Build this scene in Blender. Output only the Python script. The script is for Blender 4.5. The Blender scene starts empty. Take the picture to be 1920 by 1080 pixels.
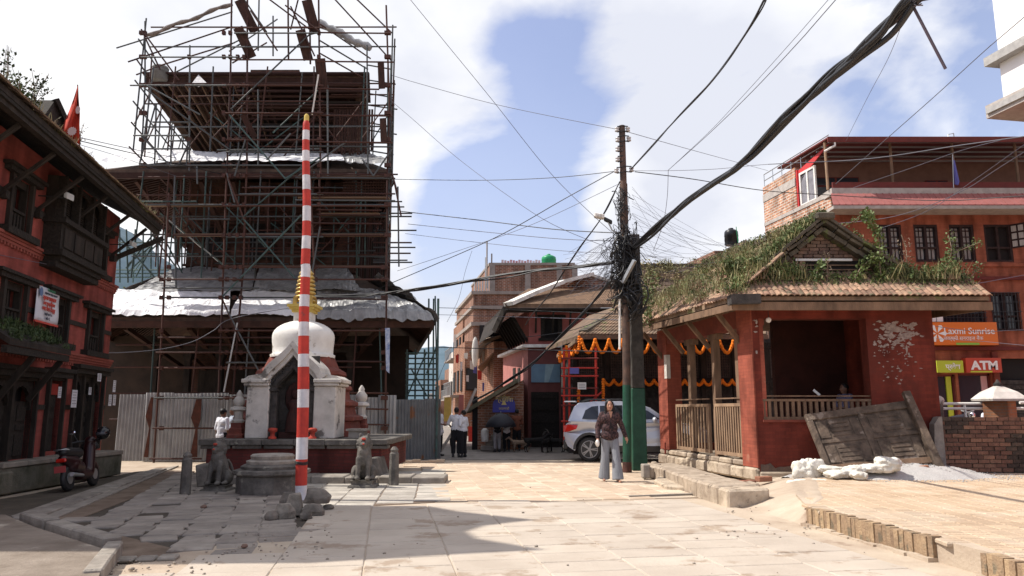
import bpy,math,random
from mathutils import Vector,Matrix,noise
random.seed(7)
R = math.radians
scene = bpy.context.scene
col = bpy.context.collection

# ------------------------------------------------------------------ camera, sky, sun, exposure
TH = math.atan(228 / 1400.0)                       # the camera looks up by 9.25 degrees
CT,ST = math.cos(TH),math.sin(TH)
CAMZ = 1.5
cam_d = bpy.data.cameras.new('camera');cam = bpy.data.objects.new('camera',cam_d);col.objects.link(cam)
cam.location = (0,0,CAMZ);cam.rotation_euler = (R(90) + TH,0,0)
cam_d.sensor_width = 36;cam_d.lens = 1400 / 1920 * 36;cam_d.clip_end = 20000;cam_d.clip_start = 0.05
scene.camera = cam

SUN_EL = R(53)
SDX,SDY = 1.0,-0.035                             # horizontal way the shadows fall
world = bpy.data.worlds.new('World');scene.world = world;world.use_nodes = True
wn,wl = world.node_tree.nodes,world.node_tree.links
wn.clear()
wo = wn.new('ShaderNodeOutputWorld');wb = wn.new('ShaderNodeBackground');wb.inputs['Strength'].default_value = 0.072
wl.new(wb.outputs[0],wo.inputs[0])
sky = wn.new('ShaderNodeTexSky');sky.sky_type = 'NISHITA';sky.sun_disc = False
sky.sun_elevation = SUN_EL;sky.sun_rotation = R(270);sky.air_density = 1.3;sky.dust_density = 1.6;sky.ozone_density = 1.6
tc = wn.new('ShaderNodeTexCoord')
# clouds laid on a layer above: divide the direction by its height
sep = wn.new('ShaderNodeSeparateXYZ');wl.new(tc.outputs['Generated'],sep.inputs[0])
zz = wn.new('ShaderNodeMath');zz.operation = 'MAXIMUM';zz.inputs[1].default_value = 0.0;wl.new(sep.outputs[2],zz.inputs[0])
za = wn.new('ShaderNodeMath');za.operation = 'ADD';za.inputs[1].default_value = 0.30;wl.new(zz.outputs[0],za.inputs[0])
dv = wn.new('ShaderNodeVectorMath');dv.operation = 'DIVIDE';wl.new(tc.outputs['Generated'],dv.inputs[0])
cz = wn.new('ShaderNodeCombineXYZ')
for i in range(3): wl.new(za.outputs[0],cz.inputs[i])
wl.new(cz.outputs[0],dv.inputs[1])
mp = wn.new('ShaderNodeMapping');mp.inputs['Location'].default_value = (1.35,4.7,0.4);mp.inputs['Scale'].default_value = (1.0,0.8,1.6)
wl.new(dv.outputs[0],mp.inputs[0])
cn = wn.new('ShaderNodeTexNoise');cn.inputs['Scale'].default_value = 1.5;cn.inputs['Detail'].default_value = 9;cn.inputs['Roughness'].default_value = 0.53
cn.inputs['Distortion'].default_value = 0.25
wl.new(mp.outputs[0],cn.inputs['Vector'])
cr = wn.new('ShaderNodeValToRGB');cr.color_ramp.elements[0].position = 0.37;cr.color_ramp.elements[1].position = 0.47
cr.color_ramp.elements[0].color = (0.10,0.10,0.10,1)
# patches of open sky between the cloud masses, each round a direction
acc = None
for (x_,y_,z_),rad_,amt in [((.03,1,.37),15,.175),((-.06,1,.20),12,.11),((.42,1,.28),9,.08),((.50,1,.52),17,.17),((.36,1,.62),12,.10),((.18,1,.52),12,.06),((-.9,.4,.5),30,.15),((.9,-.6,.6),35,.2),((-.3,-1,.6),35,.18),((-.42,1,.42),24,-.20),((.27,1,.22),15,-.16),((.62,1,.28),12,-.12),((.12,1,.14),10,-.08),((.30,1,.42),13,-.14),((-.1,1,.62),14,-.05)]:
    dn = wn.new('ShaderNodeVectorMath');dn.operation = 'DOT_PRODUCT';dn.inputs[1].default_value = tuple(Vector((x_,y_,z_)).normalized());nm = wn.new('ShaderNodeVectorMath');nm.operation = 'NORMALIZE'
    wl.new(tc.outputs['Generated'],nm.inputs[0]);wl.new(nm.outputs[0],dn.inputs[0])
    mr_ = wn.new('ShaderNodeMapRange');mr_.interpolation_type = 'SMOOTHSTEP';mr_.inputs['From Min'].default_value = math.cos(R(rad_));mr_.inputs['From Max'].default_value = 1;mr_.inputs['To Min'].default_value = 0;mr_.inputs['To Max'].default_value = amt
    wl.new(dn.outputs['Value'],mr_.inputs['Value'])
    ad_ = wn.new('ShaderNodeMath');ad_.operation = 'SUBTRACT';wl.new((acc or cn).outputs[0],ad_.inputs[0]);wl.new(mr_.outputs[0],ad_.inputs[1]);acc = ad_
wl.new(acc.outputs[0],cr.inputs[0])
# the shading inside the clouds
cn2 = wn.new('ShaderNodeTexNoise');cn2.inputs['Scale'].default_value = 2.1;cn2.inputs['Detail'].default_value = 6;wl.new(mp.outputs[0],cn2.inputs['Vector'])
cr2 = wn.new('ShaderNodeValToRGB');cr2.color_ramp.elements[0].position = 0.38;cr2.color_ramp.elements[1].position = 0.60
cr2.color_ramp.elements[0].color = (9.0,9.3,10.4,1);cr2.color_ramp.elements[1].color = (12.6,12.6,12.7,1)
wl.new(cn2.outputs[0],cr2.inputs[0])
blue = wn.new('ShaderNodeMix');blue.data_type = 'RGBA';blue.blend_type = 'MULTIPLY';blue.inputs[0].default_value = 1.0
wl.new(sky.outputs[0],blue.inputs[6]);blue.inputs[7].default_value = (2.35,2.0,2.15,1)
mx = wn.new('ShaderNodeMix');mx.data_type = 'RGBA'
wl.new(cr.outputs[0],mx.inputs[0]);wl.new(blue.outputs[2],mx.inputs[6]);wl.new(cr2.outputs[0],mx.inputs[7])
wl.new(mx.outputs[2],wb.inputs[0])

sun_d = bpy.data.lights.new('sun','SUN');sun_d.energy = 4.9;sun_d.angle = R(0.5);sun_d.color = (1.0,0.95,0.87)
sun = bpy.data.objects.new('sun',sun_d);col.objects.link(sun);sun.location = (-20,0,40)
hv = Vector((SDX,SDY,0)).normalized() * math.cos(SUN_EL);LD = Vector((hv.x,hv.y,-math.sin(SUN_EL)))
sun.rotation_euler = LD.to_track_quat('-Z','Y').to_euler()
vs = scene.view_settings;vs.view_transform = 'Standard';vs.look = 'None';vs.exposure = 0.32;vs.gamma = 1.0;vs.use_curve_mapping = False
scene.render.engine = 'CYCLES'

# ------------------------------------------------------------------ helpers
def ray(u,v):
    xc = (u - 960) / 1400.0;yc = (540 - v) / 1400.0
    return Vector((xc,CT - yc * ST,ST + yc * CT))
def P(u,v,Y):
    d = ray(u,v);return Vector((d.x * Y / d.y,Y,CAMZ + d.z * Y / d.y))
def G(u,v,z=0.0):
    d = ray(u,v);t = (z - CAMZ) / d.z;return Vector((d.x * t,d.y * t,z))

class Fac:
    """a vertical plane: origin x,y and direction; s along it, z up, o outwards"""
    def __init__(self,x,y,dx,dy):
        self.O = Vector((x,y,0));self.d = Vector((dx,dy,0)).normalized()
        n = Vector((self.d.y,-self.d.x,0))
        if n.dot(-self.O) < 0: n = -n
        self.n = n
    def at(self,u,v):
        r = ray(u,v);c = Vector((0,0,CAMZ))
        t = (self.O - c).dot(self.n) / r.dot(self.n);p = c + r * t
        return (p - self.O).dot(self.d),p.z
    def pt(self,s,z,o=0.0): return self.O + self.d * s + self.n * o + Vector((0,0,z))
    def rect(self,u0,v0,u1,v1):
        um,vm = (u0 + u1) / 2,(v0 + v1) / 2
        s0 = self.at(u0,vm)[0];s1 = self.at(u1,vm)[0];z0 = self.at(um,v1)[1];z1 = self.at(um,v0)[1]
        return min(s0,s1),max(s0,s1),z0,z1

class MB:
    def __init__(self): self.v = [];self.f = [];self.smooth = []
    def add(self,vs_,fs,sm=False):
        b = len(self.v);self.v += [Vector(x) for x in vs_]
        for f in fs: self.f.append([b + i for i in f]);self.smooth.append(sm)
        return self
    def hexa(self,c,a,b,h):
        c,a,b,h = map(Vector,(c,a,b,h))
        p = [c,c + a,c + a + b,c + b,c + h,c + a + h,c + a + b + h,c + b + h]
        fs = [(0,3,2,1),(4,5,6,7),(0,1,5,4),(1,2,6,5),(2,3,7,6),(3,0,4,7)]
        if a.cross(b).dot(h) < 0: fs = [tuple(reversed(f)) for f in fs]
        return self.add(p,fs)
    def box(self,x0,x1,y0,y1,z0,z1): return self.hexa((x0,y0,z0),(x1 - x0,0,0),(0,y1 - y0,0),(0,0,z1 - z0))
    def fbox(self,F,s0,s1,z0,z1,o0,o1):
        return self.hexa(F.pt(s0,z0,o0),F.d * (s1 - s0),F.n * (o1 - o0),(0,0,z1 - z0))
    def bar(self,p0,p1,w,h,up=(0,0,1)):
        p0,p1 = Vector(p0),Vector(p1);d = (p1 - p0);up = Vector(up)
        s = d.cross(up)
        if s.length < 1e-6: s = d.cross(Vector((1,0,0)))
        s.normalize();t = s.cross(d).normalized()
        return self.hexa(p0 - s * w / 2 - t * h / 2,s * w,t * h,d)
    def tube(self,pts,r,n=6,cap=True,sm=True,twist=None):
        pts = [Vector(p) for p in pts];m = len(pts)
        rs = r if isinstance(r,(list,tuple)) else [r] * m
        b = len(self.v);ref = None;vsn = []
        for i,p in enumerate(pts):
            d = (pts[min(i + 1,m - 1)] - pts[max(i - 1,0)])
            if d.length < 1e-9: d = Vector((0,0,1))
            d.normalize()
            if ref is None:
                ref = d.orthogonal().normalized()
            ref = (ref - d * ref.dot(d))
            if ref.length < 1e-6: ref = d.orthogonal()
            ref.normalize();q = d.cross(ref)
            for k in range(n):
                a = 2 * math.pi * k / n
                vsn.append(p + (ref * math.cos(a) + q * math.sin(a)) * rs[i])
        fs = []
        for i in range(m - 1):
            for k in range(n):
                fs.append((i * n + k,i * n + (k + 1) % n,(i + 1) * n + (k + 1) % n,(i + 1) * n + k))
        self.add(vsn,fs,sm)
        if cap:
            self.add(vsn[:n],[tuple(reversed(range(n)))]);self.add(vsn[-n:],[tuple(range(n))])
        return self
    def cyl(self,p0,p1,r0,r1=None,n=12,sm=True): return self.tube([p0,p1],[r0,r0 if r1 is None else r1],n,True,sm)
    def lathe(self,c,prof,n=16,sm=True,sq=None,rot=0.0):
        """prof: (radius, z) list; sq: n=4 gives square tiers"""
        c = Vector(c);vsn = []
        for r,z in prof:
            for k in range(n):
                a = 2 * math.pi * (k + 0.5) / n + rot
                vsn.append(c + Vector((math.cos(a) * r,math.sin(a) * r,z)))
        fs = [];m = len(prof)
        for i in range(m - 1):
            for k in range(n): fs.append((i * n + k,i * n + (k + 1) % n,(i + 1) * n + (k + 1) % n,(i + 1) * n + k))
        self.add(vsn,fs,sm);self.add(vsn[:n],[tuple(reversed(range(n)))]);self.add(vsn[-n:],[tuple(range(n))])
        return self
    def prism(self,poly,ext):
        poly = [Vector(p) for p in poly];ext = Vector(ext);n = len(poly)
        nn = Vector((0,0,0))
        for i in range(n): nn += poly[i].cross(poly[(i + 1) % n])
        fl = nn.dot(ext) > 0
        fs = [tuple(range(n)),tuple(reversed(range(n,2 * n)))] + [(i,n + i,n + (i + 1) % n,(i + 1) % n) for i in range(n)]
        if fl: fs = [tuple(reversed(f)) for f in fs]
        return self.add(poly + [p + ext for p in poly],fs)
    def quad(self,a,b,c,d,sm=False): return self.add([a,b,c,d],[(0,1,2,3)],sm)
    def tri(self,a,b,c): return self.add([a,b,c],[(0,1,2)])
    def capsule(self,p0,p1,r0,r1=None,n=10):
        p0,p1 = Vector(p0),Vector(p1);r1 = r0 if r1 is None else r1
        d = p1 - p0;L = d.length
        d = d.normalized() if L > 1e-6 else Vector((0,0,1))
        pts,rs = [],[]
        for k in range(4): a = math.pi / 2 * k / 4;pts.append(p0 - d * r0 * math.cos(a));rs.append(max(r0 * math.sin(a),1e-3))
        pts += [p0,p1];rs += [r0,r1]
        for k in range(3,-1,-1): a = math.pi / 2 * k / 4;pts.append(p1 + d * r1 * math.cos(a));rs.append(max(r1 * math.sin(a),1e-3))
        return self.tube(pts,rs,n)
    def ell(self,c,rx,ry,rz,n=12,m=8,rot=None,jit=0.0,seed=0):
        c = Vector(c);vsn = [];rr = random.Random(seed)
        M3 = rot.to_matrix() if rot is not None else Matrix.Identity(3)
        for i in range(m + 1):
            t = math.pi * i / m
            for k in range(n):
                a = 2 * math.pi * k / n;j = 1 + rr.uniform(-jit,jit)
                q = Vector((math.sin(t) * math.cos(a) * rx,math.sin(t) * math.sin(a) * ry,-math.cos(t) * rz)) * j
                if i in (0,m): q = Vector((0,0,(-1 if i == 0 else 1) * rz))
                vsn.append(c + M3 @ q)
        fs = [(i * n + k,i * n + (k + 1) % n,(i + 1) * n + (k + 1) % n,(i + 1) * n + k) for i in range(m) for k in range(n)]
        return self.add(vsn,fs,True)
    def mesh(self,name,origin=(0,0,0)):
        o = Vector(origin);me = bpy.data.meshes.new(name)
        me.from_pydata([tuple(v - o) for v in self.v],[],self.f)
        me.polygons.foreach_set('use_smooth',self.smooth);me.update();return me
    def build(self,name,mat,parent=None,label=None,kind=None,mods=None):
        org = WL.get(parent.name,Vector((0,0,0))) if parent else Vector((0,0,0))
        me = self.mesh(name,org);me.materials.append(mat)
        ob = bpy.data.objects.new(name,me);col.objects.link(ob)
        if parent: ob.parent = parent
        WL[ob.name] = org
        if label: ob['label'] = label
        if kind: ob['kind'] = kind
        if mods:
            for md in mods: md(ob)
        return ob
WL = {}
def tag(o,label=None,cat=None,group=None,kind=None):
    if label: o['label'] = label
    if cat: o['category'] = cat
    if group: o['group'] = group
    if kind: o['kind'] = kind
    return o
def thing(name,label,cat,loc=(0,0,0),group=None,local=False):
    o = bpy.data.objects.new(name,None);col.objects.link(o);o.location = loc;o.empty_display_size = 0.2
    WL[o.name] = Vector((0,0,0)) if local else Vector(loc);return tag(o,label,cat,group)
def solo(mb,name,mat,label,cat,group=None,mods=None):
    """a thing that is one mesh, its origin at its own base"""
    xs = [v.x for v in mb.v];ys = [v.y for v in mb.v];zs = [v.z for v in mb.v]
    org = Vector(((min(xs) + max(xs)) / 2,(min(ys) + max(ys)) / 2,min(zs)))
    me = mb.mesh(name,org);me.materials.append(mat)
    ob = bpy.data.objects.new(name,me);col.objects.link(ob);ob.location = org;WL[ob.name] = org
    if mods:
        for md in mods: md(ob)
    return tag(ob,label,cat,group)
def setting(mb,name,mat,kind='structure',mods=None):
    ob = mb.build(name,mat,mods=mods);ob['kind'] = kind;return ob
def inst(me,name,parent,loc,rot=None,scale=None):
    """one more object on shared mesh data, loc in world space"""
    ob = bpy.data.objects.new(name,me);col.objects.link(ob)
    org = WL.get(parent.name,Vector((0,0,0))) if parent else Vector((0,0,0))
    ob.location = Vector(loc) - org
    if parent: ob.parent = parent
    if rot is not None:
        ob.rotation_mode = 'QUATERNION';ob.rotation_quaternion = rot
    if scale is not None: ob.scale = scale
    return ob
def copy_tree(o,parent=None):
    c = o.copy();col.objects.link(c);WL[c.name] = WL.get(o.name,Vector((0,0,0)))
    if parent: c.parent = parent
    for ch in list(o.children): copy_tree(ch,c)
    return c
def remesh(vox,smooth=3):
    def f(ob):
        m = ob.modifiers.new('Remesh','REMESH');m.mode = 'VOXEL';m.voxel_size = vox;m.use_smooth_shade = True
        if smooth:
            s = ob.modifiers.new('Smooth','SMOOTH');s.factor = 0.5;s.iterations = smooth
    return f
def bevel(w,seg=1):
    def f(ob):
        m = ob.modifiers.new('Bevel','BEVEL');m.width = w;m.segments = seg;m.limit_method = 'ANGLE';m.angle_limit = R(40)
    return f

# unit meshes shared by poles and planks
_unit = {}
def unit_cyl(mat,n=7):
    k = ('c',mat.name,n)
    if k not in _unit:
        m = MB().cyl((0,0,0),(0,0,1),1,1,n);me = m.mesh('pole');me.materials.append(mat);_unit[k] = me
    return _unit[k]
def unit_box(mat):
    k = ('b',mat.name)
    if k not in _unit:
        m = MB().box(-.5,.5,-.5,.5,0,1);me = m.mesh('plank');me.materials.append(mat);_unit[k] = me
    return _unit[k]
def pole(name,parent,p0,p1,r,mat):
    p0,p1 = Vector(p0),Vector(p1);d = p1 - p0
    return inst(unit_cyl(mat),name,parent,p0,d.to_track_quat('Z','Y'),(r,r,d.length))
def plank(name,parent,p0,p1,w,t,mat,up=(0,0,1)):
    p0,p1 = Vector(p0),Vector(p1);z = (p1 - p0).normalized();up = Vector(up)
    x = up.cross(z)
    if x.length < 1e-5: x = Vector((1,0,0)).cross(z)
    x.normalize();y = z.cross(x)
    q = Matrix((x,y,z)).transposed().to_quaternion()
    return inst(unit_box(mat),name,parent,p0,q,(w,t,(p1 - p0).length))

# ------------------------------------------------------------------ materials
def lin(c): return tuple(((x / 12.92) if x <= 0.04045 else ((x + 0.055) / 1.055) ** 2.4) for x in c)
def mat(name,c,c2=None,scale=4.0,rough=0.85,bump=0.25,bscale=40.0,metal=0.0,rnd=0.0,spots=None,detail=6,spec=0.3,stretch=(1,1,1),world=False,contrast=0.16,stain=None,stscale=1.0,stpos=0.58):
    m = bpy.data.materials.new(name);m.use_nodes = True;nt = m.node_tree;N,L = nt.nodes,nt.links
    b = N['Principled BSDF'];b.inputs['Roughness'].default_value = rough;b.inputs['Metallic'].default_value = metal
    b.inputs['Specular IOR Level'].default_value = spec
    if c2 is None: c2 = tuple(x * 0.6 for x in c)
    if world: g = N.new('ShaderNodeNewGeometry');src = g.outputs['Position']
    else: t = N.new('ShaderNodeTexCoord');src = t.outputs['Object']
    oi = N.new('ShaderNodeObjectInfo')
    mp_ = N.new('ShaderNodeMapping');mp_.inputs['Scale'].default_value = stretch;L.new(src,mp_.inputs[0])
    ad = N.new('ShaderNodeVectorMath');ad.operation = 'MULTIPLY_ADD';ad.inputs[1].default_value = (1,1,1)
    L.new(mp_.outputs[0],ad.inputs[0])
    if rnd and not world:
        sc_ = N.new('ShaderNodeVectorMath');sc_.operation = 'SCALE';sc_.inputs[0].default_value = (37,53,71);L.new(oi.outputs['Random'],sc_.inputs['Scale']);L.new(sc_.outputs[0],ad.inputs[2])
    else: ad.inputs[2].default_value = (0,0,0)
    n = N.new('ShaderNodeTexNoise');n.inputs['Scale'].default_value = scale;n.inputs['Detail'].default_value = detail;n.inputs['Roughness'].default_value = 0.6
    L.new(ad.outputs[0],n.inputs['Vector'])
    r = N.new('ShaderNodeValToRGB');r.color_ramp.elements[0].position = 0.5 - contrast;r.color_ramp.elements[1].position = 0.5 + contrast
    r.color_ramp.elements[0].color = (*c2,1);r.color_ramp.elements[1].color = (*c,1);L.new(n.outputs[0],r.inputs[0])
    out = r.outputs[0]
    if stain:
        n3 = N.new('ShaderNodeTexNoise');n3.inputs['Scale'].default_value = stscale;n3.inputs['Detail'].default_value = 9;n3.inputs['Roughness'].default_value = 0.65
        L.new(ad.outputs[0],n3.inputs['Vector'])
        r3 = N.new('ShaderNodeValToRGB');r3.color_ramp.elements[0].position = stpos;r3.color_ramp.elements[1].position = stpos + 0.06
        L.new(n3.outputs[0],r3.inputs[0])
        m3 = N.new('ShaderNodeMix');m3.data_type = 'RGBA';L.new(r3.outputs[0],m3.inputs[0]);L.new(out,m3.inputs[6]);m3.inputs[7].default_value = (*stain,1)
        out = m3.outputs[2]
    if rnd:
        h = N.new('ShaderNodeHueSaturation');mr = N.new('ShaderNodeMapRange');mr.inputs['To Min'].default_value = 1 - rnd;mr.inputs['To Max'].default_value = 1 + rnd
        L.new(oi.outputs['Random'],mr.inputs['Value']);L.new(mr.outputs[0],h.inputs['Value']);L.new(out,h.inputs['Color'])
        mr2 = N.new('ShaderNodeMapRange');mr2.inputs['To Min'].default_value = 0.5 - rnd * 0.02;mr2.inputs['To Max'].default_value = 0.5 + rnd * 0.02
        L.new(oi.outputs['Random'],mr2.inputs['Value']);L.new(mr2.outputs[0],h.inputs['Hue'])
        out = h.outputs[0]
    L.new(out,b.inputs['Base Color'])
    if bump:
        n2 = N.new('ShaderNodeTexNoise');n2.inputs['Scale'].default_value = bscale;n2.inputs['Detail'].default_value = 5;L.new(ad.outputs[0],n2.inputs['Vector'])
        bp = N.new('ShaderNodeBump');bp.inputs['Strength'].default_value = bump;bp.inputs['Distance'].default_value = 0.02;L.new(n2.outputs[0],bp.inputs['Height'])
        L.new(bp.outputs[0],b.inputs['Normal'])
    return m
def brickmat(name,c1,c2,mortar,F=None,bw=0.23,bh=0.075,ms=0.01,rough=0.9,stain=None,stpos=0.6,stscale=0.8,bump=0.5):
    """brick courses on a vertical wall, laid along the wall's own direction"""
    m = bpy.data.materials.new(name);m.use_nodes = True;nt = m.node_tree;N,L = nt.nodes,nt.links
    b = N['Principled BSDF'];b.inputs['Roughness'].default_value = rough;b.inputs['Specular IOR Level'].default_value = 0.2
    g = N.new('ShaderNodeNewGeometry');d = F.d if F else Vector((1,0,0));n_ = F.n if F else Vector((0,-1,0))
    dt = N.new('ShaderNodeVectorMath');dt.operation = 'DOT_PRODUCT';dt.inputs[1].default_value = tuple(d + n_);L.new(g.outputs['Position'],dt.inputs[0])
    sp = N.new('ShaderNodeSeparateXYZ');L.new(g.outputs['Position'],sp.inputs[0])
    cb = N.new('ShaderNodeCombineXYZ');L.new(dt.outputs['Value'],cb.inputs[0]);L.new(sp.outputs[2],cb.inputs[1])
    br = N.new('ShaderNodeTexBrick');br.inputs['Scale'].default_value = 1;br.inputs['Brick Width'].default_value = bw;br.inputs['Row Height'].default_value = bh
    br.inputs['Mortar Size'].default_value = ms;br.inputs['Mortar Smooth'].default_value = 0.3;br.inputs['Color1'].default_value = (*c1,1);br.inputs['Color2'].default_value = (*c2,1);br.inputs['Mortar'].default_value = (*mortar,1)
    L.new(cb.outputs[0],br.inputs['Vector'])
    nz = N.new('ShaderNodeTexNoise');nz.inputs['Scale'].default_value = 2.2;nz.inputs['Detail'].default_value = 10;sm = N.new('ShaderNodeMapping');sm.inputs['Scale'].default_value = (1.3,1.3,.4);L.new(g.outputs['Position'],sm.inputs[0]);L.new(sm.outputs[0],nz.inputs['Vector'])
    mr = N.new('ShaderNodeMapRange');mr.inputs['From Min'].default_value = .3;mr.inputs['From Max'].default_value = .7;mr.inputs['To Min'].default_value = 0.52;mr.inputs['To Max'].default_value = 1.32;L.new(nz.outputs[0],mr.inputs['Value'])
    ml = N.new('ShaderNodeVectorMath');ml.operation = 'SCALE';L.new(br.outputs['Color'],ml.inputs[0]);L.new(mr.outputs[0],ml.inputs['Scale'])
    out = ml.outputs[0]
    if stain:
        n3 = N.new('ShaderNodeTexNoise');n3.inputs['Scale'].default_value = stscale;n3.inputs['Detail'].default_value = 9;n3.inputs['Roughness'].default_value = .65;L.new(g.outputs['Position'],n3.inputs['Vector'])
        r3 = N.new('ShaderNodeValToRGB');r3.color_ramp.elements[0].position = stpos;r3.color_ramp.elements[1].position = stpos + 0.08;L.new(n3.outputs[0],r3.inputs[0])
        m3 = N.new('ShaderNodeMix');m3.data_type = 'RGBA';L.new(r3.outputs[0],m3.inputs[0]);L.new(out,m3.inputs[6]);m3.inputs[7].default_value = (*stain,1);out = m3.outputs[2]
    L.new(out,b.inputs['Base Color'])
    bp = N.new('ShaderNodeBump');bp.inputs['Strength'].default_value = bump;bp.inputs['Distance'].default_value = 0.01;iv = N.new('ShaderNodeMath');iv.operation = 'SUBTRACT';iv.inputs[0].default_value = 1
    L.new(br.outputs['Fac'],iv.inputs[1]);L.new(iv.outputs[0],bp.inputs['Height']);L.new(bp.outputs[0],b.inputs['Normal'])
    return m
def plain(name,c,rough=0.5,metal=0.0,emit=None,trans=0.0,alpha=1.0):
    m = bpy.data.materials.new(name);m.use_nodes = True;b = m.node_tree.nodes['Principled BSDF']
    b.inputs['Base Color'].default_value = (*c,1);b.inputs['Roughness'].default_value = rough;b.inputs['Metallic'].default_value = metal
    if trans: b.inputs['Transmission Weight'].default_value = trans
    if alpha < 1: b.inputs['Alpha'].default_value = alpha
    return m
def leafmat(name,c,c2,dry=None):
    m = mat(name,c,c2,scale=2.5,rough=0.6,bump=0,contrast=0.12,stain=dry,stscale=1.6,stpos=0.52,world=True)
    b = m.node_tree.nodes['Principled BSDF'];b.inputs['Subsurface Weight'].default_value = 0.0
    return m

WOOD = mat('dark_wood',(.038,.029,.023),(.014,.011,.009),scale=6,stretch=(1,1,.3),bump=.4)
CARVED = mat('carved_wood',(.034,.027,.022),(.012,.010,.008),scale=22,bump=.9,bscale=28)
PLANKW = mat('scaffold_plank_wood',(.20,.12,.075),(.07,.045,.03),scale=5,stretch=(1,1,.15),rnd=.45,bump=.3)
REDW = mat('red_brown_wood',(.062,.028,.020),(.03,.015,.011),scale=4,rnd=.2)
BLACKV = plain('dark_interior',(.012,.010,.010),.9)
GLASS = plain('window_glass',(.03,.035,.045),.12)
CURTAIN = mat('curtain_cloth',(.55,.54,.50),(.35,.34,.32),scale=6,stretch=(6,6,.4))
WHITEP = mat('white_paint',(.78,.76,.72),(.55,.52,.47),scale=3,stain=(.42,.39,.34),stpos=.62)
STEEL = plain('galvanised_steel',(.45,.47,.48),.4,.8)
RUST = mat('rusty_steel_tube',(.085,.032,.024),(.035,.018,.014),scale=9,rough=.7,rnd=.3)
GREYT = mat('grey_steel_tube',(.105,.115,.118),(.05,.055,.055),scale=9,rough=.5,rnd=.35)
TEALT = mat('teal_steel_tube',(.06,.12,.11),(.04,.05,.05),scale=6,rough=.6,rnd=.3)
BLACKR = plain('black_rubber',(.012,.012,.013),.6)
CABLE = plain('cable_sheath',(.012,.012,.014),.45)
CABLEG = plain('grey_cable',(.10,.10,.12),.6)

# ------------------------------------------------------------------ ground, paving, kerbs, hills
M_SAND = mat('sandy_earth',(.47,.39,.30),(.36,.28,.21),scale=1.3,world=True,stain=(.24,.17,.12),stscale=.7,stpos=.60,bump=.5,bscale=25)
M_DIRT = mat('brown_dirt',(.21,.155,.115),(.12,.085,.06),scale=2.5,world=True,bump=.6,bscale=18)
M_SLAB = mat('pale_stone_slab',(.47,.405,.335),(.385,.325,.265),scale=1.1,rnd=.055,rough=.8,bump=.35,bscale=30,stain=(.31,.24,.18),stscale=1.3,stpos=.555,world=True,detail=10)
M_FSLAB = mat('forecourt_stone_slab',(.43,.39,.34),(.31,.28,.24),scale=3,rnd=.16,bump=.4)
M_DSLAB = mat('grey_cracked_slab',(.30,.262,.225),(.20,.172,.148),scale=2.5,rnd=.16,bump=.5,stain=(.16,.13,.11),stscale=2.2,stpos=.60)
M_OPAVE = mat('orange_brick_paver',(.50,.40,.30),(.42,.31,.22),scale=2.4,rnd=.07,bump=.35,stain=(.55,.45,.34),stscale=1.0,stpos=.52)
M_TBK = mat('dusty_terrace_brick',(.47,.36,.255),(.38,.275,.185),scale=1.6,rnd=.09,bump=.5,stain=(.45,.355,.26),stscale=.8,stpos=.50,world=True,detail=9)
M_KERB = mat('worn_kerb_stone',(.31,.275,.235),(.19,.165,.14),scale=4,rnd=.15,bump=.6)
M_EDGE = mat('yellowed_edging_brick',(.38,.265,.16),(.24,.165,.105),scale=6,rnd=.20,bump=.7,stain=(.17,.135,.09),stscale=3.5,stpos=.53)
M_MOSS = mat('mossy_footing',(.22,.18,.125),(.11,.095,.065),scale=8,world=True,bump=.7)
M_ROAD = mat('grey_lane_stone',(.26,.23,.205),(.17,.15,.13),scale=2,world=True,bump=.5)

g = MB();S = 3000
g.quad((-S,-S,-.03),(S,-S,-.03),(S,S,-.03),(-S,S,-.03));ground = setting(g,'ground',M_SAND)
def inpoly(p,poly):
    x,y = p.x,p.y;r = False;n = len(poly)
    for i in range(n):
        a,b = poly[i],poly[(i + 1) % n]
        if (a.y > y) != (b.y > y) and x < (b.x - a.x) * (y - a.y) / (b.y - a.y) + a.x: r = not r
    return r
def slab_mesh(w,l,t,seed,jit=0.012,chamf=0.012):
    rr = random.Random(seed);m = MB()
    c = [(-w / 2,-l / 2),(w / 2,-l / 2),(w / 2,l / 2),(-w / 2,l / 2)]
    c = [(x + rr.uniform(-jit,jit),y + rr.uniform(-jit,jit)) for x,y in c]
    b = [Vector((x,y,-t)) for x,y in c];mid = [Vector((x,y,-chamf)) for x,y in c]
    top = [Vector((x * (1 - chamf / w * 2),y * (1 - chamf / l * 2),rr.uniform(-.003,.003))) for x,y in c]
    m.add(b + mid + top,[(8,9,10,11)] + [(i,(i + 1) % 4,4 + (i + 1) % 4,4 + i) for i in range(4)] + [(4 + i,4 + (i + 1) % 4,8 + (i + 1) % 4,8 + i) for i in range(4)])
    return m
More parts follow.
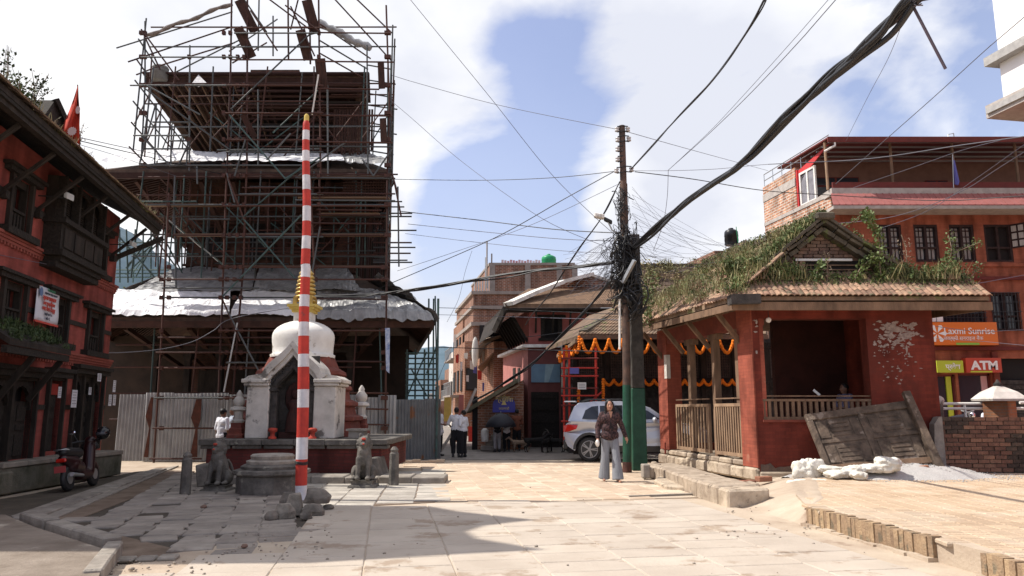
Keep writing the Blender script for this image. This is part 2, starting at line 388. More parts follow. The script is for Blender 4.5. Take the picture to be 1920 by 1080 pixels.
def pave(poly,name,mt,parent,w,l,gap,z=0.0,ddir=(0,1),limit=300,jit=.012,lift=.005,seed=1,stag=.5,drop=0.0,t=.04,tilt=0.0):
    rr = random.Random(seed);dy = Vector((ddir[0],ddir[1],0)).normalized();dx = Vector((dy.y,-dy.x,0))
    protos = []
    for k in range(7):
        me = slab_mesh(w - gap,l - gap,t,seed * 10 + k,jit).mesh(name);me.materials.append(mt);protos.append(me)
    cx = sum((p.x for p in poly)) / len(poly);cy = sum((p.y for p in poly)) / len(poly);C = Vector((cx,cy,0));cells = []
    ext = max((p - C).length for p in poly) + 1;nx = int(ext / w) + 1;ny = int(ext / l) + 1
    for i in range(-nx,nx + 1):
        off = rr.uniform(0,stag) * l if stag else 0
        for j in range(-ny,ny + 1):
            p = C + dx * (i * w) + dy * (j * l + off);p.z = 0
            if inpoly(p,poly) and rr.random() > drop: cells.append(p)
    cells.sort(key=lambda p: p.length + (1000 if p.y < 3.5 or abs(p.x) > p.y * .78 + 1 else 0))
    ang = math.atan2(dx.y,dx.x)
    rest = MB()
    for k,p in enumerate(cells):
        zz_ = z + rr.uniform(-lift,lift);me = protos[rr.randrange(7)]
        tl = rr.uniform(-tilt,tilt)
        q = Matrix.Rotation(ang,3,'Z') @ Matrix.Rotation(tl,3,'X');pos = Vector((p.x,p.y,zz_))
        if k < limit: inst(me,name,parent,pos,q.to_quaternion())
        else:
            rest.add([pos + q @ v.co for v in me.vertices],[tuple(f.vertices) for f in me.polygons])
    if rest.v: rest.build(name + '_field',mt,parent,kind='stuff')
def GP(pts,z=0.0): return [G(u,v,z) for u,v in pts]
def sheet(poly,z,name,mt,t=.03):
    m = MB();m.prism([Vector((p.x,p.y,z - t)) for p in poly],(0,0,t));return setting(m,name,mt)

plaza = sheet(GP([(560,965),(620,952),(820,941),(1060,938),(1310,933),(1380,950),(1510,975),(1760,1045),(1900,1090),(2150,1250),(2300,1500),(-200,1500),(120,1090),(215,1063),(330,1035),(600,985)]),-.012,'stone_paving',M_SAND)
pave(GP([(600,960),(620,952),(820,941),(1060,938),(1310,936),(1400,965),(1500,985),(1700,1045),(1860,1100),(2100,1250),(2200,1400),(-100,1400),(180,1085),(430,1040),(600,1010)]),
     'paving_slab',M_SLAB,plaza,.86,.47,.0065,0.0,(-.168,1),300,jit=.004,lift=.0018,seed=3)
court = sheet(GP([(580,908),(820,884),(816,940),(615,952),(560,962)]),-.010,'forecourt_paving',M_DIRT)
pave(GP([(560,900),(830,878),(820,938),(615,950),(560,960)]),'forecourt_slab',M_FSLAB,court,.62,.40,.015,.001,(-.1,1),300,lift=.003,seed=5)
opv = sheet(GP([(760,868),(1240,861),(1215,880),(1205,905),(1310,931),(1060,937),(820,939),(824,884)]),-.011,'brick_paving',M_SAND)
pave(GP([(760,870),(1240,863),(1215,880),(1200,905),(1310,930),(1060,936),(824,939),(826,884)]),'brick_paver',M_OPAVE,opv,.46,.46,.006,.001,(-.16,1),300,lift=.0015,seed=6,jit=.004)
lane = sheet([Vector(p) for p in [(-6.0,23.4,0),(12,23.4,0),(6,32,0),(-2.5,80,0),(-9,80,0)]],-.008,'lane_surface',M_ROAD)
dk = sheet(GP([(340,884),(470,884),(600,905),(620,955),(600,990),(480,1020),(440,1038),(345,1036),(125,978)]),-.022,'cracked_stone_paving',mat('dark_joint_earth',(.085,.066,.050),(.05,.04,.03),scale=3,world=True,bump=.5))
pave(GP([(345,886),(470,886),(600,905),(610,950),(520,965),(540,985),(620,990),(480,1026),(440,1034),(350,1030),(140,976)]),'cracked_slab',M_DSLAB,dk,.44,.36,.016,.0,(-.30,1),300,jit=.045,lift=.009,seed=9,drop=.02,tilt=.01)
sheet(GP([(365,882),(345,895),(130,978),(350,1032),(470,1036),(440,1060),(240,1052),(60,985),(300,880)]),-.014,'dirt_channel',M_DIRT)
sheet(GP([(-60,985),(-60,945),(60,925),(252,884),(290,880),(262,889),(40,968)]),-.009,'mud_strip',mat('dark_mud',(.10,.082,.062),(.06,.05,.038),scale=3,world=True,bump=.6))
# the near left terrace behind its kerb
TZ = .13
tp = GP([(66,985),(204,1028),(176,1100),(-250,1100),(-300,955),(10,962)],TZ)
mt_ = MB();mt_.prism([Vector((p.x,p.y,-.02)) for p in tp],(0,0,TZ + .0));M_TERR = mat('brick_earth_terrace',(.25,.205,.165),(.165,.13,.10),scale=2.5,world=True,bump=.7,bscale=22,stain=(.40,.35,.28),stpos=.60)
terr = setting(mt_,'left_terrace',M_TERR)
def kerb_run(a,b,w,z0,z1,n,name='kerb_stone',parent=None,mt=M_KERB,seed=0):
    rr = random.Random(seed);a,b = Vector(a),Vector(b);d = (b - a);L = d.length;d.normalize();s = Vector((d.y,-d.x,0))
    for i in range(n):
        p = a + d * (L * i / n + .01);q = a + d * (L * (i + 1) / n - .01);j = rr.uniform(-.015,.015)
        m = MB();m.hexa(Vector((p.x,p.y,z0)) + s * (j - w / 2),(q - p),s * w,(0,0,z1 - z0 + rr.uniform(-.012,.012)));m.build(name,mt,parent,mods=[bevel(.015)])
ks = MB().prism([Vector((p.x,p.y,-.03)) for p in GP([(262,886),(335,873),(76,984),(20,968)])],(0,0,.035));kerb = setting(ks,'kerb_strip',M_KERB)
a,b = G(300,881),G(44,975);kerb_run(a,b,.30,-.02,.035,8,parent=kerb,seed=1)
a,b = G(55,980),G(212,1032);kerb_run(a + Vector((-.02,0,0)),b,.20,-.02,.135,3,parent=kerb,seed=2)
a,b = G(212,1040),G(170,1100);kerb_run(a,b,.16,-.02,.138,2,parent=kerb,seed=3)
a,b = G(215,1050),G(335,1046);kerb_run(a,b,.2,-.02,.03,3,parent=kerb,seed=4)

# right terrace of brick with its edging
RZ = .22
e0,e1,e2,e3 = G(1517,951,RZ),G(1755,1009,RZ),G(1848,1036,RZ),G(1990,1075,RZ)
tp = [e0,e1,e2 + Vector((.05,.1,0)),e3,Vector((9,5.5,0)),Vector((30,5.5,0)),Vector((30,24,0)),Vector((6.2,24,0)),Vector((6.25,16.2,0)),G(1492,925,RZ)]
mt_ = MB();mt_.prism([Vector((p.x,p.y,-.05)) for p in tp],(0,0,RZ + .045))
rter = setting(mt_,'right_terrace',M_SAND)
pave([e0 + Vector((.05,.1,0)),e1 + Vector((.05,.1,0)),e2 + Vector((.1,.15,0)),e3,Vector((8.3,5.6,0)),Vector((14,5.6,0)),Vector((14,15.5,0)),Vector((6.2,15.6,0))],
     'terrace_brick',M_TBK,rter,.245,.125,.007,RZ + .002,(.08,1),300,jit=.004,lift=.002,seed=12)
# the slope of trodden earth between terrace and plaza
sl = MB();E1 = Vector((6.25,16.25,0));na,nb_ = 40,14;vs_ = []
for a in range(na + 1):
    t = a / na;o = Vector((e0.x,e0.y,0)).lerp(E1,t);w_ = .22 + 1.25 * min(1,t * 2.6)
    for b in range(nb_ + 1):
        f = b / nb_;x = o.x + .28 * min(1,t * 5 + .12) - f * (w_ + .28);h_ = 1 - max(0,min(1,(o.x + .1 - x) / w_));h_ = h_ * h_ * (3 - 2 * h_)
        vs_.append(Vector((x,o.y + .05 * noise.noise(Vector((t * 9,f * 3,0))),(RZ - .03 if b == 0 else -.022 + (RZ + .028) * h_) + (.018 * noise.noise(Vector((x * 5,o.y * 5,1))) if 0 < b < nb_ and h_ < .98 else 0))))
sl.add(vs_,[(a * (nb_ + 1) + b,(a + 1) * (nb_ + 1) + b,(a + 1) * (nb_ + 1) + b + 1,a * (nb_ + 1) + b + 1) for a in range(na) for b in range(nb_)],True)
setting(sl,'earth_slope',M_SAND)
def edging(a,b,seed):
    a,b = Vector(a),Vector(b);L = (b - a).length;n = int(L / .072);d = (b - a).normalized();s = Vector((d.y,-d.x,0));rr = random.Random(seed)
    me = [MB().hexa((0,-.05,0),(.072,0,0),(0,.11,0),(0,0,.222 + .006 * k)) for k in range(3)];mm = []
    for k in me: x = k.mesh('edging_brick');x.materials.append(M_EDGE);mm.append(x)
    for i in range(n):
        p = a + d * (i * L / n) + s * rr.uniform(-.010,.010)
        q = Matrix.Rotation(math.atan2(d.y,d.x) + rr.uniform(-.03,.03),3,'Z') @ Matrix.Rotation(rr.uniform(-.03,.03),3,'X')
        inst(mm[rr.randrange(3)],'edging_brick',rter,(p.x,p.y,RZ - .222 + rr.uniform(-.008,.010)),q.to_quaternion())
    f = MB();a2 = a + s * .022;b2 = b + s * .022
    for i in range(14):
        p = a2.lerp(b2,i / 14);q = a2.lerp(b2,(i + 1) / 14);j = rr.uniform(0,.05)
        f.hexa(Vector((p.x,p.y,-.05)) - s * .06,q - p + (q - p) * .02,s * (.125 + j),(0,0,.065 + rr.uniform(-.012,.02)))
    f.build('edging_footing',M_SAND,rter)
edging(e0,e1,1);edging(e2,e3 + Vector((0,0,0)),2)
m = MB();m.hexa(G(1764,1030,.03),(.2,.05,0),(-.03,.1,0),(0,0,.14));solo(m,'loose_brick',REDBR if 'REDBR' in globals() else M_OPAVE,'single orange brick turned sideways at the broken end of the terrace edging','brick',mods=[bevel(.008)])
# rubble scattered on the plaza
M_PEB = mat('pebble_stone',(.36,.31,.26),(.24,.20,.16),scale=9,rnd=.3)
pb = MB();rr = random.Random(4)
for i in range(230):
    t = rr.random()
    if t < .35: p = G(rr.uniform(380,620),rr.uniform(985,1050))
    elif t < .6: p = G(rr.uniform(1350,1520),rr.uniform(930,1010))
    elif t < .8: p = G(rr.uniform(180,420),rr.uniform(1045,1078))
    else: p = G(rr.uniform(500,1900),rr.uniform(900,1078))
    r = rr.uniform(.006,.02) * (1.6 if rr.random() < .07 else 1);pb.ell(p + Vector((0,0,r * .4)),r,r * rr.uniform(.7,1.2),r * .6,5,3,jit=.2,seed=i)
setting(pb,'scattered_pebbles',M_PEB,'stuff')
for k,(u,v,r,lab) in enumerate([(458,1027,.03,'small reddish stone alone on the shaded paving near the front'),(382,953,.04,'dark lump lying on the cracked paving below the left lion')]):
    solo(MB().ell(G(u,v) + Vector((0,0,r * .6)),r * 1.3,r,r * .8,7,5,jit=.18,seed=k),'loose_stone',mat('reddish_stone',(.26,.15,.11),(.13,.09,.07),scale=8),lab,'stone')

# far hills
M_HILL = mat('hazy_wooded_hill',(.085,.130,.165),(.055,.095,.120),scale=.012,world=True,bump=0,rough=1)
h = MB();n = 300;rr = random.Random(2)
for k in range(n):
    a0 = -math.pi * .62 + math.pi * 1.24 * k / n;a1 = -math.pi * .62 + math.pi * 1.24 * (k + 1) / n
    def pt(a,z,d): return Vector((math.sin(a) * d,math.cos(a) * d,z))
    def hh(a):
        left = 390 * math.exp(-((a + .56) / .20) ** 2)
        return 208 + left + 60 * noise.noise(Vector((a * 5,1,0))) + 22 * noise.noise(Vector((a * 17,3,0))) + 7 * noise.noise(Vector((a * 60,5,0)))
    for (d0,f0),(d1,f1) in (((1500,0),(1800,.45)),((1800,.45),(2200,.8)),((2200,.8),(2600,1.0))):
        h.quad(pt(a0,hh(a0) * f0 - 5,d0),pt(a1,hh(a1) * f0 - 5,d0),pt(a1,hh(a1) * f1 - 5,d1),pt(a0,hh(a0) * f1 - 5,d1),True)
setting(h,'hills',M_HILL)

# ------------------------------------------------------------------ left building (terracotta plaster, black carved wood)
LB = Fac(-10.25,19.0,-.19,1)
M_LWALL = brickmat('terracotta_washed_brick',(.265,.066,.053),(.215,.055,.045),(.23,.059,.048),LB,.22,.065,.006,bump=.25,stain=(.21,.07,.045),stpos=.64)
M_LMOULD = mat('terracotta_moulding',(.28,.074,.054),(.21,.058,.044),scale=5)
M_TILE = mat('old_clay_roof_tile',(.26,.17,.11),(.12,.085,.06),scale=3,rnd=.3,bump=.6,stain=(.16,.15,.07),stscale=2)
lb = thing('brick_house','red plastered brick house with black carved wood windows at the left edge','house',(-10.25,19.0,0))
def wall_holes(F,name,mt,parent,s0,s1,z0,z1,holes,depth=.22,thick=True,o=0.0):
    """a wall face with real openings; each hole = (s0,s1,z0,z1)"""
    m = MB();S_ = sorted({s0,s1} | {x for h_ in holes for x in h_[:2] if s0 < x < s1});Z_ = sorted({z0,z1} | {x for h_ in holes for x in h_[2:] if z0 < x < z1})
    for i in range(len(S_) - 1):
        for j in range(len(Z_) - 1):
            cs,cz_ = (S_[i] + S_[i + 1]) / 2,(Z_[j] + Z_[j + 1]) / 2
            if any(h_[0] < cs < h_[1] and h_[2] < cz_ < h_[3] for h_ in holes): continue
            m.quad(F.pt(S_[i],Z_[j],o),F.pt(S_[i + 1],Z_[j],o),F.pt(S_[i + 1],Z_[j + 1],o),F.pt(S_[i],Z_[j + 1],o))
    for a,b,c,d in holes:
        m.quad(F.pt(a,c,o),F.pt(a,d,o),F.pt(a,d,o - depth),F.pt(a,c,o - depth));m.quad(F.pt(b,c,o),F.pt(b,d,o),F.pt(b,d,o - depth),F.pt(b,c,o - depth))
        m.quad(F.pt(a,c,o),F.pt(b,c,o),F.pt(b,c,o - depth),F.pt(a,c,o - depth));m.quad(F.pt(a,d,o),F.pt(b,d,o),F.pt(b,d,o - depth),F.pt(a,d,o - depth))
    if thick:
        back = o - 4.0
        m.quad(F.pt(s0,z0,back),F.pt(s1,z0,back),F.pt(s1,z1,back),F.pt(s0,z1,back))
        for s_ in (s0,s1): m.quad(F.pt(s_,z0,o),F.pt(s_,z1,o),F.pt(s_,z1,back),F.pt(s_,z0,back))
        m.quad(F.pt(s0,z1,o),F.pt(s1,z1,o),F.pt(s1,z1,back),F.pt(s0,z1,back))
    return m.build(name,mt,parent)
EAVZ = 6.06
up = [LB.rect(17,333,53,437),LB.rect(172,433,195,512)]
mid = [LB.rect(2,527,42,612),LB.rect(92,556,122,642),LB.rect(163,583,188,660)]
bay = LB.rect(80,345,167,520)
dA = LB.rect(-30,705,58,868);dB = LB.rect(84,708,111,846);dC = LB.rect(133,702,185,842)
extra_up = [(up[0][0] - 2.6,up[0][0] - 1.9,up[0][2],up[0][3])]
hol = up + mid + [(bay[0] + .1,bay[1] - .1,bay[2] + .3,bay[3])] + [dA,dB,dC] + extra_up
hol = [(a,b,max(c,.56),min(d,6.0)) for a,b,c,d in hol]
wall_holes(LB,'wall',M_LWALL,lb,-9.6,0.0,0.0,6.45,hol)
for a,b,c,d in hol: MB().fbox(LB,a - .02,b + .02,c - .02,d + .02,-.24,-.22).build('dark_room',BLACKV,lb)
# string courses and the dark band
def course(F,zc,s0,s1,parent,mt,rows=3,step=.055,proud=.05,name='string_course',dent=False):
    m = MB()
    for k in range(rows): m.fbox(F,s0,s1,zc + k * step,zc + (k + 1) * step - .004,-.05,proud * (1 + .5 * k))
    if dent:
        s = s0
        while s < s1: m.fbox(F,s,s + .06,zc - .055,zc - .004,-.02,proud);s += .13
    return m.build(name,mt,parent)
zc1 = (LB.at(35,462)[1] + LB.at(190,540)[1]) / 2;zc0 = (LB.at(60,668)[1] + LB.at(200,685)[1]) / 2
course(LB,zc1,-9.6,.02,lb,M_LMOULD,dent=True);course(LB,zc0 - .05,-9.6,.02,lb,M_LMOULD,rows=4,dent=True)
zb = (LB.at(124,600)[1] + LB.at(210,628)[1]) / 2
def band(z,spans):
    for a,b in spans: MB().fbox(LB,a,b,z - .05,z + .05,-.05,.03).build('wooden_band',WOOD,lb)
band(zb,[(mid[0][1] + .12,mid[1][0] - .12),(mid[1][1] + .12,mid[2][0] - .12),(mid[2][1] + .12,-.02)])
zb2 = (LB.at(5,362)[1] + LB.at(60,392)[1]) / 2 + .03
band(zb2,[(up[0][1] + .12,bay[0] - .02),(bay[1] + .02,up[1][0] - .12),(up[1][1] + .12,-.02),(extra_up[0][1] + .1,up[0][0] - .12)])
band(1.55,[(dA[1] + .1,dB[0] - .1),(dB[1] + .1,dC[0] - .1),(dC[1] + .1,-.02)])
def newari_window(r,wings=.22,sill=.18,bars=True,shutter=False):
    a,b,c,d = r;w = MB()
    w.fbox(LB,a - .10,a,c,d,-.12,.07);w.fbox(LB,b,b + .10,c,d,-.12,.07)
    w.fbox(LB,a,a + .05,c,d,-.15,-.02);w.fbox(LB,b - .05,b,c,d,-.15,-.02)
    w.fbox(LB,a - .095,b + .095,c - .05,c + .02,-.125,.05);fr = w.build('window',WOOD,lb)
    m = MB();m.fbox(LB,a - .10 - wings,b + .10 + wings,d + .002,d + .09,-.1,.12);m.fbox(LB,a - .06 - wings * 1.5,b + .06 + wings * 1.5,d + .092,d + .15,-.1,.17);m.build('lintel',CARVED,fr)
    m = MB();m.fbox(LB,a - .10 - sill,b + .10 + sill,c - .13,c - .002,-.1,.16);m.build('sill',CARVED,fr)
    m = MB();m.fbox(LB,a + .05,b - .05,c,c + (d - c) * .36,-.14,-.06)
    n = 5
    for k in range(n): s = a + .07 + (b - a - .14) * k / n;m.fbox(LB,s,s + (b - a) * .09,c + .03,c + (d - c) * .34,-.06,-.03)
    m.fbox(LB,a + .05,b - .05,c + (d - c) * .36,c + (d - c) * .41,-.14,.0);m.build('carved_rail',CARVED,fr)
    if bars:
        m = MB();s = (a + b) / 2;m.fbox(LB,s - .02,s + .02,c + (d - c) * .41,d,-.12,-.08);m.fbox(LB,a + .05,b - .05,d - .14,d,-.14,-.04);m.build('mullion',WOOD,fr)
    if shutter:
        m = MB();m.hexa(LB.pt(b - .04,c + (d - c) * .38,.03),LB.n * .33 + LB.d * .12,LB.d * .03,(0,0,(d - c) * .58));m.build('open_shutter',WOOD,fr)
    return fr
for k,r in enumerate(up + extra_up): newari_window(r)
for k,r in enumerate(mid): newari_window(r,wings=.26,sill=.2)
# carved bay window standing proud of the wall
a,b,c,d = bay;m = MB()
m.fbox(LB,a,b,c,c + .12,-.02,.30);m.fbox(LB,a + .04,b - .04,c + .124,c + .22,-.02,.36)
m.fbox(LB,a - .10,b + .10,c + .224,c + .34,-.02,.44)
zs = c + .344;zt = 6.2;zm = zs + (zt - zs) * .36
bw = m.build('bay_window',CARVED,lb)
m = MB();m.fbox(LB,a,b,zs,zm,-.02,.34);m.build('carved_apron',CARVED,bw)
for k in range(4):
    s = a + .08 + (b - a - .16) * k / 4;q = MB();q.fbox(LB,s + .04,s + (b - a) / 4 - .07,zs + .08,zm - .08,.33,.37);q.build('carved_panel',WOOD,bw)
m = MB();m.fbox(LB,a - .08,b + .08,zm + .002,zm + .10,-.02,.44);m.build('rail',CARVED,bw)
for k in range(4):
    s = a + (b - a - .09) * k / 3;MB().fbox(LB,s,s + .09,zm + .104,zt,.20,.36).build('post',CARVED,bw)
MB().fbox(LB,a + .1,b - .1,zm + .1,zt,-.02,.10).build('lattice_backing',BLACKV,bw)
m = MB()
for k in range(3):
    s0 = a + .09 + (b - a - .09) * k / 3;w_ = (b - a - .09) / 3 - .09
    for j in range(7):
        m.fbox(LB,s0 + w_ * j / 7,s0 + w_ * j / 7 + .018,zm + .10,zt - .25,.15,.17)
    for j in range(12):
        z_ = zm + .12 + (zt - zm - .4) * j / 12;m.fbox(LB,s0,s0 + w_,z_,z_ + .018,.172,.19)
    arch = [(s0,zt),(s0,zt - .45)] + [(s0 + w_ / 2 - w_ / 2 * math.cos(t * math.pi / 8),zt - .45 + .38 * math.sin(t * math.pi / 8) ** .8) for t in range(9)] + [(s0 + w_,zt - .45),(s0 + w_,zt)]
    ar = MB();ar.prism([LB.pt(x,z,.24) for x,z in arch],LB.n * .05);ar.build('arched_head',CARVED,bw)
m.build('lattice',WOOD,bw)
MB().fbox(LB,a - .02,a + .02,zm + .1,zt,0,.2).build('side_panel',WOOD,bw);MB().fbox(LB,b - .02,b + .02,zm + .1,zt,0,.2).build('side_panel',WOOD,bw)
# doors
def door(r,leaves,arched):
    a,b,c,d = r;c = .56
    m = MB();m.fbox(LB,a - .07,a,c,d,-.1,.08);m.fbox(LB,b,b + .07,c,d,-.1,.08);m.fbox(LB,a - .12,b + .12,d - .05,d - .002,-.12,.05);fr = m.build('door',WOOD,lb)
    m = MB();m.fbox(LB,a - .22,b + .22,d + .002,d + .11,-.1,.14);m.fbox(LB,a - .24,b + .24,d + .114,d + .2,-.1,.2);m.build('lintel',CARVED,fr)
    w_ = (b - a) / leaves
    for k in range(leaves):
        s0 = a + k * w_
        MB().fbox(LB,s0 + .012,s0 + w_ - .012,c,d - .45 if arched else d - .1,-.16,-.10).build('door_leaf',WOOD,fr)
        for (f0,f1) in ((.06,.42),(.50,.60),(.66,.92)):
            H = (d - .45 if arched else d - .1) - c
            for h_ in (0,1):
                q = MB();x0 = s0 + .05 + h_ * (w_ - .08) / 2;q.fbox(LB,x0,x0 + (w_ - .16) / 2,c + H * f0,c + H * f1,-.098,-.075);q.build('door_panel',CARVED,fr)
        if arched:
            pts = [(s0,d),(s0,d - .62)] + [(s0 + w_ / 2 - (w_ / 2 - .05) * math.cos(t * math.pi / 8),d - .62 + .46 * math.sin(t * math.pi / 8)) for t in range(9)] + [(s0 + w_,d - .62),(s0 + w_,d)]
            q = MB();q.prism([LB.pt(x,z,-.09) for x,z in pts],LB.n * .07);q.build('arched_head',CARVED,fr)
        if k: MB().fbox(LB,s0 - .05,s0 + .05,c,d,-.12,.04).build('door_post',WOOD,fr)
door(dA,2,True);door(dB,1,False);door(dC,3,True)
m = MB();m.fbox(LB,dB[0] + .08,dB[1] - .05,dB[3] - .35,dB[3] - .12,-.07,-.05);solo(m,'door_pelmet',plain('red_cloth',(.30,.03,.02),.9),'small red cloth strip hung at the top of the narrow black door','cloth')
# eaves: roof slab, fascia, rafters, struts
OV = .92;sA,sB = -9.9,.25;rise = 1.75;back = 3.6
m = MB();zo = EAVZ + .18;m.add([LB.pt(sA,zo,OV + .05),LB.pt(sB,zo,OV + .05),LB.pt(sB - .3,zo + rise,OV - back),LB.pt(sA,zo + rise,OV - back),LB.pt(sA,zo + .10,OV + .05),LB.pt(sB,zo + .10,OV + .05),LB.pt(sB - .3,zo + rise + .1,OV - back),LB.pt(sA,zo + rise + .1,OV - back)],
      [(0,3,2,1),(4,5,6,7),(0,1,5,4),(1,2,6,5),(2,3,7,6),(3,0,4,7)])
roof = m.build('roof',WOOD,lb)
m = MB();m.prism([LB.pt(.0,6.9,-.02),LB.pt(.0,6.9,OV - back),LB.pt(.0,zo + rise,OV - back)],LB.d * -.2);m.build('gable_wall',M_LWALL,lb)
m = MB();m.add([LB.pt(sB - .3,zo + rise,OV - back),LB.pt(sA,zo + rise,OV - back),LB.pt(sA,zo,OV - 2 * back),LB.pt(sB,zo,OV - 2 * back)],[(0,1,2,3)]);m.build('rear_slope',M_TILE,lb)
m = MB();m.fbox(LB,sA,sB,EAVZ + .04,EAVZ + .12,OV - .12,OV);m.build('eave_beam',WOOD,lb)
m = MB();m.fbox(LB,sA,sB,EAVZ + .124,EAVZ + .18,OV - .06,OV + .04);m.build('fascia',CARVED,lb)
rm = MB();s = sA + .1;slope = rise / back
n = int((sB - sA) / .17)
for k in range(n):
    s = sA + .1 + k * (sB - sA - .2) / n
    rm.hexa(LB.pt(s,EAVZ + .12,OV - .06),LB.d * .06,(0,0,.09),LB.n * -1.5 + Vector((0,0,1.5 * slope)))
rm.build('rafters',WOOD,lb,kind='stuff')
# tiles on the roof edge, the only rows seen from below
tm = []
for k in range(4):
    q = MB();q.hexa((-.075,-.0,0),(.15,0,0),(0,.26,0),(0,0,.022 + .004 * k));x = q.mesh('roof_tile');x.materials.append(M_TILE);tm.append(x)
rr = random.Random(8);ang = math.atan2(LB.d.y,LB.d.x);cnt = 0;far = MB()
for row in range(8):
    o_ = OV + .13 - row * .2
    for k in range(int((sB - sA) / .17)):
        s = sA + .1 + k * .17;p = LB.pt(s,zo + .115 + row * .2 * slope + rr.uniform(0,.01),o_)
        q = Matrix.Rotation(ang + math.pi + rr.uniform(-.06,.06),3,'Z') @ Matrix.Rotation(math.atan(slope) * -1,3,'X')
        q = Matrix((LB.d,(LB.n * -1 + Vector((0,0,slope))).normalized(),(LB.n * slope + Vector((0,0,1))).normalized())).transposed() @ Matrix.Rotation(rr.uniform(-.08,.08),3,'Z')
        if row < 4: inst(tm[rr.randrange(4)],'roof_tile',roof,p,q.to_quaternion())
        else: far.add([p + q @ v.co for v in tm[0].vertices],[tuple(f.vertices) for f in tm[0].polygons])
far.build('roof_tile_field',M_TILE,roof,kind='stuff')
for s in [-.5,-1.9,-3.5,-4.9,-6.3,-7.7]:
    q = MB();q.bar(LB.pt(s,5.35,.03),LB.pt(s,EAVZ + .02,OV - .12),.055,.08,up=LB.d);q.build('roof_strut',WOOD,lb)
    q = MB();q.fbox(LB,s - .07,s + .07,5.20,5.34,-.02,.12);q.build('strut_block',CARVED,lb)
for s in (-.02,):
    q = MB();q.bar(LB.pt(s,5.4,.0),LB.pt(s + .5,EAVZ,.95),.09,.13);q.build('corner_strut',CARVED,lb)
    q = MB();q.bar(LB.pt(s,5.55,-.5),LB.pt(s + .5,EAVZ + .1,-.6),.09,.13);q.build('corner_strut',CARVED,lb)
# small dormer-like ridge piece behind the weeds
d0 = P(100,235,15.0)
dm = MB();pa,pb_,pc = P(72,232,15.2),P(103,188,15.6),P(128,252,16.0)
dm.prism([pa,pb_,pc,P(85,250,15.2)],Vector((-1.2,.2,.1)));dm.build('upturned_ridge',WOOD,roof)
dm = MB();dm.bar(P(103,186,15.6),P(128,240,15.9),.16,.1);dm.build('ridge_board',CARVED,roof)
# lean-to canopy with grass over the near door
ca,cb = LB.at(-60,640)[0],LB.at(70,655)[0];zc_ = LB.at(60,640)[1]
m = MB();m.add([LB.pt(ca,zc_ - .25,.62),LB.pt(cb,zc_ - .25,.62),LB.pt(cb - .1,zc_ + .16,.0),LB.pt(ca,zc_ + .16,.0),LB.pt(ca,zc_ - .15,.62),LB.pt(cb,zc_ - .15,.62),LB.pt(cb - .1,zc_ + .26,.0),LB.pt(ca,zc_ + .26,.0)],
      [(0,3,2,1),(4,5,6,7),(0,1,5,4),(1,2,6,5),(2,3,7,6),(3,0,4,7)])
cano = m.build('door_canopy',WOOD,lb)
MB().fbox(LB,ca,cb,zc_ - .38,zc_ - .254,.5,.6).build('canopy_beam',CARVED,cano)
for s in (cb - .25,cb - 1.5): MB().bar(LB.pt(s,zc_ - 1.15,.02),LB.pt(s,zc_ - .38,.54),.07,.1).build('canopy_strut',WOOD,cano)

# leaf clumps for weeds, vines and bushes
def leaves(m,c,rad,n,size,seed,flat=.6,up=.3):
    rr = random.Random(seed);c = Vector(c)
    for i in range(n):
        while True:
            q = Vector((rr.uniform(-1,1),rr.uniform(-1,1),rr.uniform(-1,1)))
            if q.length < 1: break
        p = c + Vector((q.x * rad[0],q.y * rad[1],q.z * rad[2]));s = size * rr.uniform(.5,1.3)
        a = Vector((rr.gauss(0,1),rr.gauss(0,1),rr.gauss(0,.6) + up)).normalized();b = a.cross(Vector((rr.gauss(0,1),rr.gauss(0,1),rr.gauss(0,1)))).normalized()
        m.quad(p,p + a * s * .5 + b * s * flat * .5,p + a * s,p + a * s * .5 - b * s * flat * .5)
def blades(m,c,n,h,spread,seed,w=.012,lean=.5):
    rr = random.Random(seed);c = Vector(c)
    for i in range(n):
        p = c + Vector((rr.uniform(-spread,spread),rr.uniform(-spread,spread),0));hh_ = h * rr.uniform(.5,1.2)
        t = Vector((rr.uniform(-lean,lean),rr.uniform(-lean,lean),1)).normalized() * hh_;s = Vector((rr.uniform(-1,1),rr.uniform(-1,1),0)).normalized() * w
        e = t + Vector((rr.uniform(-.4,.4),rr.uniform(-.4,.4),-.1)) * hh_ * .4
        m.add([p - s,p + s,p + t * .6 + s * .7,p + t * .6 - s * .7,p + e],[(0,1,2,3),(3,2,4)])
L_GREEN = leafmat('green_leaves',(.12,.16,.05),(.06,.09,.03));L_DRY = leafmat('dry_grass',(.30,.26,.12),(.14,.14,.06),(.22,.15,.09));L_DARK = leafmat('dark_leaves',(.05,.08,.025),(.025,.04,.015))
L_BROWN = leafmat('withered_stems',(.26,.19,.13),(.13,.10,.07))
m = MB();rr = random.Random(3)
for k in range(90):
    t = rr.random();p = LB.pt(cb - .1 - rr.random() * (cb - ca),zc_ - .14 + .4 * t,.62 - .62 * t);leaves(m,p + Vector((0,0,.03)),(.12,.12,.06),16,.06,k);blades(m,p,6,.16,.1,k)
ob = m.build('canopy_grass',L_DARK,cano,kind='stuff')
m = MB()
for k in range(110):
    s = rr.uniform(-7.5,.2);o_ = OV - rr.random() ** 1.5 * 1.4;p = LB.pt(s,zo + .13 + (OV - o_) * slope,o_);blades(m,p,9,.22,.12,k + 50,w=.010);leaves(m,p,(.12,.12,.06),6,.06,k)
solo(m,'roof_edge_grass',L_DRY,'dry grass tufts growing along the tiled edge of the left house roof','grass')['kind'] = 'stuff'
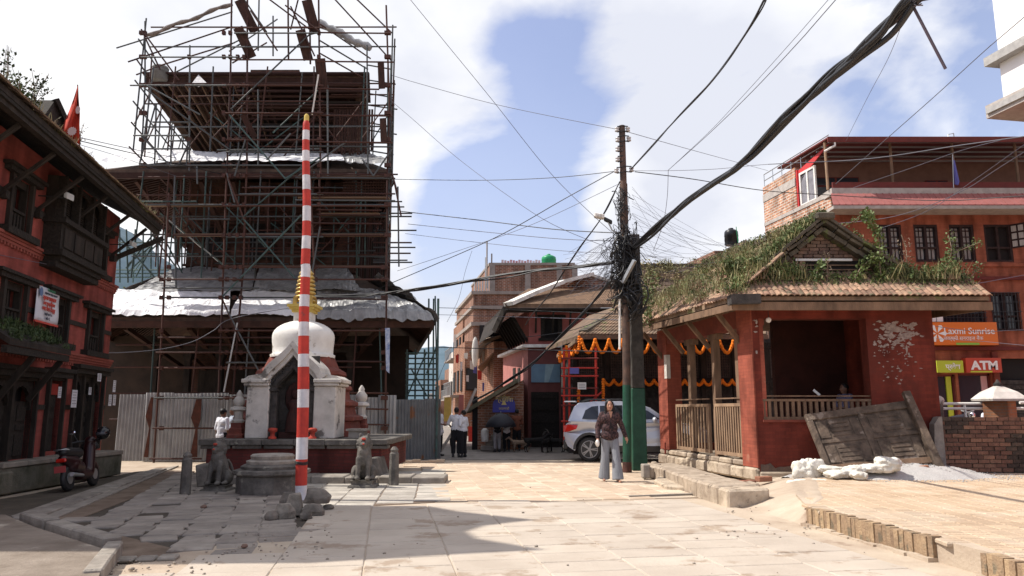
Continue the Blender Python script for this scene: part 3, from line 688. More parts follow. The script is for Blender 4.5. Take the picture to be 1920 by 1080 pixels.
def weed(px,py,Y,h,n,lab,mt=L_DARK,seed=0,size=.10,spread=.3,basev=None):
    rr = random.Random(seed);base = P(px,py,Y);t = thing('roof_weed',lab,'plant',base,'weeds rooted in roofs')
    st = MB();lf = MB()
    for i in range(n):
        tip = base + Vector((rr.uniform(-spread,spread),rr.uniform(-spread,spread),h * rr.uniform(.6,1.05)));midp = base.lerp(tip,.5) + Vector((rr.uniform(-.08,.08),0,0))
        st.tube([base,midp,tip],[.012,.008,.004],4)
        for k in range(7): q = base.lerp(midp,k / 7 * 2) if k < 3.5 else midp.lerp(tip,(k / 7 - .5) * 2);leaves(lf,q,(.14,.14,.10),5,size,seed * 100 + i * 10 + k)
    st.build('stem',L_BROWN,t);lf.build('foliage',mt,t);return t
weed(8,178,14.2,1.15,5,'tall thin leafy weed rising from the left house roof at the very edge',seed=1,size=.08)
weed(58,205,14.6,.95,7,'bushy weed on the left house roof between the edge weed and the ridge',seed=2,size=.09)
weed(36,190,14.0,.55,6,'low leafy weed between the two tall ones on the left house roof',seed=3,size=.08,mt=L_GREEN)
weed(150,268,17.6,.55,4,'faint wispy weed behind the red pennant on the left roof',seed=4,size=.05,mt=L_BROWN)
# red pennant
fl = thing('pennant_flag','red double pennant flag with pale emblem hanging above the left roof','flag',P(132,270,15.5))
m = MB();cols_ = 6;pts = []
Yf = 15.5;outl_l = [(145.5,161),(138,185),(130,208),(122,226),(115,242)];outl_r = [(146,161),(148,190),(150,214),(149,238),(149,272)]
gr = []
for i in range(9):
    t = i / 8 * 4;j = min(int(t),3);f = t - j;l = (outl_l[j][0] * (1 - f) + outl_l[j + 1][0] * f,outl_l[j][1] * (1 - f) + outl_l[j + 1][1] * f);r_ = (outl_r[j][0] * (1 - f) + outl_r[j + 1][0] * f,outl_r[j][1] * (1 - f) + outl_r[j + 1][1] * f)
    row = []
    for k in range(7):
        q = k / 6;row.append(P(l[0] * (1 - q) + r_[0] * q,l[1] * (1 - q) + r_[1] * q,Yf + .10 * math.sin(q * 9 + i * .3)))
    gr.append(row)
b0 = len(m.v);m.add([p for row in gr for p in row],[(i * 7 + k,i * 7 + k + 1,(i + 1) * 7 + k + 1,(i + 1) * 7 + k) for i in range(8) for k in range(6)],True)
M_FLAG = mat('red_flag_cloth',(.62,.07,.03),(.42,.04,.03),scale=3,bump=.1)
fo = m.build('cloth',M_FLAG,fl);md = fo.modifiers.new('Solidify','SOLIDIFY');md.thickness = .004
MB().cyl(P(149.5,276,Yf),P(145.5,159,Yf),.012,n=6).build('staff',WOOD,fl)
m = MB();c0 = P(135,246,Yf - .14);m.add([c0 + Vector((.085 * (1 + .25 * (k % 2)) * math.cos(k * math.pi / 12),0,.085 * (1 + .25 * (k % 2)) * math.sin(k * math.pi / 12))) for k in range(24)],[tuple(range(24))]);m.build('sun_emblem',plain('pale_emblem_cloth',(.55,.42,.42),.9),fl)
m = MB();c0 = P(146,206,Yf - .14);m.add([c0 + Vector((.05 * math.cos(k * math.pi / 8),0,.09 * math.sin(k * math.pi / 8))) for k in range(16)],[tuple(range(16))]);m.build('moon_emblem',bpy.data.materials['pale_emblem_cloth'],fl)

# text helper: real lettering as a thin mesh
def text(body,size,F,s,z,o,mt,name,parent,align='CENTER',thick=.004,sx=1.0,bold=0.0):
    cu = bpy.data.curves.new(name,'FONT');cu.body = body;cu.size = size;cu.align_x = align;cu.extrude = thick;cu.offset = bold;cu.resolution_u = 3
    tmp = bpy.data.objects.new(name,cu);col.objects.link(tmp)
    dg = bpy.context.evaluated_depsgraph_get();me = bpy.data.meshes.new_from_object(tmp.evaluated_get(dg));bpy.data.objects.remove(tmp);
    ux = F.d if F.d.dot(F.n.cross(Vector((0,0,1)))) < 0 else -F.d
    Mx = Matrix((ux * sx,Vector((0,0,1)),F.n)).transposed().to_4x4();org = WL.get(parent.name,Vector((0,0,0)))
    Mx.translation = F.pt(s,z,o) - org;me.transform(Mx);me.materials.clear();me.materials.append(mt);me.name = name
    ob = bpy.data.objects.new(name,me);col.objects.link(ob);ob.parent = parent;WL[ob.name] = org
    return ob
M_TRED = plain('printed_red',(.50,.06,.04),.7);M_TDARK = plain('printed_dark',(.05,.06,.09),.7);M_TGREEN = plain('printed_green',(.06,.22,.12),.7)
# banner
a,b,c,d = LB.rect(56,540,101,606);bn = thing('cloth_banner','white banner with red and dark printed lines tied between two windows','banner',LB.pt((a + b) / 2,c,.1))
m = MB();nx,nz = 8,8;m.add([LB.pt(a + (b - a) * i / nx,c + (d - c) * j / nz,.10 + .02 * math.sin(i * 1.1) * math.sin(j * .8)) for j in range(nz + 1) for i in range(nx + 1)],[(j * (nx + 1) + i,j * (nx + 1) + i + 1,(j + 1) * (nx + 1) + i + 1,(j + 1) * (nx + 1) + i) for j in range(nz) for i in range(nx)],True)
bo = m.build('cloth',mat('banner_cloth',(.62,.63,.68),(.5,.51,.56),scale=2,bump=.1),bn);bo.modifiers.new('Solidify','SOLIDIFY').thickness = .004
H = d - c;sm_ = (a + b) / 2;K = (b - a) / 1.2
text('नेपाल सरकार',.085 * K,LB,sm_ + .05,d - .10 * H,.128,M_TGREEN,'header_line',bn)
text('काष्ठमण्डप क्षेत्र कार्यालय',.06 * K,LB,sm_ + .05,d - .19 * H,.128,M_TDARK,'header_line',bn)
text('सूचना कार्यालय',.115 * K,LB,sm_,d - .35 * H,.128,M_TRED,'red_line',bn,bold=.003)
text('तथा पुनर्निर्माण',.10 * K,LB,sm_,d - .50 * H,.128,M_TRED,'red_line',bn,bold=.002)
text('नगर सेवा केन्द्र',.115 * K,LB,sm_,d - .66 * H,.128,M_TRED,'red_line',bn,bold=.003)
text('बस्ती वडा नं. ५',.07 * K,LB,sm_,d - .79 * H,.128,M_TDARK,'footer_line',bn)
text('फोन नं.',.08 * K,LB,sm_,d - .92 * H,.128,M_TDARK,'footer_line',bn)
m = MB();cx_ = a + .13;m.add([LB.pt(cx_ + .08 * math.cos(k * math.pi / 8),d - .12 + .09 * math.sin(k * math.pi / 8),.13) for k in range(16)],[tuple(range(16))]);m.build('round_emblem',plain('emblem_blue',(.10,.16,.30),.7),bn)
MB().fbox(LB,a,b,c - .03,c + .01,.09,.12).build('red_hem',M_TRED,bn)
# paper notices
M_PAPER = mat('notice_paper',(.60,.60,.64),(.5,.5,.54),scale=4,bump=0)
M_INK = plain('faded_ink',(.2,.2,.22),.8)
for (u0,v0,u1,v1,lab) in [(169,700,176,715,'small paper notice near the top of the triple arched door'),(199,713,204,735,'narrow paper notice highest at the corner of the left house'),(190.5,740,196,761,'lower left of the two notices side by side at the house corner'),
                              (199,740,204,760,'lower right of the two notices side by side at the house corner'),(152,726,157,740,'tiny notice on the post of the triple arched door'),(119,731,129,764,'tall paper notice on the red wall between two doors'),(93,725,99,746,'paper notice pinned inside the narrow dark doorway')]:
    a,b,c,d = LB.rect(u0,v0,u1,v1);t = thing('paper_notice',lab,'notice',LB.pt((a + b) / 2,c,.0),'paper notices on the left house')
    MB().fbox(LB,a,b,c,d,.16,.166).build('sheet',M_PAPER,t)
    k = MB()
    for i in range(5): z_ = d - (d - c) * (.15 + .16 * i);k.fbox(LB,a + (b - a) * .12,b - (b - a) * (.12 + .1 * (i % 2)),z_,z_ + .014,.166,.169)
    k.build('printed_lines',M_INK,t)
# floodlights on the wall
for (u,v,lab) in [(72,367,'pale floodlight fixed under the eave left of the carved bay'),(206,458,'pale floodlight at the far corner of the left house')]:
    s,z = LB.at(u,v);t = thing('floodlight',lab,'lamp',LB.pt(s,z,.3),'floodlights on the left house')
    q = MB();c0 = LB.pt(s,z,.45);q.hexa(c0,LB.d * .22 + LB.n * .05,(0,0,.13) ,LB.n * .07 + Vector((0,0,-.03)));q.build('lamp_head',plain('lamp_grey',(.45,.46,.45),.5),t,mods=[bevel(.01)])
    MB().tube([LB.pt(s,z,.0),LB.pt(s,z,.3),c0 + LB.d * .1],.014,5).build('bracket',BLACKR,t)
# an out-of-frame neighbour: its roof throws the shade across the foreground
nb = thing('neighbour_house','tall brick house just beyond the left edge of the view','house',(-11.5,11,0))
m = MB();m.prism([Vector((-9.75,y,z + .9)) for y,z in [(12.6,-.9),(12.6,7.4),(12.45,10.3),(11.9,10.9),(11.0,12.5),(10.5,11.6),(10.0,11.3),(9.5,11.5),(8.8,12.55),(8.5,11.2),(8.0,9.4),(8.0,-.9)]],(-6,0,0));m.build('wall',M_LWALL,nb)
# stone plinth and block before the house
M_PLIN = mat('mossy_dark_stone',(.15,.135,.105),(.055,.055,.035),scale=3,world=True,bump=.7,rough=.95);M_PTOP = mat('plinth_coping',(.27,.235,.195),(.18,.155,.13),scale=3,world=True,bump=.5)
pl = thing('stone_plinth','long dark mossy stone plinth running along the left house','plinth',(-9.6,16,0))
fr = [Vector((-9.06,13.6,0)),Vector((-9.18,18.0,0))];bk = [Vector((-10.2,18.0,0)),Vector((-9.5,13.6,0))]
m = MB();m.prism([fr[0],fr[1],bk[0],bk[1]],(0,0,.46));m.build('body',M_PLIN,pl,mods=[bevel(.02)])
for i in range(6):
    a_ = fr[0].lerp(fr[1],i / 6);b_ = fr[0].lerp(fr[1],(i + 1) / 6 - .004);c_ = bk[1].lerp(bk[0],(i + 1) / 6 - .004);d_ = bk[1].lerp(bk[0],i / 6)
    m = MB();m.prism([a_ + Vector((.03,0,.463)),b_ + Vector((.03,0,.463)),c_ + Vector((0,0,.463)),d_ + Vector((0,0,.463))],(0,0,.095));m.build('coping_stone',M_PTOP,pl,mods=[bevel(.015)])
m = MB();m.box(-11,-9.02,12.2,13.9,0,.40);solo(m,'stone_block',M_PLIN,'low square stone block at the left edge in front of the plinth','block',mods=[bevel(.03)])
m = MB();m.box(-10.4,-8.9,11.6,12.1,0,.14);solo(m,'stone_step',M_PTOP,'thin stone step on the ground at the left edge below the block','step',mods=[bevel(.02)])
# bag on the plinth
bg = thing('black_bag','soft black bag resting on the plinth beside the scooter','bag',P(199,846,16.6))
c0 = P(199,837,16.6);c0.x = min(c0.x,-9.2);m = MB();m.ell(c0 + Vector((0,0,.0)),.19,.14,.12,14,8,jit=.06,seed=2);m.ell(c0 + Vector((.03,0,.06)),.12,.1,.09,10,6,jit=.08,seed=3);m.build('body',plain('black_nylon',(.008,.008,.009),.7),bg,mods=[remesh(.015)])
MB().tube([c0 + Vector((-.1,0,.09)),c0 + Vector((-.05,0,.16)),c0 + Vector((.05,0,.16)),c0 + Vector((.1,0,.09))],.01,5).build('strap',BLACKR,bg)

# ------------------------------------------------------------------ the tiered temple under scaffolding
SK = -.17
def T(x,y,z): return Vector((x + SK * (y - 22.3),y,z))
M_TBRICK = brickmat('old_temple_brick',(.105,.050,.036),(.070,.034,.026),(.065,.046,.036),None,.24,.08,.012,stain=(.08,.06,.05),stpos=.58,bump=.8)
M_TILE2 = mat('dusty_roof_tile',(.12,.08,.06),(.06,.042,.032),scale=4,rnd=.25,bump=.6)
M_TARP = mat('white_plastic_sheet',(.85,.85,.86),(.74,.74,.75),scale=3,rough=.35,bump=.5,bscale=9,spec=.5,stain=(.45,.44,.42),stscale=1.2,stpos=.64)
M_TARPG = mat('grey_plastic_sheet',(.33,.33,.33),(.20,.20,.20),scale=3,rough=.4,bump=.5,bscale=9,spec=.5,stain=(.45,.44,.42),stscale=1.6,stpos=.66)  # greyer, darker plastic colour for the right and upper sheets
tm_ = thing('tiered_temple','tall three tiered brick and timber temple wrapped in scaffolding','temple',T(-8.2,28,0))
def tier_wall(x0,x1,y0,y1,z0,z1,name='wall',mt=M_TBRICK):
    m = MB();m.prism([T(x0,y0,z0),T(x1,y0,z0),T(x1,y1,z0),T(x0,y1,z0)],(0,0,z1 - z0));return m.build(name,mt,tm_)
def roof_tier(x0,x1,y0,y1,ze,ix0,ix1,iy0,iy1,zi,th=.16):
    o = [T(x0,y0,ze),T(x1,y0,ze),T(x1,y1,ze),T(x0,y1,ze)];i_ = [T(ix0,iy0,zi),T(ix1,iy0,zi),T(ix1,iy1,zi),T(ix0,iy1,zi)]
    up_ = Vector((0,0,th));v_ = o + i_ + [p + up_ for p in o] + [p + up_ for p in i_];fs = []
    for k in range(4):
        j = (k + 1) % 4;fs += [(k,4 + k,4 + j,j),(8 + k,8 + j,12 + j,12 + k),(k,j,8 + j,8 + k)]
    m = MB();m.add(v_,fs);r_ = m.build('roof',M_TILE2,tm_)
    # rafters under the front, left and right slopes
    n = 34
    rf = MB()
    for k in range(n + 1):
        t = k / n
        for A,B,C,D in ((o[0],o[1],i_[0],i_[1]),(o[3],o[0],i_[3],i_[0]),(o[1],o[2],i_[1],i_[2])):
            rf.bar(A.lerp(B,t) - Vector((0,0,.07)),C.lerp(D,t) - Vector((0,0,.07)),.09,.11)
    rf.build('rafters',REDW,r_,kind='stuff')
    for k in range(4):
        j = (k + 1) % 4;q = MB();q.bar(o[k] + Vector((0,0,-.06)),o[j] + Vector((0,0,-.06)),.10,.20);q.build('eave_board',REDW,r_)
    return r_
tier_wall(-14.6,-2.9,27.6,27.9,0,4.2,'dark_backing_wall',mat('shade_dark_backing',(.045,.03,.022),(.025,.018,.014),scale=2));tier_wall(-12.0,-4.4,24.6,33,0,.9,'plinth');tier_wall(-10.6,-5.6,26.4,32,.9,5.4)  # dark backing added to stand in for the shade under the low roof
for k in range(7):
    x = -11.4 + k * 1.08;m = MB();m.lathe(T(x,24.9,.9),[(.20,0),(.20,.3),(.13,.35),(.15,1.2),(.13,2.2),(.2,2.35),(.2,2.5)],4,False);m.build('carved_column',WOOD,tm_)
m = MB();m.bar(T(-11.8,24.9,3.5),T(-4.7,24.9,3.5),.25,.25);m.bar(T(-11.8,24.9,3.82),T(-4.7,24.9,3.82),.3,.2);m.build('lintel_beam',WOOD,tm_)
for k in range(11):
    x = -11.3 + k * .66;m = MB();m.fbox(Fac(0,26.4,1,0),0,.01,0,.01,0,.01);m = MB();m.box(-.2,.2,-.06,0,0,1.2);
m = MB()
for k in range(4):
    x = -10.3 + k * 1.2;m.prism([T(x,26.38,1.0),T(x + .7,26.38,1.0),T(x + .7,26.38,2.9),T(x,26.38,2.9)],(0,-.05,0))
m.build('carved_doors',WOOD,tm_)
roof_tier(-13.9,-2.35,22.9,34.4,4.15,-11.3,-4.9,26.0,31.4,6.05)
tier_wall(-10.95,-5.0,26.0,31.4,5.2,9.6);roof_tier(-13.35,-3.85,23.8,33.3,9.2,-10.6,-5.1,26.6,31.0,10.6)
tier_wall(-10.4,-5.5,26.6,31.0,10.2,13.0);roof_tier(-12.35,-4.75,24.5,32.2,12.85,-9.6,-7.0,27.6,29.8,14.35)
# cornices, windows and brick ledges of the upper walls
for z_ in (6.3,6.55,7.9,8.05,8.4): m = MB();m.bar(T(-11.05,25.97,z_),T(-4.9,25.97,z_),.14,.07);m.build('brick_ledge',M_TBRICK,tm_)
for z_ in (10.75,11.0,12.1): m = MB();m.bar(T(-10.5,26.57,z_),T(-5.4,26.57,z_),.14,.08);m.build('brick_ledge',M_TBRICK,tm_)
for (x,y,z_,w_,h_) in [(-8.3,25.98,6.85,.75,1.0),(-10.0,25.98,6.9,.5,.8),(-6.4,25.98,6.9,.5,.8),(-8.3,26.58,11.15,.8,.85),(-9.7,26.58,11.2,.5,.7),(-6.9,26.58,11.2,.5,.7)]:
    m = MB();c0 = T(x,y,z_);m.hexa(c0 - Vector((w_ / 2 + .12,.1,.1)),(w_ + .24,0,0),(0,.1,0),(0,0,h_ + .2));wf = m.build('window',WOOD,tm_)
    m = MB();m.hexa(c0 - Vector((w_ / 2,.12,0)),(w_,0,0),(0,.015,0),(0,0,h_));m.build('opening',BLACKV,wf)
    m = MB();m.hexa(c0 - Vector((w_ / 2 + .3,.14,-h_ - .06)),(w_ + .6,0,0),(0,.12,0),(0,0,.12));m.build('lintel',CARVED,wf)
# struts holding the roofs, seen from below
for (x0,x1,y0,zi,ye,ze,n,spx) in [(-10.95,-5.0,25.95,7.2,24.1,9.05,9,2.0),(-10.8,-5.2,26.3,2.9,23.6,4.05,9,1.9)]:
    for k in range(n):
        t = k / (n - 1);x = x0 + (x1 - x0) * t;xe = x + (t - .5) * spx * 1.3
        plank('roof_strut',tm_,T(x,y0,zi),T(xe,ye,ze),.16,.12,REDW)
# the underside boarding of the top roof: separate planks flaring out to its eave
M_BOARD = mat('roof_boarding',(.15,.09,.06),(.035,.024,.018),scale=4,stretch=(1,1,.2),rnd=.55)  # brown board colour, varied at random from plank to plank
n = 26
for k in range(15):
    t = (k + .5) / n;a = T(-10.45 + 4.95 * t,26.55,10.45);b = T(-12.3 + 7.45 * t,24.55,12.72)
    plank('boarding_plank',tm_,a,b,.20,.035,M_BOARD,up=(1,0,0))
n = 16
for k in range(n):
    t = (k + .5) / n;a = T(-10.45,26.6 + 4.3 * t,10.45);b = T(-12.3,24.6 + 7.4 * t,12.72);plank('boarding_plank',tm_,a,b,.26,.035,M_BOARD,up=(0,1,0))
    a = T(-5.45,26.6 + 4.3 * t,10.45);b = T(-4.85,24.6 + 7.4 * t,12.72);plank('boarding_plank',tm_,a,b,.26,.035,M_BOARD,up=(0,1,0))
for k in range(15):
    p = P(628 + k * 5.0,205,25.0);plank('hanging_plank',tm_,p,Vector((p.x + .02,p.y,p.z - 1.75 + .1 * (k % 3))),.07,.03,REDW,up=(0,1,0))
# flat working deck and the upper hat of the top tier
M_DECK = mat('red_oxide_board',(.07,.037,.034),(.04,.023,.021),scale=4,rnd=.2)
for k in range(16): plank('deck_plank',tm_,T(-12.45,24.35 + k * .16,13.0 + .003 * (k % 2)),T(-4.6,24.35 + k * .16,13.0 + .003 * (k % 2)),.14,.05,M_DECK,up=(0,0,1))
for k,(v0,u0,u1,z_) in enumerate([(165,300,640,0),(176,315,650,0),(188,330,655,0)]):
    plank('ceiling_batten',tm_,P(u0,v0,25.6 + .3 * k),P(u1,v0 + 3,25.6 + .3 * k),.1,.1,M_DECK)
m = MB();
for (x0,x1,y0,y1,z0,z1) in [(-11.8,-5.3,26.2,31.5,13.3,13.75),(-10.2,-6.6,26.9,31,13.75,14.05),(-9.3,-7.4,27.2,30,14.05,14.5)]:
    m.prism([T(x0,y0,z0),T(x1,y0,z0),T(x1,y1,z0),T(x0,y1,z0)],(0,0,z1 - z0))
m.build('upper_course',M_TBRICK,tm_)
for k in range(60):
    p = T(-11.8 + (k + .5) * 6.5 / 60,26.12,13.72);m = MB() if k == 0 else m
q = MB();q.box(-.048,.048,0,.25,0,.04);tme = q.mesh('roof_tile');tme.materials.append(M_TILE)
for k in range(60): inst(tme,'roof_tile',tm_,T(-11.8 + (k + .5) * 6.5 / 60,26.02,13.755 + .01 * (k % 3)))
# stacked cross boards across the centre of the top tier
for k in range(13): plank('cross_board',tm_,P(446 - k * 2,160 + k * 10.5,24.45 + k * .14),P(690 - k * 4,161 + k * 10.5,24.45 + k * .14),.12,.045,(REDW,M_DECK,REDW,WOOD)[k % 4],up=(0,0,1))
for k in range(6): plank('cross_board',tm_,P(505,222 + k * 15,25.9),P(660,223 + k * 15,25.9),.05,.12,REDW,up=(0,1,0))

for k in range(15): p = T(-4.95 + k * .075,26.2 + k * .22,6.0);plank('hanging_plank',tm_,p,p + Vector((.02,0,3.2 - .3 * (k % 3))),.16,.04,(REDW,WOOD,M_DECK)[k % 3],up=(0,1,0))
# plastic sheets on the roofs, each a thing
def tarp(c00,c10,c11,c01,nx,ny,amp,seed,mt,lab,hang=.0,name='plastic_sheet'):
    m = MB();c00,c10,c11,c01 = map(Vector,(c00,c10,c11,c01));rr = random.Random(seed);nrm = (c10 - c00).cross(c01 - c00).normalized()
    if nrm.z < 0: nrm = -nrm
    nx *= 2;ny *= 2;g_ = []
    for j in range(ny + 1):
        for i in range(nx + 1):
            s,t = i / nx,j / ny;p = c00.lerp(c10,s).lerp(c01.lerp(c11,s),t)
            w = noise.noise(Vector((p.x * 1.3 + seed,p.y * 1.6,p.z * 1.2))) + .9 * (.35 - abs(noise.noise(Vector((p.x * 3.1,seed,p.z * 3 + p.y * 3))))) + .5 * (.3 - abs(noise.noise(Vector((p.x * 7 + p.y * 5,seed * 2,p.z * 9)))))
            if j == 0: p = p + Vector((0,0,-hang * (.6 + .6 * abs(noise.noise(Vector((p.x * 2.5,seed * 3,0)))))))
            g_.append(p + nrm * (amp * w * .75 + amp * .7))
    m.add(g_,[(j * (nx + 1) + i,j * (nx + 1) + i + 1,(j + 1) * (nx + 1) + i + 1,(j + 1) * (nx + 1) + i) for j in range(ny) for i in range(nx)],False)
    ob = solo(m,name,mt,lab,'tarp','plastic sheets on the temple roofs');ob.modifiers.new('Solidify','SOLIDIFY').thickness = .006;return ob
U = Vector((0,0,.20));
tarp(T(-13.95,22.8,4.2) + U,T(-8.6,22.8,4.2) + U,T(-8.9,24.2,5.1) + U,T(-13.2,24.2,5.1) + U,40,8,.10,1,M_TARP,'bright white plastic sheet along the left half of the lowest temple eave',.14)
tarp(T(-8.55,22.8,4.2) + U,T(-5.9,22.8,4.2) + U,T(-6.2,24.3,5.1) + U,T(-8.5,24.2,5.1) + U,24,8,.10,2,M_TARP,'white plastic sheet on the lowest eave behind the golden spire',.14)
tarp(T(-12.3,24.1,5.05) + U,T(-8.2,24.1,5.05) + U,T(-8.4,26.0,6.2) + U,T(-11.2,26.0,6.2) + U,26,10,.10,3,M_TARPG,'grey plastic sheet high on the lowest roof left of the spire',0)
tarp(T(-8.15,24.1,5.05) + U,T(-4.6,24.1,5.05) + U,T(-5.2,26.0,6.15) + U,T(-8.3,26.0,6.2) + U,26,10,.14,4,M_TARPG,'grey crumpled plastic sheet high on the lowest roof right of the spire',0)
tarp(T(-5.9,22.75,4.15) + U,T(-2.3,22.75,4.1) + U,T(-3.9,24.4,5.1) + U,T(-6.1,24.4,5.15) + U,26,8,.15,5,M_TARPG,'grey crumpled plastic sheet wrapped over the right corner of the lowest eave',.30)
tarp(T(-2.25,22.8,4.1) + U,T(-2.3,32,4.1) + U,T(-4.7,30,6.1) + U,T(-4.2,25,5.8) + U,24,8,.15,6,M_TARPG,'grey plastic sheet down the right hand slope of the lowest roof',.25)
tarp(T(-14.0,23.2,4.2) + U,T(-14.0,32,4.2) + U,T(-11.4,31,6.1) + U,T(-11.4,26,6.1) + U,20,8,.1,7,M_TARP,'white plastic sheet over the left hand slope of the lowest roof',.1)
tarp(T(-13.45,23.7,9.25) + U * 1.9,T(-9.3,23.7,9.25) + U * 1.9,T(-9.4,25.6,10.15) + U * 1.9,T(-12.6,25.3,10.15) + U * 1.9,34,7,.09,8,M_TARP,'bright white plastic sheet on the left half of the middle temple eave',.10)
tarp(T(-9.25,23.7,9.25) + U * 1.9,T(-5.3,23.7,9.25) + U * 1.9,T(-5.6,25.6,10.1) + U * 1.9,T(-9.3,25.6,10.15) + U * 1.9,30,7,.09,9,M_TARP,'white plastic sheet on the middle eave behind the striped pole',.12)
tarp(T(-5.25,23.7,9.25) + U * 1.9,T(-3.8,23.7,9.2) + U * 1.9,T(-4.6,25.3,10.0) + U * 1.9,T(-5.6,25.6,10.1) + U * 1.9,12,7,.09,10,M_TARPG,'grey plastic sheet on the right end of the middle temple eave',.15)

# ------------------------------------------------------------------ scaffolding
sc = thing('scaffolding','rusty and grey steel tube scaffolding wrapped round the tiered temple','scaffold',T(-8.3,22.3,0))
count = [0];overflow = {}
def tube_(p0,p1,mt=RUST,r=.026):
    if count[0] < 290: pole('scaffold_tube',sc,p0,p1,r,mt);count[0] += 1
    else: overflow.setdefault(mt.name,MB()).cyl(p0,p1,r,n=6)
def px(u0,v0,u1,v1,Y0=22.3,Y1=None,mt=RUST,r=.026): tube_(P(u0,v0,Y0),P(u1,v1,Y1 if Y1 else Y0),mt,r)
YF = 22.3
# standards of the front face, lowest lift to top
for l in [(288,872,305,600),(305,600,317,362),(410,737,417,560),(417,560,425,324),(425,330,432,153),(432,153,435,-40),(437,740,446,620),(446,620,456,506),(456,506,463,300),(463,300,464,-40),
          (722,858,724,620),(724,620,726,320),(726,330,730,200),(730,200,724,10),(597,-40,600,210),(600,205,601,335),(599,330,600,440),(580,-40,582,120),(582,330,590,520),(540,-10,541,110)]:
    px(*l,mt=RUST,r=.030)
for l in [(265,300,272,160),(272,165,272,40),(325,420,328,330),(355,320,356,85),(290,310,293,195),(320,310,322,235),(350,308,352,265),(330,540,327,395),(484,310,484,168),(615,330,614,160),(690,330,688,85),(735,345,738,200),(484,95,486,-20),(512,105,512,30),(370,345,369,310),(746,350,748,500)]:
    px(*l,Y0=22.6,mt=GREYT)
# ledgers (v, u0, u1) of the front face
for v,u0,u1,mt in [(52,440,600,RUST),(61,600,727,RUST),(62,445,590,GREYT),(88,440,600,GREYT),(107,270,440,GREYT),(112,440,600,RUST),(115,600,732,RUST),(160,250,430,GREYT),(160,430,600,RUST),(166,600,705,RUST),(190,440,600,RUST),(212,428,600,RUST),(216,600,728,RUST),
                      (254,256,350,GREYT),(229,292,355,GREYT),(264,322,352,GREYT),(279,276,352,GREYT),(262,430,600,RUST),(266,600,730,RUST),(274,585,730,GREYT),(285,430,600,GREYT),(310,268,560,GREYT),(327,428,740,RUST),(333,560,735,GREYT),(352,460,600,RUST),(364,455,600,GREYT),(362,600,735,RUST),
                      (375,560,735,GREYT),(378,215,362,TEALT),(384,250,725,GREYT),(386,425,722,RUST),(393,600,710,RUST),(402,600,710,RUST),(411,360,425,GREYT),(418,560,710,RUST),(441,330,725,RUST),(444,430,600,GREYT),(501,420,724,RUST),(524,312,724,RUST),(540,310,480,GREYT),(558,308,600,GREYT),(560,600,720,RUST),
                      (620,415,722,RUST),(633,302,512,RUST),(661,298,520,RUST),(677,600,724,RUST),(690,300,500,RUST),(680,430,500,GREYT),(736,640,722,RUST),(746,294,470,RUST),(746,294,412,GREYT),(766,660,722,RUST),(795,650,724,RUST),(803,292,424,RUST),(803,292,424,GREYT),(860,286,372,RUST)]:
    tilt = 1.5 if u0 > 500 else 0
    px(u0 - 6,v,u1 + 6,v + tilt,Y0=YF - .05 - .05 * (v % 3),mt=mt)
# braces
for l,mt in [((433,205,585,60),GREYT),((430,215,535,335),TEALT),((535,335,600,295),TEALT),((270,62,335,150),RUST),((265,55,300,130),RUST),((270,165,430,280),GREYT),((275,160,375,215),GREYT),((262,305,292,195),GREYT),((265,255,320,312),GREYT),((335,310,355,265),GREYT),
              ((460,262,440,330),GREYT),((424,325,458,412),RUST),((456,410,560,530),TEALT),((455,408,575,305),TEALT),((418,555,565,403),TEALT),((416,558,450,640),RUST),((597,140,585,215),WHITEP),((600,425,585,512),GREYT),((445,605,420,735),STEEL),((425,580,490,705),GREYT),((425,325,440,380),GREYT),
              ((500,300,545,250),GREYT),((560,330,650,265),GREYT),((470,20,520,95),RUST),((535,10,600,60),RUST),((545,12,590,105),RUST),((700,330,735,280),GREYT),((735,325,745,360),RUST),((740,345,752,405),RUST),((290,520,220,440),TEALT),((680,300,700,330),GREYT)]:
    px(*l,Y0=YF - .12,mt=mt)
# raking tubes of the roof cover
for l in [(218,90,436,22),(240,116,436,50),(256,140,300,123),(300,123,440,80),(330,135,455,72),(600,45,695,110),(598,75,690,130),(600,100,688,150),(620,-10,735,115),(660,-10,735,62),(500,-5,590,62),(455,-5,500,60),(560,-5,545,55),(436,118,500,80),(430,96,520,36)]:
    px(*l,Y0=23.0,Y1=24.2,mt=GREYT if l[0] % 4 else RUST)
# rolled, dusty edge of the plastic cover
M_ROLL = mat('rolled_plastic_edge',(.26,.23,.21),(.12,.10,.09),scale=6,bump=.8)
m = MB();pts = [P(274 + (436 - 274) * t,66 - 60 * t ** 1.05 + 2 * math.sin(t * 14),23.2) for t in [k / 12 for k in range(13)]];m.tube(pts,[.05 + .03 * (k % 2) for k in range(13)],7);solo(m,'rolled_sheet',M_ROLL,'thin rolled plastic edge sloping up to the left of the top scaffold','tarp')
m = MB();pts = [P(598 + (695 - 598) * t,40 + 52 * t ** .9 + 2 * math.sin(t * 12),23.2) for t in [k / 12 for k in range(13)]];m.tube(pts,[.10 + .05 * (k % 2) for k in range(13)],7);solo(m,'rolled_sheet',M_TARPG,'thick crumpled grey plastic roll sloping down right at the scaffold top','tarp')
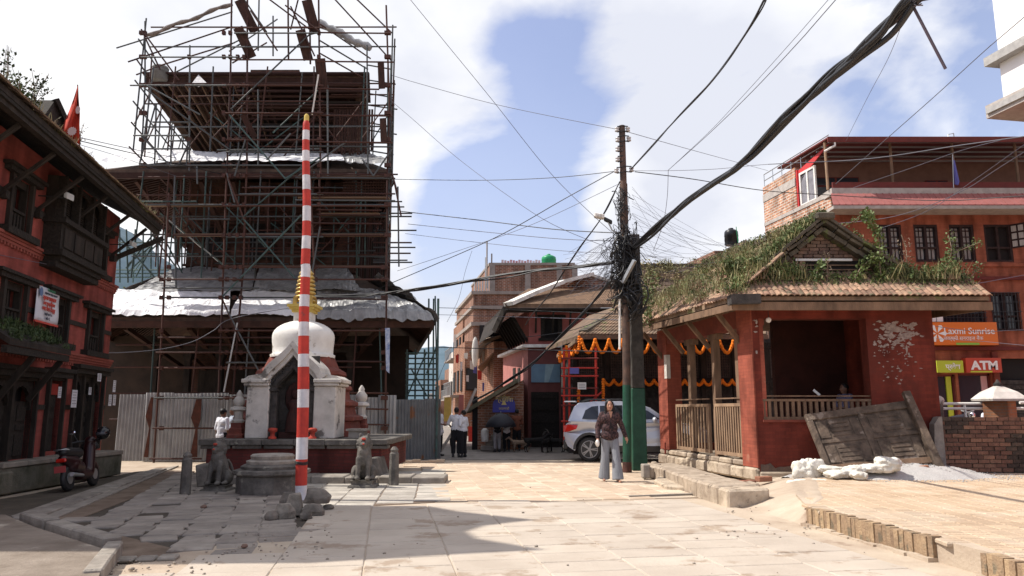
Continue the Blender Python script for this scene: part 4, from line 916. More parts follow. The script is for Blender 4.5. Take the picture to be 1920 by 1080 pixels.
# boards on the scaffold
for (u0,v0,u1,v1,w_) in [(448,0,478,60,.34),(446,52,472,108,.34),(575,0,592,63,.36),(563,56,578,112,.34),(600,110,605,165,.36),(455,215,478,258,.2)]:
    plank('leaning_board',sc,P(u0,v0,YF - .1),P(u1,v1,YF + .1),w_ * .9,.05,REDW,up=(0,1,0))
for (u0,v0,v1) in [(714,116,166),(718,222,266)]: plank('leaning_board',sc,P(u0,v0,YF - .1),P(u0 + 2,v1,YF - .1),.20,.05,REDW,up=(0,1,0))
for v,u0,u1 in [(333,560,735),(372,560,730),(441,330,720),(500,425,722),(385,215,420),(402,600,712)]:
    for k in range(3): plank('walk_board',sc,P(u0,v,YF + .2 + .28 * k) ,P(u1,v,YF + .2 + .28 * k),.24,.045,PLANKW)
# second row of standards and side faces, irregular
rr = random.Random(21)
for k,x in enumerate([-11.8,-11.0,-9.7,-8.0,-6.3,-4.8,-3.85]):
    for (z0,z1) in ((0,4.0),(5.6,9.1),(9.8,12.7)):
        if z0 == 0 and k == 0: continue
        tube_(T(x + rr.uniform(-.1,.1),23.2,z0),T(x + rr.uniform(-.15,.15),23.2,z1),rr.choice([RUST,GREYT,TEALT]))
for z_ in [6.3,7.0,7.6,8.3,8.9,10.6,11.4,12.1,13.4,14.1]: tube_(T(-11.9,23.2,z_),T(-3.7,23.2,z_ + rr.uniform(-.05,.05)),rr.choice([RUST,GREYT]))
for z_ in [1.2,2.0,2.8,3.5]: tube_(T(-12.2,23.3,z_),T(-4.2,23.3,z_),RUST)
for side,xs in ((-3.75,1),(-11.95,-1)):
    for k in range(8):
        y = 22.6 + k * 1.35;tube_(T(side + rr.uniform(-.08,.08),y,9.6 if side < -5 else 5.2),T(side + rr.uniform(-.12,.12),y,13.5 + rr.uniform(0,1)),rr.choice([RUST,GREYT,TEALT]))
        tube_(T(side,y,(9.8 if side < -5 else 6) + rr.uniform(0,1)),T(side,y + 1.3,12.2 if side < -5 else 8.6),rr.choice([RUST,GREYT]))
    for z_ in ([] if side < -5 else [5.9,6.5,7.1,7.7,8.3,8.9]) + [9.6,10.4,11.1,11.8,12.5,13.2]: tube_(T(side,22.3,z_),T(side,32.4,z_ + rr.uniform(-.1,.1)),rr.choice([RUST,GREYT]))
# ledger ends sticking out on the right
for v,u1 in [(378,754),(388,758),(400,773),(406,772),(432,781),(455,772),(464,779),(475,770),(488,764),(492,773)]: px(700,v,u1,v,Y0=25 + (v % 5) * .6,mt=RUST if v % 2 else GREYT,r=.028)
for v,u1 in [(130,735),(158,742),(183,738),(205,745),(238,738),(252,744),(290,738)]: px(690,v - 8,u1,v,Y0=25 + (v % 5) * .5,mt=GREYT)
# dense left lower scaffold behind the corner of the red house
for k in range(9):
    u = 222 + k * 15 + rr.uniform(-3,3);px(u,530,u + rr.uniform(-4,6),430,Y0=25.5 + rr.uniform(-1,2),mt=TEALT)
for v in (455,476,506,513,520): px(215,v,372,v,Y0=25.4 + (v % 7) * .2,mt=TEALT)
for k in range(12):
    u = rr.uniform(215,330);v = rr.uniform(430,470);s = rr.choice([-1,1]);px(u,v,u + s * rr.uniform(30,60),v + rr.uniform(40,75),Y0=24.6 + rr.uniform(0,2),mt=TEALT)
for k in range(7): px(300 + k * 16,400 + k * 13,330 + k * 16,425 + k * 13,Y0=23.4,mt=STEEL if k % 2 else TEALT)
# stair-like lift right of the temple under the low eave
for u in (762,778,795,803,812,820): px(u,748,u + 1,655 if u < 800 else 560,Y0=24.0 + (u % 3) * .5,mt=TEALT,r=.03)
for k in range(9): px(760,662 + k * 10,822,662 + k * 10,Y0=24 + (k % 3) * .5,mt=GREYT if k % 2 else TEALT)
for l in [(764,742,800,660),(800,742,770,690),(800,700,822,640),(816,555,822,870)]: px(*l,Y0=24.2,mt=TEALT)
px(818,858,822,560,Y0=23.4,mt=TEALT,r=.035)
rr = random.Random(99)
for k in range(95):
    x = rr.uniform(-11.6,-3.9);z0 = rr.choice([6.2,9.8,6.2]);y = rr.uniform(23.6,25.6)
    if k % 3 == 0: tube_(T(x,y,z0),T(x + rr.uniform(-.1,.1),y,z0 + 2.9),rr.choice([RUST,GREYT,TEALT]),.024)
    elif k % 3 == 1: z = z0 + rr.uniform(.2,2.8);tube_(T(x,y,z),T(min(x + rr.uniform(2,5),-3.7),y,z + rr.uniform(-.05,.05)),rr.choice([RUST,RUST,GREYT]),.024)
    else: z = z0 + rr.uniform(.1,1.3);tube_(T(x,y,z),T(max(-12,min(x + rr.choice([-1,1]) * rr.uniform(1,2),-3.8)),y,z + 1.5),rr.choice([RUST,TEALT]),.022)
# couplers at the crossings
cp = MB()
for u in (272,265,303,317,355,420,432,446,458,598,724,730):
    for v in (62,107,160,212,262,310,330,384,441,501,524,558,620,661,690,746,803):
        if (u > 262 and u < 300 and v > 310) or (u == 303 and v < 520) or (u == 317 and (v < 380 or v > 560)) or (u == 355 and (v < 100 or v > 312)) or (u in (598,420,446,458) and v < 0): continue
        c0 = P(u + (2 if v > 500 and u > 400 else 0) * -3,v,YF - .03);cp.box(c0.x - .05,c0.x + .05,c0.y - .06,c0.y + .04,c0.z - .06,c0.z + .06)
cp.build('couplers',RUST,sc,kind='stuff')
for k,m in overflow.items(): m.build('scaffold_tubes',bpy.data.materials[k],sc,kind='stuff')
# lattice panel of slats on the right of the middle eave
ls = thing('slatted_panel','red brown wooden lattice panel at the right end of the middle eave','lattice',P(690,372,22.9))
for k in range(17): plank('slat',ls,P(645 + k * 5,370,22.85),P(645 + k * 5,330 if k > 6 else 348,22.85),.035,.02,REDW,up=(0,1,0))
for k in range(8): plank('cross_slat',ls,P(643,332 + k * 5.2,22.82),P(727,332 + k * 5.2,22.82),.02,.035,REDW)
# water drum standing on the upper deck
dr = thing('plastic_drum','grey plastic drum standing on the left end of the top deck','drum',P(299,152,24.4));c0 = P(299,152,24.4)
MB().lathe(c0,[(.24,0),(.27,.03),(.28,.3),(.29,.32),(.28,.34),(.27,.44),(.285,.46),(.27,.48)],18).build('drum_body',mat('dusty_drum',(.22,.22,.21),(.13,.13,.12),scale=5),dr)
MB().lathe(c0 + Vector((0,0,.481)),[(.25,0),(.25,.04),(.1,.05)],18).build('lid',mat('drum_lid',(.3,.3,.29),scale=5),dr)
m = MB();a = P(360,156,24.2);m.add([a,P(388,156,24.2),P(372,140,24.3),a + Vector((.1,.3,0))],[(0,1,2),(0,2,3),(1,3,2),(0,3,1)]);solo(m,'folded_sheet',M_TARP,'small white folded sheet peeking over the top deck','sheet')
# white and blue strip hanging on the right standard
m = MB();a,b = P(722,615,22.1),P(731,615,22.1);m.prism([a,b,P(730,700,22.1),P(724,695,22.1)],(0,.02,0));solo(m,'hanging_strip',mat('blue_white_strip',(.55,.6,.68),(.15,.22,.42),scale=9,bump=0),'torn blue and white strip hanging on the right scaffold standard','strip')

# ------------------------------------------------------------------ corrugated sheet fence
M_CORR = mat('weathered_corrugated_steel',(.36,.37,.375),(.25,.255,.26),scale=2,rough=.55,metal=.25,rnd=.12,stain=(.22,.12,.07),stscale=1.5,stpos=.66)
M_CORD = mat('dark_corrugated_steel',(.17,.18,.19),(.11,.115,.12),scale=2,rough=.5,metal=.3,rnd=.15,stain=(.22,.10,.05),stscale=1.6,stpos=.60)
def corr_fence(lab,u0,u1,v_top,v_bot,Y,nsh,mt,seed,Y1=None):
    t = thing('sheet_fence',lab,'fence',G((u0 + u1) / 2,v_bot));rr = random.Random(seed)
    A = P(u0,v_bot,Y);A.z = 0;B = P(u1,v_bot,Y1 or Y);B.z = 0;H = P(u0,v_top,Y).z;d = (B - A).normalized();L = (B - A).length;nrm = Vector((d.y,-d.x,0))
    if nrm.y > 0: nrm = -nrm
    w_ = L / nsh
    for k in range(nsh):
        m = MB();n = int((w_ + .04) / .0175);h_ = H + rr.uniform(-.05,.03);ln = rr.uniform(-.03,.03)
        vs_ = []
        for i in range(n + 1):
            s = k * w_ + i * .0175;o_ = .026 * math.sin(s * 2 * math.pi / .105) + .012 * (k % 2);p = A + d * s + nrm * o_
            vs_ += [p,p + Vector((ln * .5,ln,h_))]
        m.add(vs_,[(2 * i,2 * i + 2,2 * i + 3,2 * i + 1) for i in range(n)],True);m.build('corrugated_sheet',mt,t)
    for k in range(nsh + 1):
        if rr.random() < .6: p = A + d * (k * w_) - nrm * .06;MB().cyl(p,p + Vector((0,0,H)),.03,n=6).build('post',RUST,t)
    return t,A,d,nrm,H
t_,A_,d_,n_,H_ = corr_fence('pale grey corrugated steel fence left of the small stupa',213,470,737,868,22.6,5,M_CORR,1)
corr_fence('grey corrugated steel fence right behind the small stupa',640,738,742,858,22.4,3,M_CORR,2)
corr_fence('dark rust-streaked corrugated fence right of the stupa where the men stand',738,824,747,860,22.9,3,M_CORD,3,23.6)
for u,w_,v0 in [(283,.07,745),(368,.16,748)]:
    a = P(u,v0,22.45);b = Vector((a.x - .02,a.y,.12));m = MB()
    m.prism([a,a + Vector((w_,0,0)),Vector((a.x + w_ * 1.0,a.y,a.z - .6)),Vector((a.x + w_ * .6,a.y,a.z - .9)),b + Vector((w_,0,0)),b - Vector((.06,0,0)),Vector((a.x + w_ * .2,a.y,a.z - .9)),Vector((a.x - .12,a.y,a.z - .55))],(0,.02,0));m.build('rust_stained_strip',mat('flaking_rust',(.10,.035,.022),(.05,.02,.014),scale=8),t_)
m = MB();rr = random.Random(5)
for k in range(7): a = P(750 + k * 13,866,22.0 + rr.uniform(-.2,.3));m.box(a.x - .14,a.x + .12,a.y - .1,a.y + .1,0,rr.uniform(.04,.09))
m = None
for k in range(6):
    a = P(752 + k * 15,866,22.0);q = MB();q.box(a.x - .13,a.x + .1,a.y - .1,a.y + .12,0,.05 + .02 * (k % 3));solo(q,'loose_brick',M_OPAVE,['first','second','third','fourth','fifth','sixth'][k] + ' orange brick from the left in the row lying below the dark fence','brick','bricks along the dark fence',mods=[bevel(.008)])

# ------------------------------------------------------------------ small white stupa with its shrine niche
M_DOME = mat('whitewashed_dome',(.76,.74,.70),(.62,.59,.55),scale=2.5,bump=.3,stain=(.40,.35,.29),stpos=.57,stscale=1.9)
M_LIME = mat('grimy_limewash',(.62,.58,.53),(.44,.41,.37),scale=3,bump=.5,stain=(.16,.145,.13),stscale=2.2,stpos=.58)
M_REDP = mat('red_ochre_plaster',(.22,.060,.042),(.13,.042,.033),scale=4,bump=.4,stain=(.14,.08,.06),stscale=2.5,stpos=.6)
M_STONE = mat('grey_carved_stone',(.165,.148,.13),(.075,.068,.06),scale=5,bump=.8,bscale=30,stain=(.25,.23,.19),stscale=3,stpos=.6)
M_STONED = mat('soot_dark_stone',(.075,.065,.06),(.03,.027,.025),scale=6,bump=.9,bscale=26)
M_GOLD = mat('gilded_copper',(.60,.42,.13),(.38,.25,.07),scale=5,rough=.4,metal=.5,bump=.1)
M_VERM = mat('vermilion_powder',(.50,.06,.035),(.28,.05,.035),scale=8)
CX,CY = -5.30,18.95
pf = thing('stone_platform','red sided stone platform with a projecting rim carrying the small stupa','platform',(-4.9,18.4,0))
x0,x1,y0,y1 = -6.78,-2.68,16.45,20.4
m = MB();m.box(x0 + .14,x1 - .16,y0 + .14,y1,.14,.70);m.build('red_brick_body',brickmat('red_painted_brick',(.15,.036,.03),(.11,.03,.026),(.09,.035,.03),None,.22,.07,.008,bump=.6),pf)
rr = random.Random(3)
for k in range(6):
    a = x0 + (x1 - x0) * k / 6;b = x0 + (x1 - x0) * (k + 1) / 6 - .006
    MB().box(a,b,y0,y0 + .5,.74 + rr.uniform(-.008,.008),.865 + rr.uniform(-.006,.006)).build('rim_stone',M_STONE,pf,mods=[bevel(.015)])
    MB().box(a + .03,b - .01,y0 + .06,y0 + .4,.66,.735).build('lower_rim_stone',M_STONE,pf,mods=[bevel(.01)])
for k in range(6):
    for sx in (x0,x1 - .5):
        b0,b1 = y0 + .506 + (y1 - y0 - .5) * k / 6,y0 + .5 + (y1 - y0 - .5) * (k + 1) / 6
        MB().box(sx,sx + .5,b0,b1,.74,.86).build('rim_stone',M_STONE,pf,mods=[bevel(.015)])
MB().box(x0 + .505,x1 - .505,y0 + .505,y1,.70,.855).build('platform_top',M_STONE,pf)
# ledge round the foot
ld = thing('stone_ledge','pale low stone ledge in front of the red platform','ledge',(-4,15.9,0))
for k in range(7):
    a = -6.2 + k * .69;MB().box(a,a + .68,15.75 + rr.uniform(-.03,.03),16.58,-.02,.14 + rr.uniform(-.01,.012)).build('ledge_stone',M_KERB,ld,mods=[bevel(.02)])
MB().box(-2.3,-1.55,17.2,17.9,-.02,.06).build('ledge_stone',M_FSLAB,ld)
st = thing('white_stupa','small whitewashed stupa dome on a red stepped drum with gilded ringed spire','stupa',(CX,CY,.86))
prof = [(1.62,.86),(1.62,1.0),(1.52,1.04),(1.50,1.2),(1.58,1.24),(1.58,1.32),(1.40,1.38),(1.36,1.55),(1.44,1.6),(1.44,1.68),(1.24,1.76),(1.20,1.95),(1.28,2.0),(1.26,2.08),(1.08,2.16),(1.04,2.3),(1.12,2.36),(1.10,2.44),(.92,2.54),(.84,2.72),(.80,2.80)]
MB().lathe((CX,CY,0),prof,8,False,rot=0).build('stepped_drum',M_REDP,st)
dp = [(.79,2.79),(.80,2.86)] + [(.76 * (1 - .02 * math.sin(0)),2.88)]
dp += [(.745,2.9),(.75,3.05),(.765,3.2),(.77,3.32)] + [(.77 * math.cos(a),3.32 + .42 * math.sin(a)) for a in [k * math.pi / 2 / 9 for k in range(1,9)]] + [(.10,3.745)]
MB().lathe((CX,CY,0),dp,40).build('dome',M_DOME,st)
m = MB();m.box(CX - .22,CX + .22,CY - .22,CY + .22,3.70,3.93);hk = m.build('harmika',M_DOME,st)
M_YEL = mat('yellow_paint',(.62,.47,.13),(.48,.35,.09),scale=5,bump=.2)
m = MB();m.box(CX - .26,CX + .26,CY - .26,CY + .26,3.932,4.0);m.box(CX - .31,CX + .31,CY - .31,CY + .31,4.003,4.06);m.box(CX - .36,CX + .36,CY - .36,CY + .36,4.063,4.13);m.build('yellow_cornice',M_YEL,hk)
for sx,sy in ((-1,-1),(1,-1),(-1,1),(1,1)):
    m = MB();c0 = Vector((CX + sx * .20,CY + sy * .20,4.13));m.prism([c0 + Vector((-.05,0,0)),c0 + Vector((.05,0,0)),c0 + Vector((.045,0,.16)),c0 + Vector((0,0,.25)),c0 + Vector((-.045,0,.16))],(0,.04 * sy,0));m.build('corner_leaf',M_GOLD,hk)
MB().box(CX - .16,CX + .16,CY - .17,CY + .17,4.132,4.28).build('painted_eyes_block',plain('blue_white_paint',(.25,.3,.42),.6),hk)
for k in range(8):
    r = .265 - .0016 * k * k;z = 4.20 + k * .102;MB().lathe((CX,CY,z),[(r * .84,0),(r,.02),(r,.062),(r * .84,.082)],20).build('spire_ring',M_GOLD,st)
MB().lathe((CX,CY,4.2),[(.21,0),(.16,.80),(.12,.84),(.10,.90),(.04,.95),(.02,1.02)],16).build('spire_core',M_GOLD,st)
# shrine niche in front of the dome
ni = thing('shrine_niche','grimy whitewashed shrine niche with a pointed ogee gable before the dome','shrine',(-4.93,17.0,.86))
NX,NY = -4.93,16.85
def niche_z(v): return P(555,v,NY).z
zs = 2.12;za = 3.04
for sx in (-1,1):
    a,b = (NX - 1.0,NX - .50) if sx < 0 else (NX + .50,NX + 1.0)
    MB().box(a,b,NY,NY + .95,.865,zs - .10).build('pillar',M_LIME,ni,mods=[bevel(.02)])
    MB().box(a - .03,b + (.0 if sx < 0 else .03),NY - .04,NY + .98,.865,1.02).build('pillar_foot',M_LIME,ni,mods=[bevel(.02)]) if False else None
    m = MB();m.box(a - (.06 if sx < 0 else 0),b + (.06 if sx > 0 else 0),NY - .06,NY + 1.0,zs - .098,zs - .03);m.box(a - (.11 if sx < 0 else 0),b + (.11 if sx > 0 else 0),NY - .10,NY + 1.02,zs - .028,zs + .06)
    m.build('capital',M_LIME,ni,mods=[bevel(.015)])
    MB().box(min(NX + sx * .34,NX + sx * .49),max(NX + sx * .34,NX + sx * .49),NY + .06,NY + .3,.865,zs - .22).build('carved_jamb',M_STONED,ni,mods=[bevel(.02)])
    MB().lathe((NX + sx * .42,NY + .1,zs - .218),[(.11,0),(.13,.04),(.09,.08),(.12,.14)],4,False).build('jamb_capital',M_STONED,ni)
def ogee(w,h,zb,n=9):
    pts = []
    for k in range(n + 1):
        t = k / n;x = w * (1 - t ** 1.15) ;z = zb + h * (t ** .62 * .70 + t ** 3 * .30);pts.append((x,z))
    return pts
def ogee_full(w,h,zb): r_ = ogee(w,h,zb);return [(-x,z) for x,z in r_] + [(x,z) for x,z in reversed(r_[:-1])]
out = [(-1.08,zs + .065),(-.98,zs + .13),(-.80,zs + .16)] + [(-x,z) for x,z in ogee(.66,za - zs - .18,zs + .18)];out = out + [(-x,z) for x,z in reversed(out[:-1])]
inn = ogee_full(.50,.62,zs - .10)
def band_between(outer,inner,yf,depth,name,mt):
    m = MB();n = len(outer)
    # resample the inner line to n points
    L = [0]
    for i in range(1,len(inner)): L.append(L[-1] + math.hypot(inner[i][0] - inner[i - 1][0],inner[i][1] - inner[i - 1][1]))
    def samp(t):
        d = t * L[-1]
        for i in range(1,len(L)):
            if L[i] >= d - 1e-9: f = (d - L[i - 1]) / max(L[i] - L[i - 1],1e-9);return (inner[i - 1][0] * (1 - f) + inner[i][0] * f,inner[i - 1][1] * (1 - f) + inner[i][1] * f)
    Lo = [0]
    for i in range(1,n): Lo.append(Lo[-1] + math.hypot(outer[i][0] - outer[i - 1][0],outer[i][1] - outer[i - 1][1]))
    iv = [samp(l / Lo[-1]) for l in Lo]
    for i in range(n - 1):
        q = [outer[i],outer[i + 1],iv[i + 1],iv[i]]
        m.prism([Vector((NX + x,yf,z)) for x,z in q],(0,depth,0))
    return m.build(name,mt,ni)
band_between(out,[(x,z) for x,z in ogee_full(.56,.68,zs - .08)],NY + .0,.9,'gable',M_LIME)
band_between(out[2:-2],[(x,z) for x,z in ogee_full(.60,.745,zs + .0)],NY - .07,.065,'gable_moulding',M_LIME)
band_between(ogee_full(.555,.675,zs - .08),ogee_full(.33,.40,zs - .12),NY + .10,.25,'carved_arch',M_STONED)
band_between(ogee_full(.44,.54,zs - .1),ogee_full(.36,.44,zs - .12),NY + .05,.05,'arch_rib',M_STONED)
m = MB();m.box(NX - .5,NX + .5,NY + .40,NY + .44,.87,2.72);m.build('niche_back',M_STONED,ni)
rr = random.Random(6);m = MB()
for k in range(40):
    t = rr.random() * math.pi;r = rr.uniform(.38,.5);x = NX + r * math.cos(t);z = zs - .05 + r * math.sin(t) * 1.15;m.ell((x,NY + .09,z),.04,.03,.04,6,4,jit=.15,seed=k)
m.build('arch_carving',M_STONED,ni,kind='stuff')
# standing deity figure in the niche
m = MB();c0 = Vector((NX + .02,NY + .25,.87));m.box(c0.x - .3,c0.x + .3,c0.y - .12,c0.y + .12,.87,1.0);m.lathe(c0,[(.2,.13),(.17,.5),(.12,.62),(.17,.78),(.06,.86)],12);m.ell(c0 + Vector((0,0,.97)),.09,.09,.12);m.ell(c0 + Vector((0,.08,.9)),.26,.03,.36)
m.build('niche_idol',mat('red_smeared_idol',(.055,.018,.014),(.03,.014,.012),scale=8,bump=.6),ni)
for u,lab in ((511,'red powdered stone lamp at the left foot of the niche'),(586,'red powdered stone lamp at the right foot of the niche')):
    x = P(u,810,NY - .15).x;m = MB();m.lathe((x,NY - .15,.865),[(.09,0),(.09,.04),(.05,.06),(.05,.13),(.10,.17),(.10,.22),(.05,.24)],10);solo(m,'oil_lamp',M_VERM,lab,'oil lamp','lamps at the niche')
# small votive stupas
def votive(x,y,z,s,lab):
    t = thing('votive_stupa',lab,'stupa',(x,y,z),'votive stupas round the white dome')
    MB().lathe((x,y,z),[(.30 * s,0),(.30 * s,.08 * s),(.24 * s,.12 * s),(.24 * s,.24 * s),(.20 * s,.28 * s),(.20 * s,.40 * s)],4,False).build('red_base',M_REDP,t)
    MB().lathe((x,y,z + .402 * s),[(.15 * s,0),(.17 * s,.05 * s),(.12 * s,.10 * s),(.12 * s,.3 * s),(.22 * s,.34 * s),(.20 * s,.40 * s),(.1 * s,.44 * s)],8,False).build('body',M_LIME,t)
    MB().lathe((x,y,z + .845 * s),[(.10 * s,0),(.15 * s,.06 * s),(.15 * s,.16 * s),(.09 * s,.24 * s),(.07 * s,.28 * s),(.08 * s,.32 * s),(.02 * s,.42 * s)],12).build('little_dome',M_LIME,t)
votive(-6.25,17.3,.865,.85,'votive stupa left of the niche, on the platform beside two people')
votive(-4.05 + .12,19.7,.865,1.0,'votive stupa on the right of the big dome')
m = MB();m.box(-3.7,-3.35,17.2,17.6,.865,1.02);m.box(-3.75,-3.3,17.15,17.65,1.025,1.07);solo(m,'offering_slab',M_KERB,'small flat topped stone slab at the right end of the platform','slab')
# guardian lions
def lion(x,y,h,rz,lab,ped):
    s = h;t = thing('stone_lion',lab,'statue',(x,y,0),'guardian lions before the platform');q = Matrix.Rotation(rz,4,'Z');c = Vector((x,y,ped))
    def L(a,b_,c_): return c + q @ Vector((a * s,b_ * s,c_ * s))
    m = MB()
    m.capsule(L(0,.16,.22),L(0,-.02,.62),.19 * s,.15 * s);m.ell(L(0,.20,.18),.20 * s,.24 * s,.19 * s);m.ell(L(0,-.06,.50),.15 * s,.13 * s,.22 * s)
    for sx in (-1,1):
        m.capsule(L(sx * .10,-.12,.46),L(sx * .11,-.17,.08),.065 * s,.05 * s);m.ell(L(sx * .11,-.21,.05),.06 * s,.09 * s,.045 * s)
        m.ell(L(sx * .19,.12,.16),.09 * s,.18 * s,.15 * s);m.ell(L(sx * .20,-.06,.05),.06 * s,.12 * s,.045 * s)
        m.ell(L(sx * .085,-.02,.955),.035 * s,.03 * s,.05 * s)
        m.ell(L(sx * .045,-.185,.84),.022 * s,.02 * s,.02 * s)
    m.ell(L(0,-.06,.80),.125 * s,.125 * s,.14 * s);m.ell(L(0,-.17,.765),.075 * s,.085 * s,.06 * s);m.ell(L(0,-.16,.71),.06 * s,.07 * s,.035 * s)
    for k in range(14):
        a = k / 14 * 2 * math.pi;m.ell(L(.14 * math.cos(a),.0 + .02 * math.sin(a),.76 + .15 * math.sin(a)),.045 * s,.06 * s,.045 * s,8,6)
    m.ell(L(0,-.15,.60),.1 * s,.05 * s,.1 * s)
    m.tube([L(.05,.38,.05),L(.12,.46,.2),L(.04,.44,.4),L(0,.34,.5)],[.04 * s,.035 * s,.04 * s,.06 * s],8)
    m.build('lion_body',M_STONE,t,mods=[remesh(.012,2)])
    MB().ell(L(0,-.19,.88),.05 * s,.03 * s,.03 * s,10,6).build('vermilion_forehead',M_VERM,t)
    MB().ell(L(0,-.245,.775),.025 * s,.02 * s,.018 * s,10,6).build('vermilion_nose',M_VERM,t)
    m = MB();m.lathe((x,y + .04,0),[(.42 * h,0),(.40 * h,ped * .35),(.32 * h,ped * .45),(.34 * h,ped * .8),(.37 * h,ped)],4,False);m.build('pedestal',M_STONE,t,mods=[bevel(.01)])
    return t
a = G(397,922);lion(a.x,a.y + .25,.86,-.15,'grey stone guardian lion in the shade left of the platform, vermilion on its brow',.10)
a = G(676,916);lion(a.x,a.y + .25,.90,.1,'grey stone guardian lion standing in sun right of the platform, vermilion on its brow',.14)
# tiered pedestal
a = Vector((-4.43,14.15,0));tp_ = thing('tiered_pedestal','eight sided stepped grey stone pedestal behind the striped pole','pedestal',a)
MB().lathe(a,[(.62,0),(.62,.30),(.60,.33)],12,False,rot=.1).build('base_drum',M_STONE,tp_,mods=[bevel(.01)])
MB().lathe(a,[(.68,.335),(.70,.36),(.69,.41),(.62,.43)],12,False,rot=.1).build('cornice',M_STONE,tp_)
MB().lathe(a,[(.55,.432),(.56,.48),(.48,.52)],12,False,rot=.1).build('middle_tier',M_STONE,tp_)
MB().lathe(a,[(.46,.522),(.47,.57),(.38,.60),(.40,.66),(.36,.69),(.10,.70)],16,False).build('top_tier',mat('worn_pale_stone',(.38,.34,.29),(.22,.19,.16),scale=5,bump=.6),tp_)
# short stone posts
def spost(u,v,h,w,lab,lean=.0):
    p = G(u,v);m = MB();m.lathe(p,[(w * .8,0),(w * .74,h * .82),(w * .55,h * .86),(w * .66,h * .92),(w * .3,h)],8,False);return solo(m,'stone_post',M_STONE,lab,'post','short stone posts at the platform')
spost(347,926,.74,.12,'short dark stone post at the left of the left lion')
spost(738,910,.76,.13,'short carved stone post at the right corner of the platform');
m = MB();a = G(350,915);m.hexa(a + Vector((.15,.1,0)),(.3,.1,0),(-.05,.5,0),(-.1,.1,.42));solo(m,'leaning_slab',M_STONE,'dark stone slab leaning behind the left post','slab',mods=[bevel(.02)])
m = MB();a = G(722,905);m.hexa(a + Vector((-.2,.1,0)),(.14,.04,0),(.05,.7,0),(-.16,.0,.5));solo(m,'leaning_slab',M_STONE,'grey stone slab leaning behind the right post','slab',mods=[bevel(.02)])
# striped pole
SPX = (G(564,935).x);b0 = P(564,944,12.95);b0.z = 0;t0 = P(577.5,214,12.95)
sp_ = thing('striped_pole','tall crooked red and white banded pole with a yellow tip','pole',b0)
M_SR = mat('chipped_red_paint',(.52,.045,.03),(.38,.035,.025),scale=6,rough=.6,bump=.3,stain=(.22,.06,.05),stscale=5,stpos=.66)
M_SW = mat('chipped_white_paint',(.66,.64,.66),(.50,.48,.50),scale=6,rough=.6,bump=.3,stain=(.30,.27,.26),stscale=5,stpos=.64)
bounds = [(214,'y'),(227,'r'),(245,'w'),(263,'r'),(283,'w'),(303,'r'),(329,'w'),(356,'r'),(387,'w'),(415,'r'),(443,'w'),(467,'r'),(496,'w'),(520,'r'),(553,'w'),(575,'r'),(604,'w'),(630,'r'),(664,'w'),(688,'r'),(730,'w'),(764,'r'),(820,'w'),(861,'r'),(910,'w'),(944,None)]
def sx_at(v): 
    t = (v - 214) / 730;return 577 - 13 * t + 2.6 * math.sin(v / 55) * (1 - t) + (2 if v > 500 else 0) * (1 - t)
for k in range(len(bounds) - 1):
    v0,c_ = bounds[k];v1 = bounds[k + 1][0]
    def rad(v): return (12.2 + 8 * min(1,(v - 214) / 500)) / 2 / 1400 * 13.5 * (1.0 if v > 230 else .75)
    pts = [P(sx_at(v1 + (v0 - v1) * i / 4),v1 + (v0 - v1) * i / 4,12.95) for i in range(5)];rs = [rad(v1 + (v0 - v1) * i / 4) for i in range(5)]
    if pts[0].z < 0: pts[0].z = 0
    if c_ == 'y': rs[-1] *= .5
    MB().tube(pts,rs,14,cap=(k in (0,len(bounds) - 2))).build('painted_band',{'r': M_SR,'w': M_SW,'y': M_YEL}[c_],sp_)
m = MB()
for k in range(3): z = P(563,866 + k * 2,12.95).z;m.tube([Vector((P(565,866,12.95).x + .105 * math.cos(a),12.95 + .105 * math.sin(a),z + .01 * math.sin(a * 2))) for a in [i * math.pi / 6 for i in range(13)]],.008,5)
m.build('wire_tie',BLACKR,sp_)
# boulders heaped at its foot
M_ROCK = mat('rough_broken_stone',(.25,.215,.18),(.11,.095,.08),scale=5,rnd=.25,bump=.8,bscale=18)
def rock(c,w,d,h,seed,name='heaped_stone',lab='',group=None,mt=None):
    rr = random.Random(seed);m = MB();pts = []
    for z in (0,.45,1):
        n = 7;f = (.95,1.0,.62)[(0,.45,1).index(z)]
        for k in range(n): a = 2 * math.pi * k / n + rr.uniform(-.25,.25);r = f * rr.uniform(.78,1.08);pts.append(Vector((c.x + w / 2 * r * math.cos(a),c.y + d / 2 * r * math.sin(a),c.z + h * (z + rr.uniform(-.1,.12) * (z > 0)))))
    fs = [(i * 7 + k,i * 7 + (k + 1) % 7,(i + 1) * 7 + (k + 1) % 7,(i + 1) * 7 + k) for i in range(2) for k in range(7)] + [tuple(range(14,21)),tuple(reversed(range(7)))]
    m.add(pts,fs);return solo(m,name,mt or M_ROCK,lab,'stone',group,mods=[bevel(.012)])
for k,(u,v,w,d,h,zo_,lab) in enumerate([(548,968,.30,.26,.30,0,'upright pale stone leaning against the foot of the striped pole'),(590,958,.52,.34,.20,.10,'wide dark flat stone on top of the heap right of the striped pole'),(582,968,.46,.3,.16,0,'flat stone under the wide one right of the striped pole'),
     (527,974,.36,.3,.20,0,'blocky stone left of the striped pole foot'),(503,977,.20,.2,.12,0,'small triangular stone at the left end of the heap'),(570,975,.20,.18,.11,0,'small stone in front of the heap at the striped pole'),(536,955,.34,.2,.22,.02,'slanted slab like stone behind the heap left of the pole'),(612,957,.22,.16,.07,0,'thin flat stone at the right end of the heap')]):
    p = G(u,v) + Vector((0,.12,0));p.z = zo_;rock(p,w,d,h,30 + k,lab=lab,group='stones heaped round the striped pole')

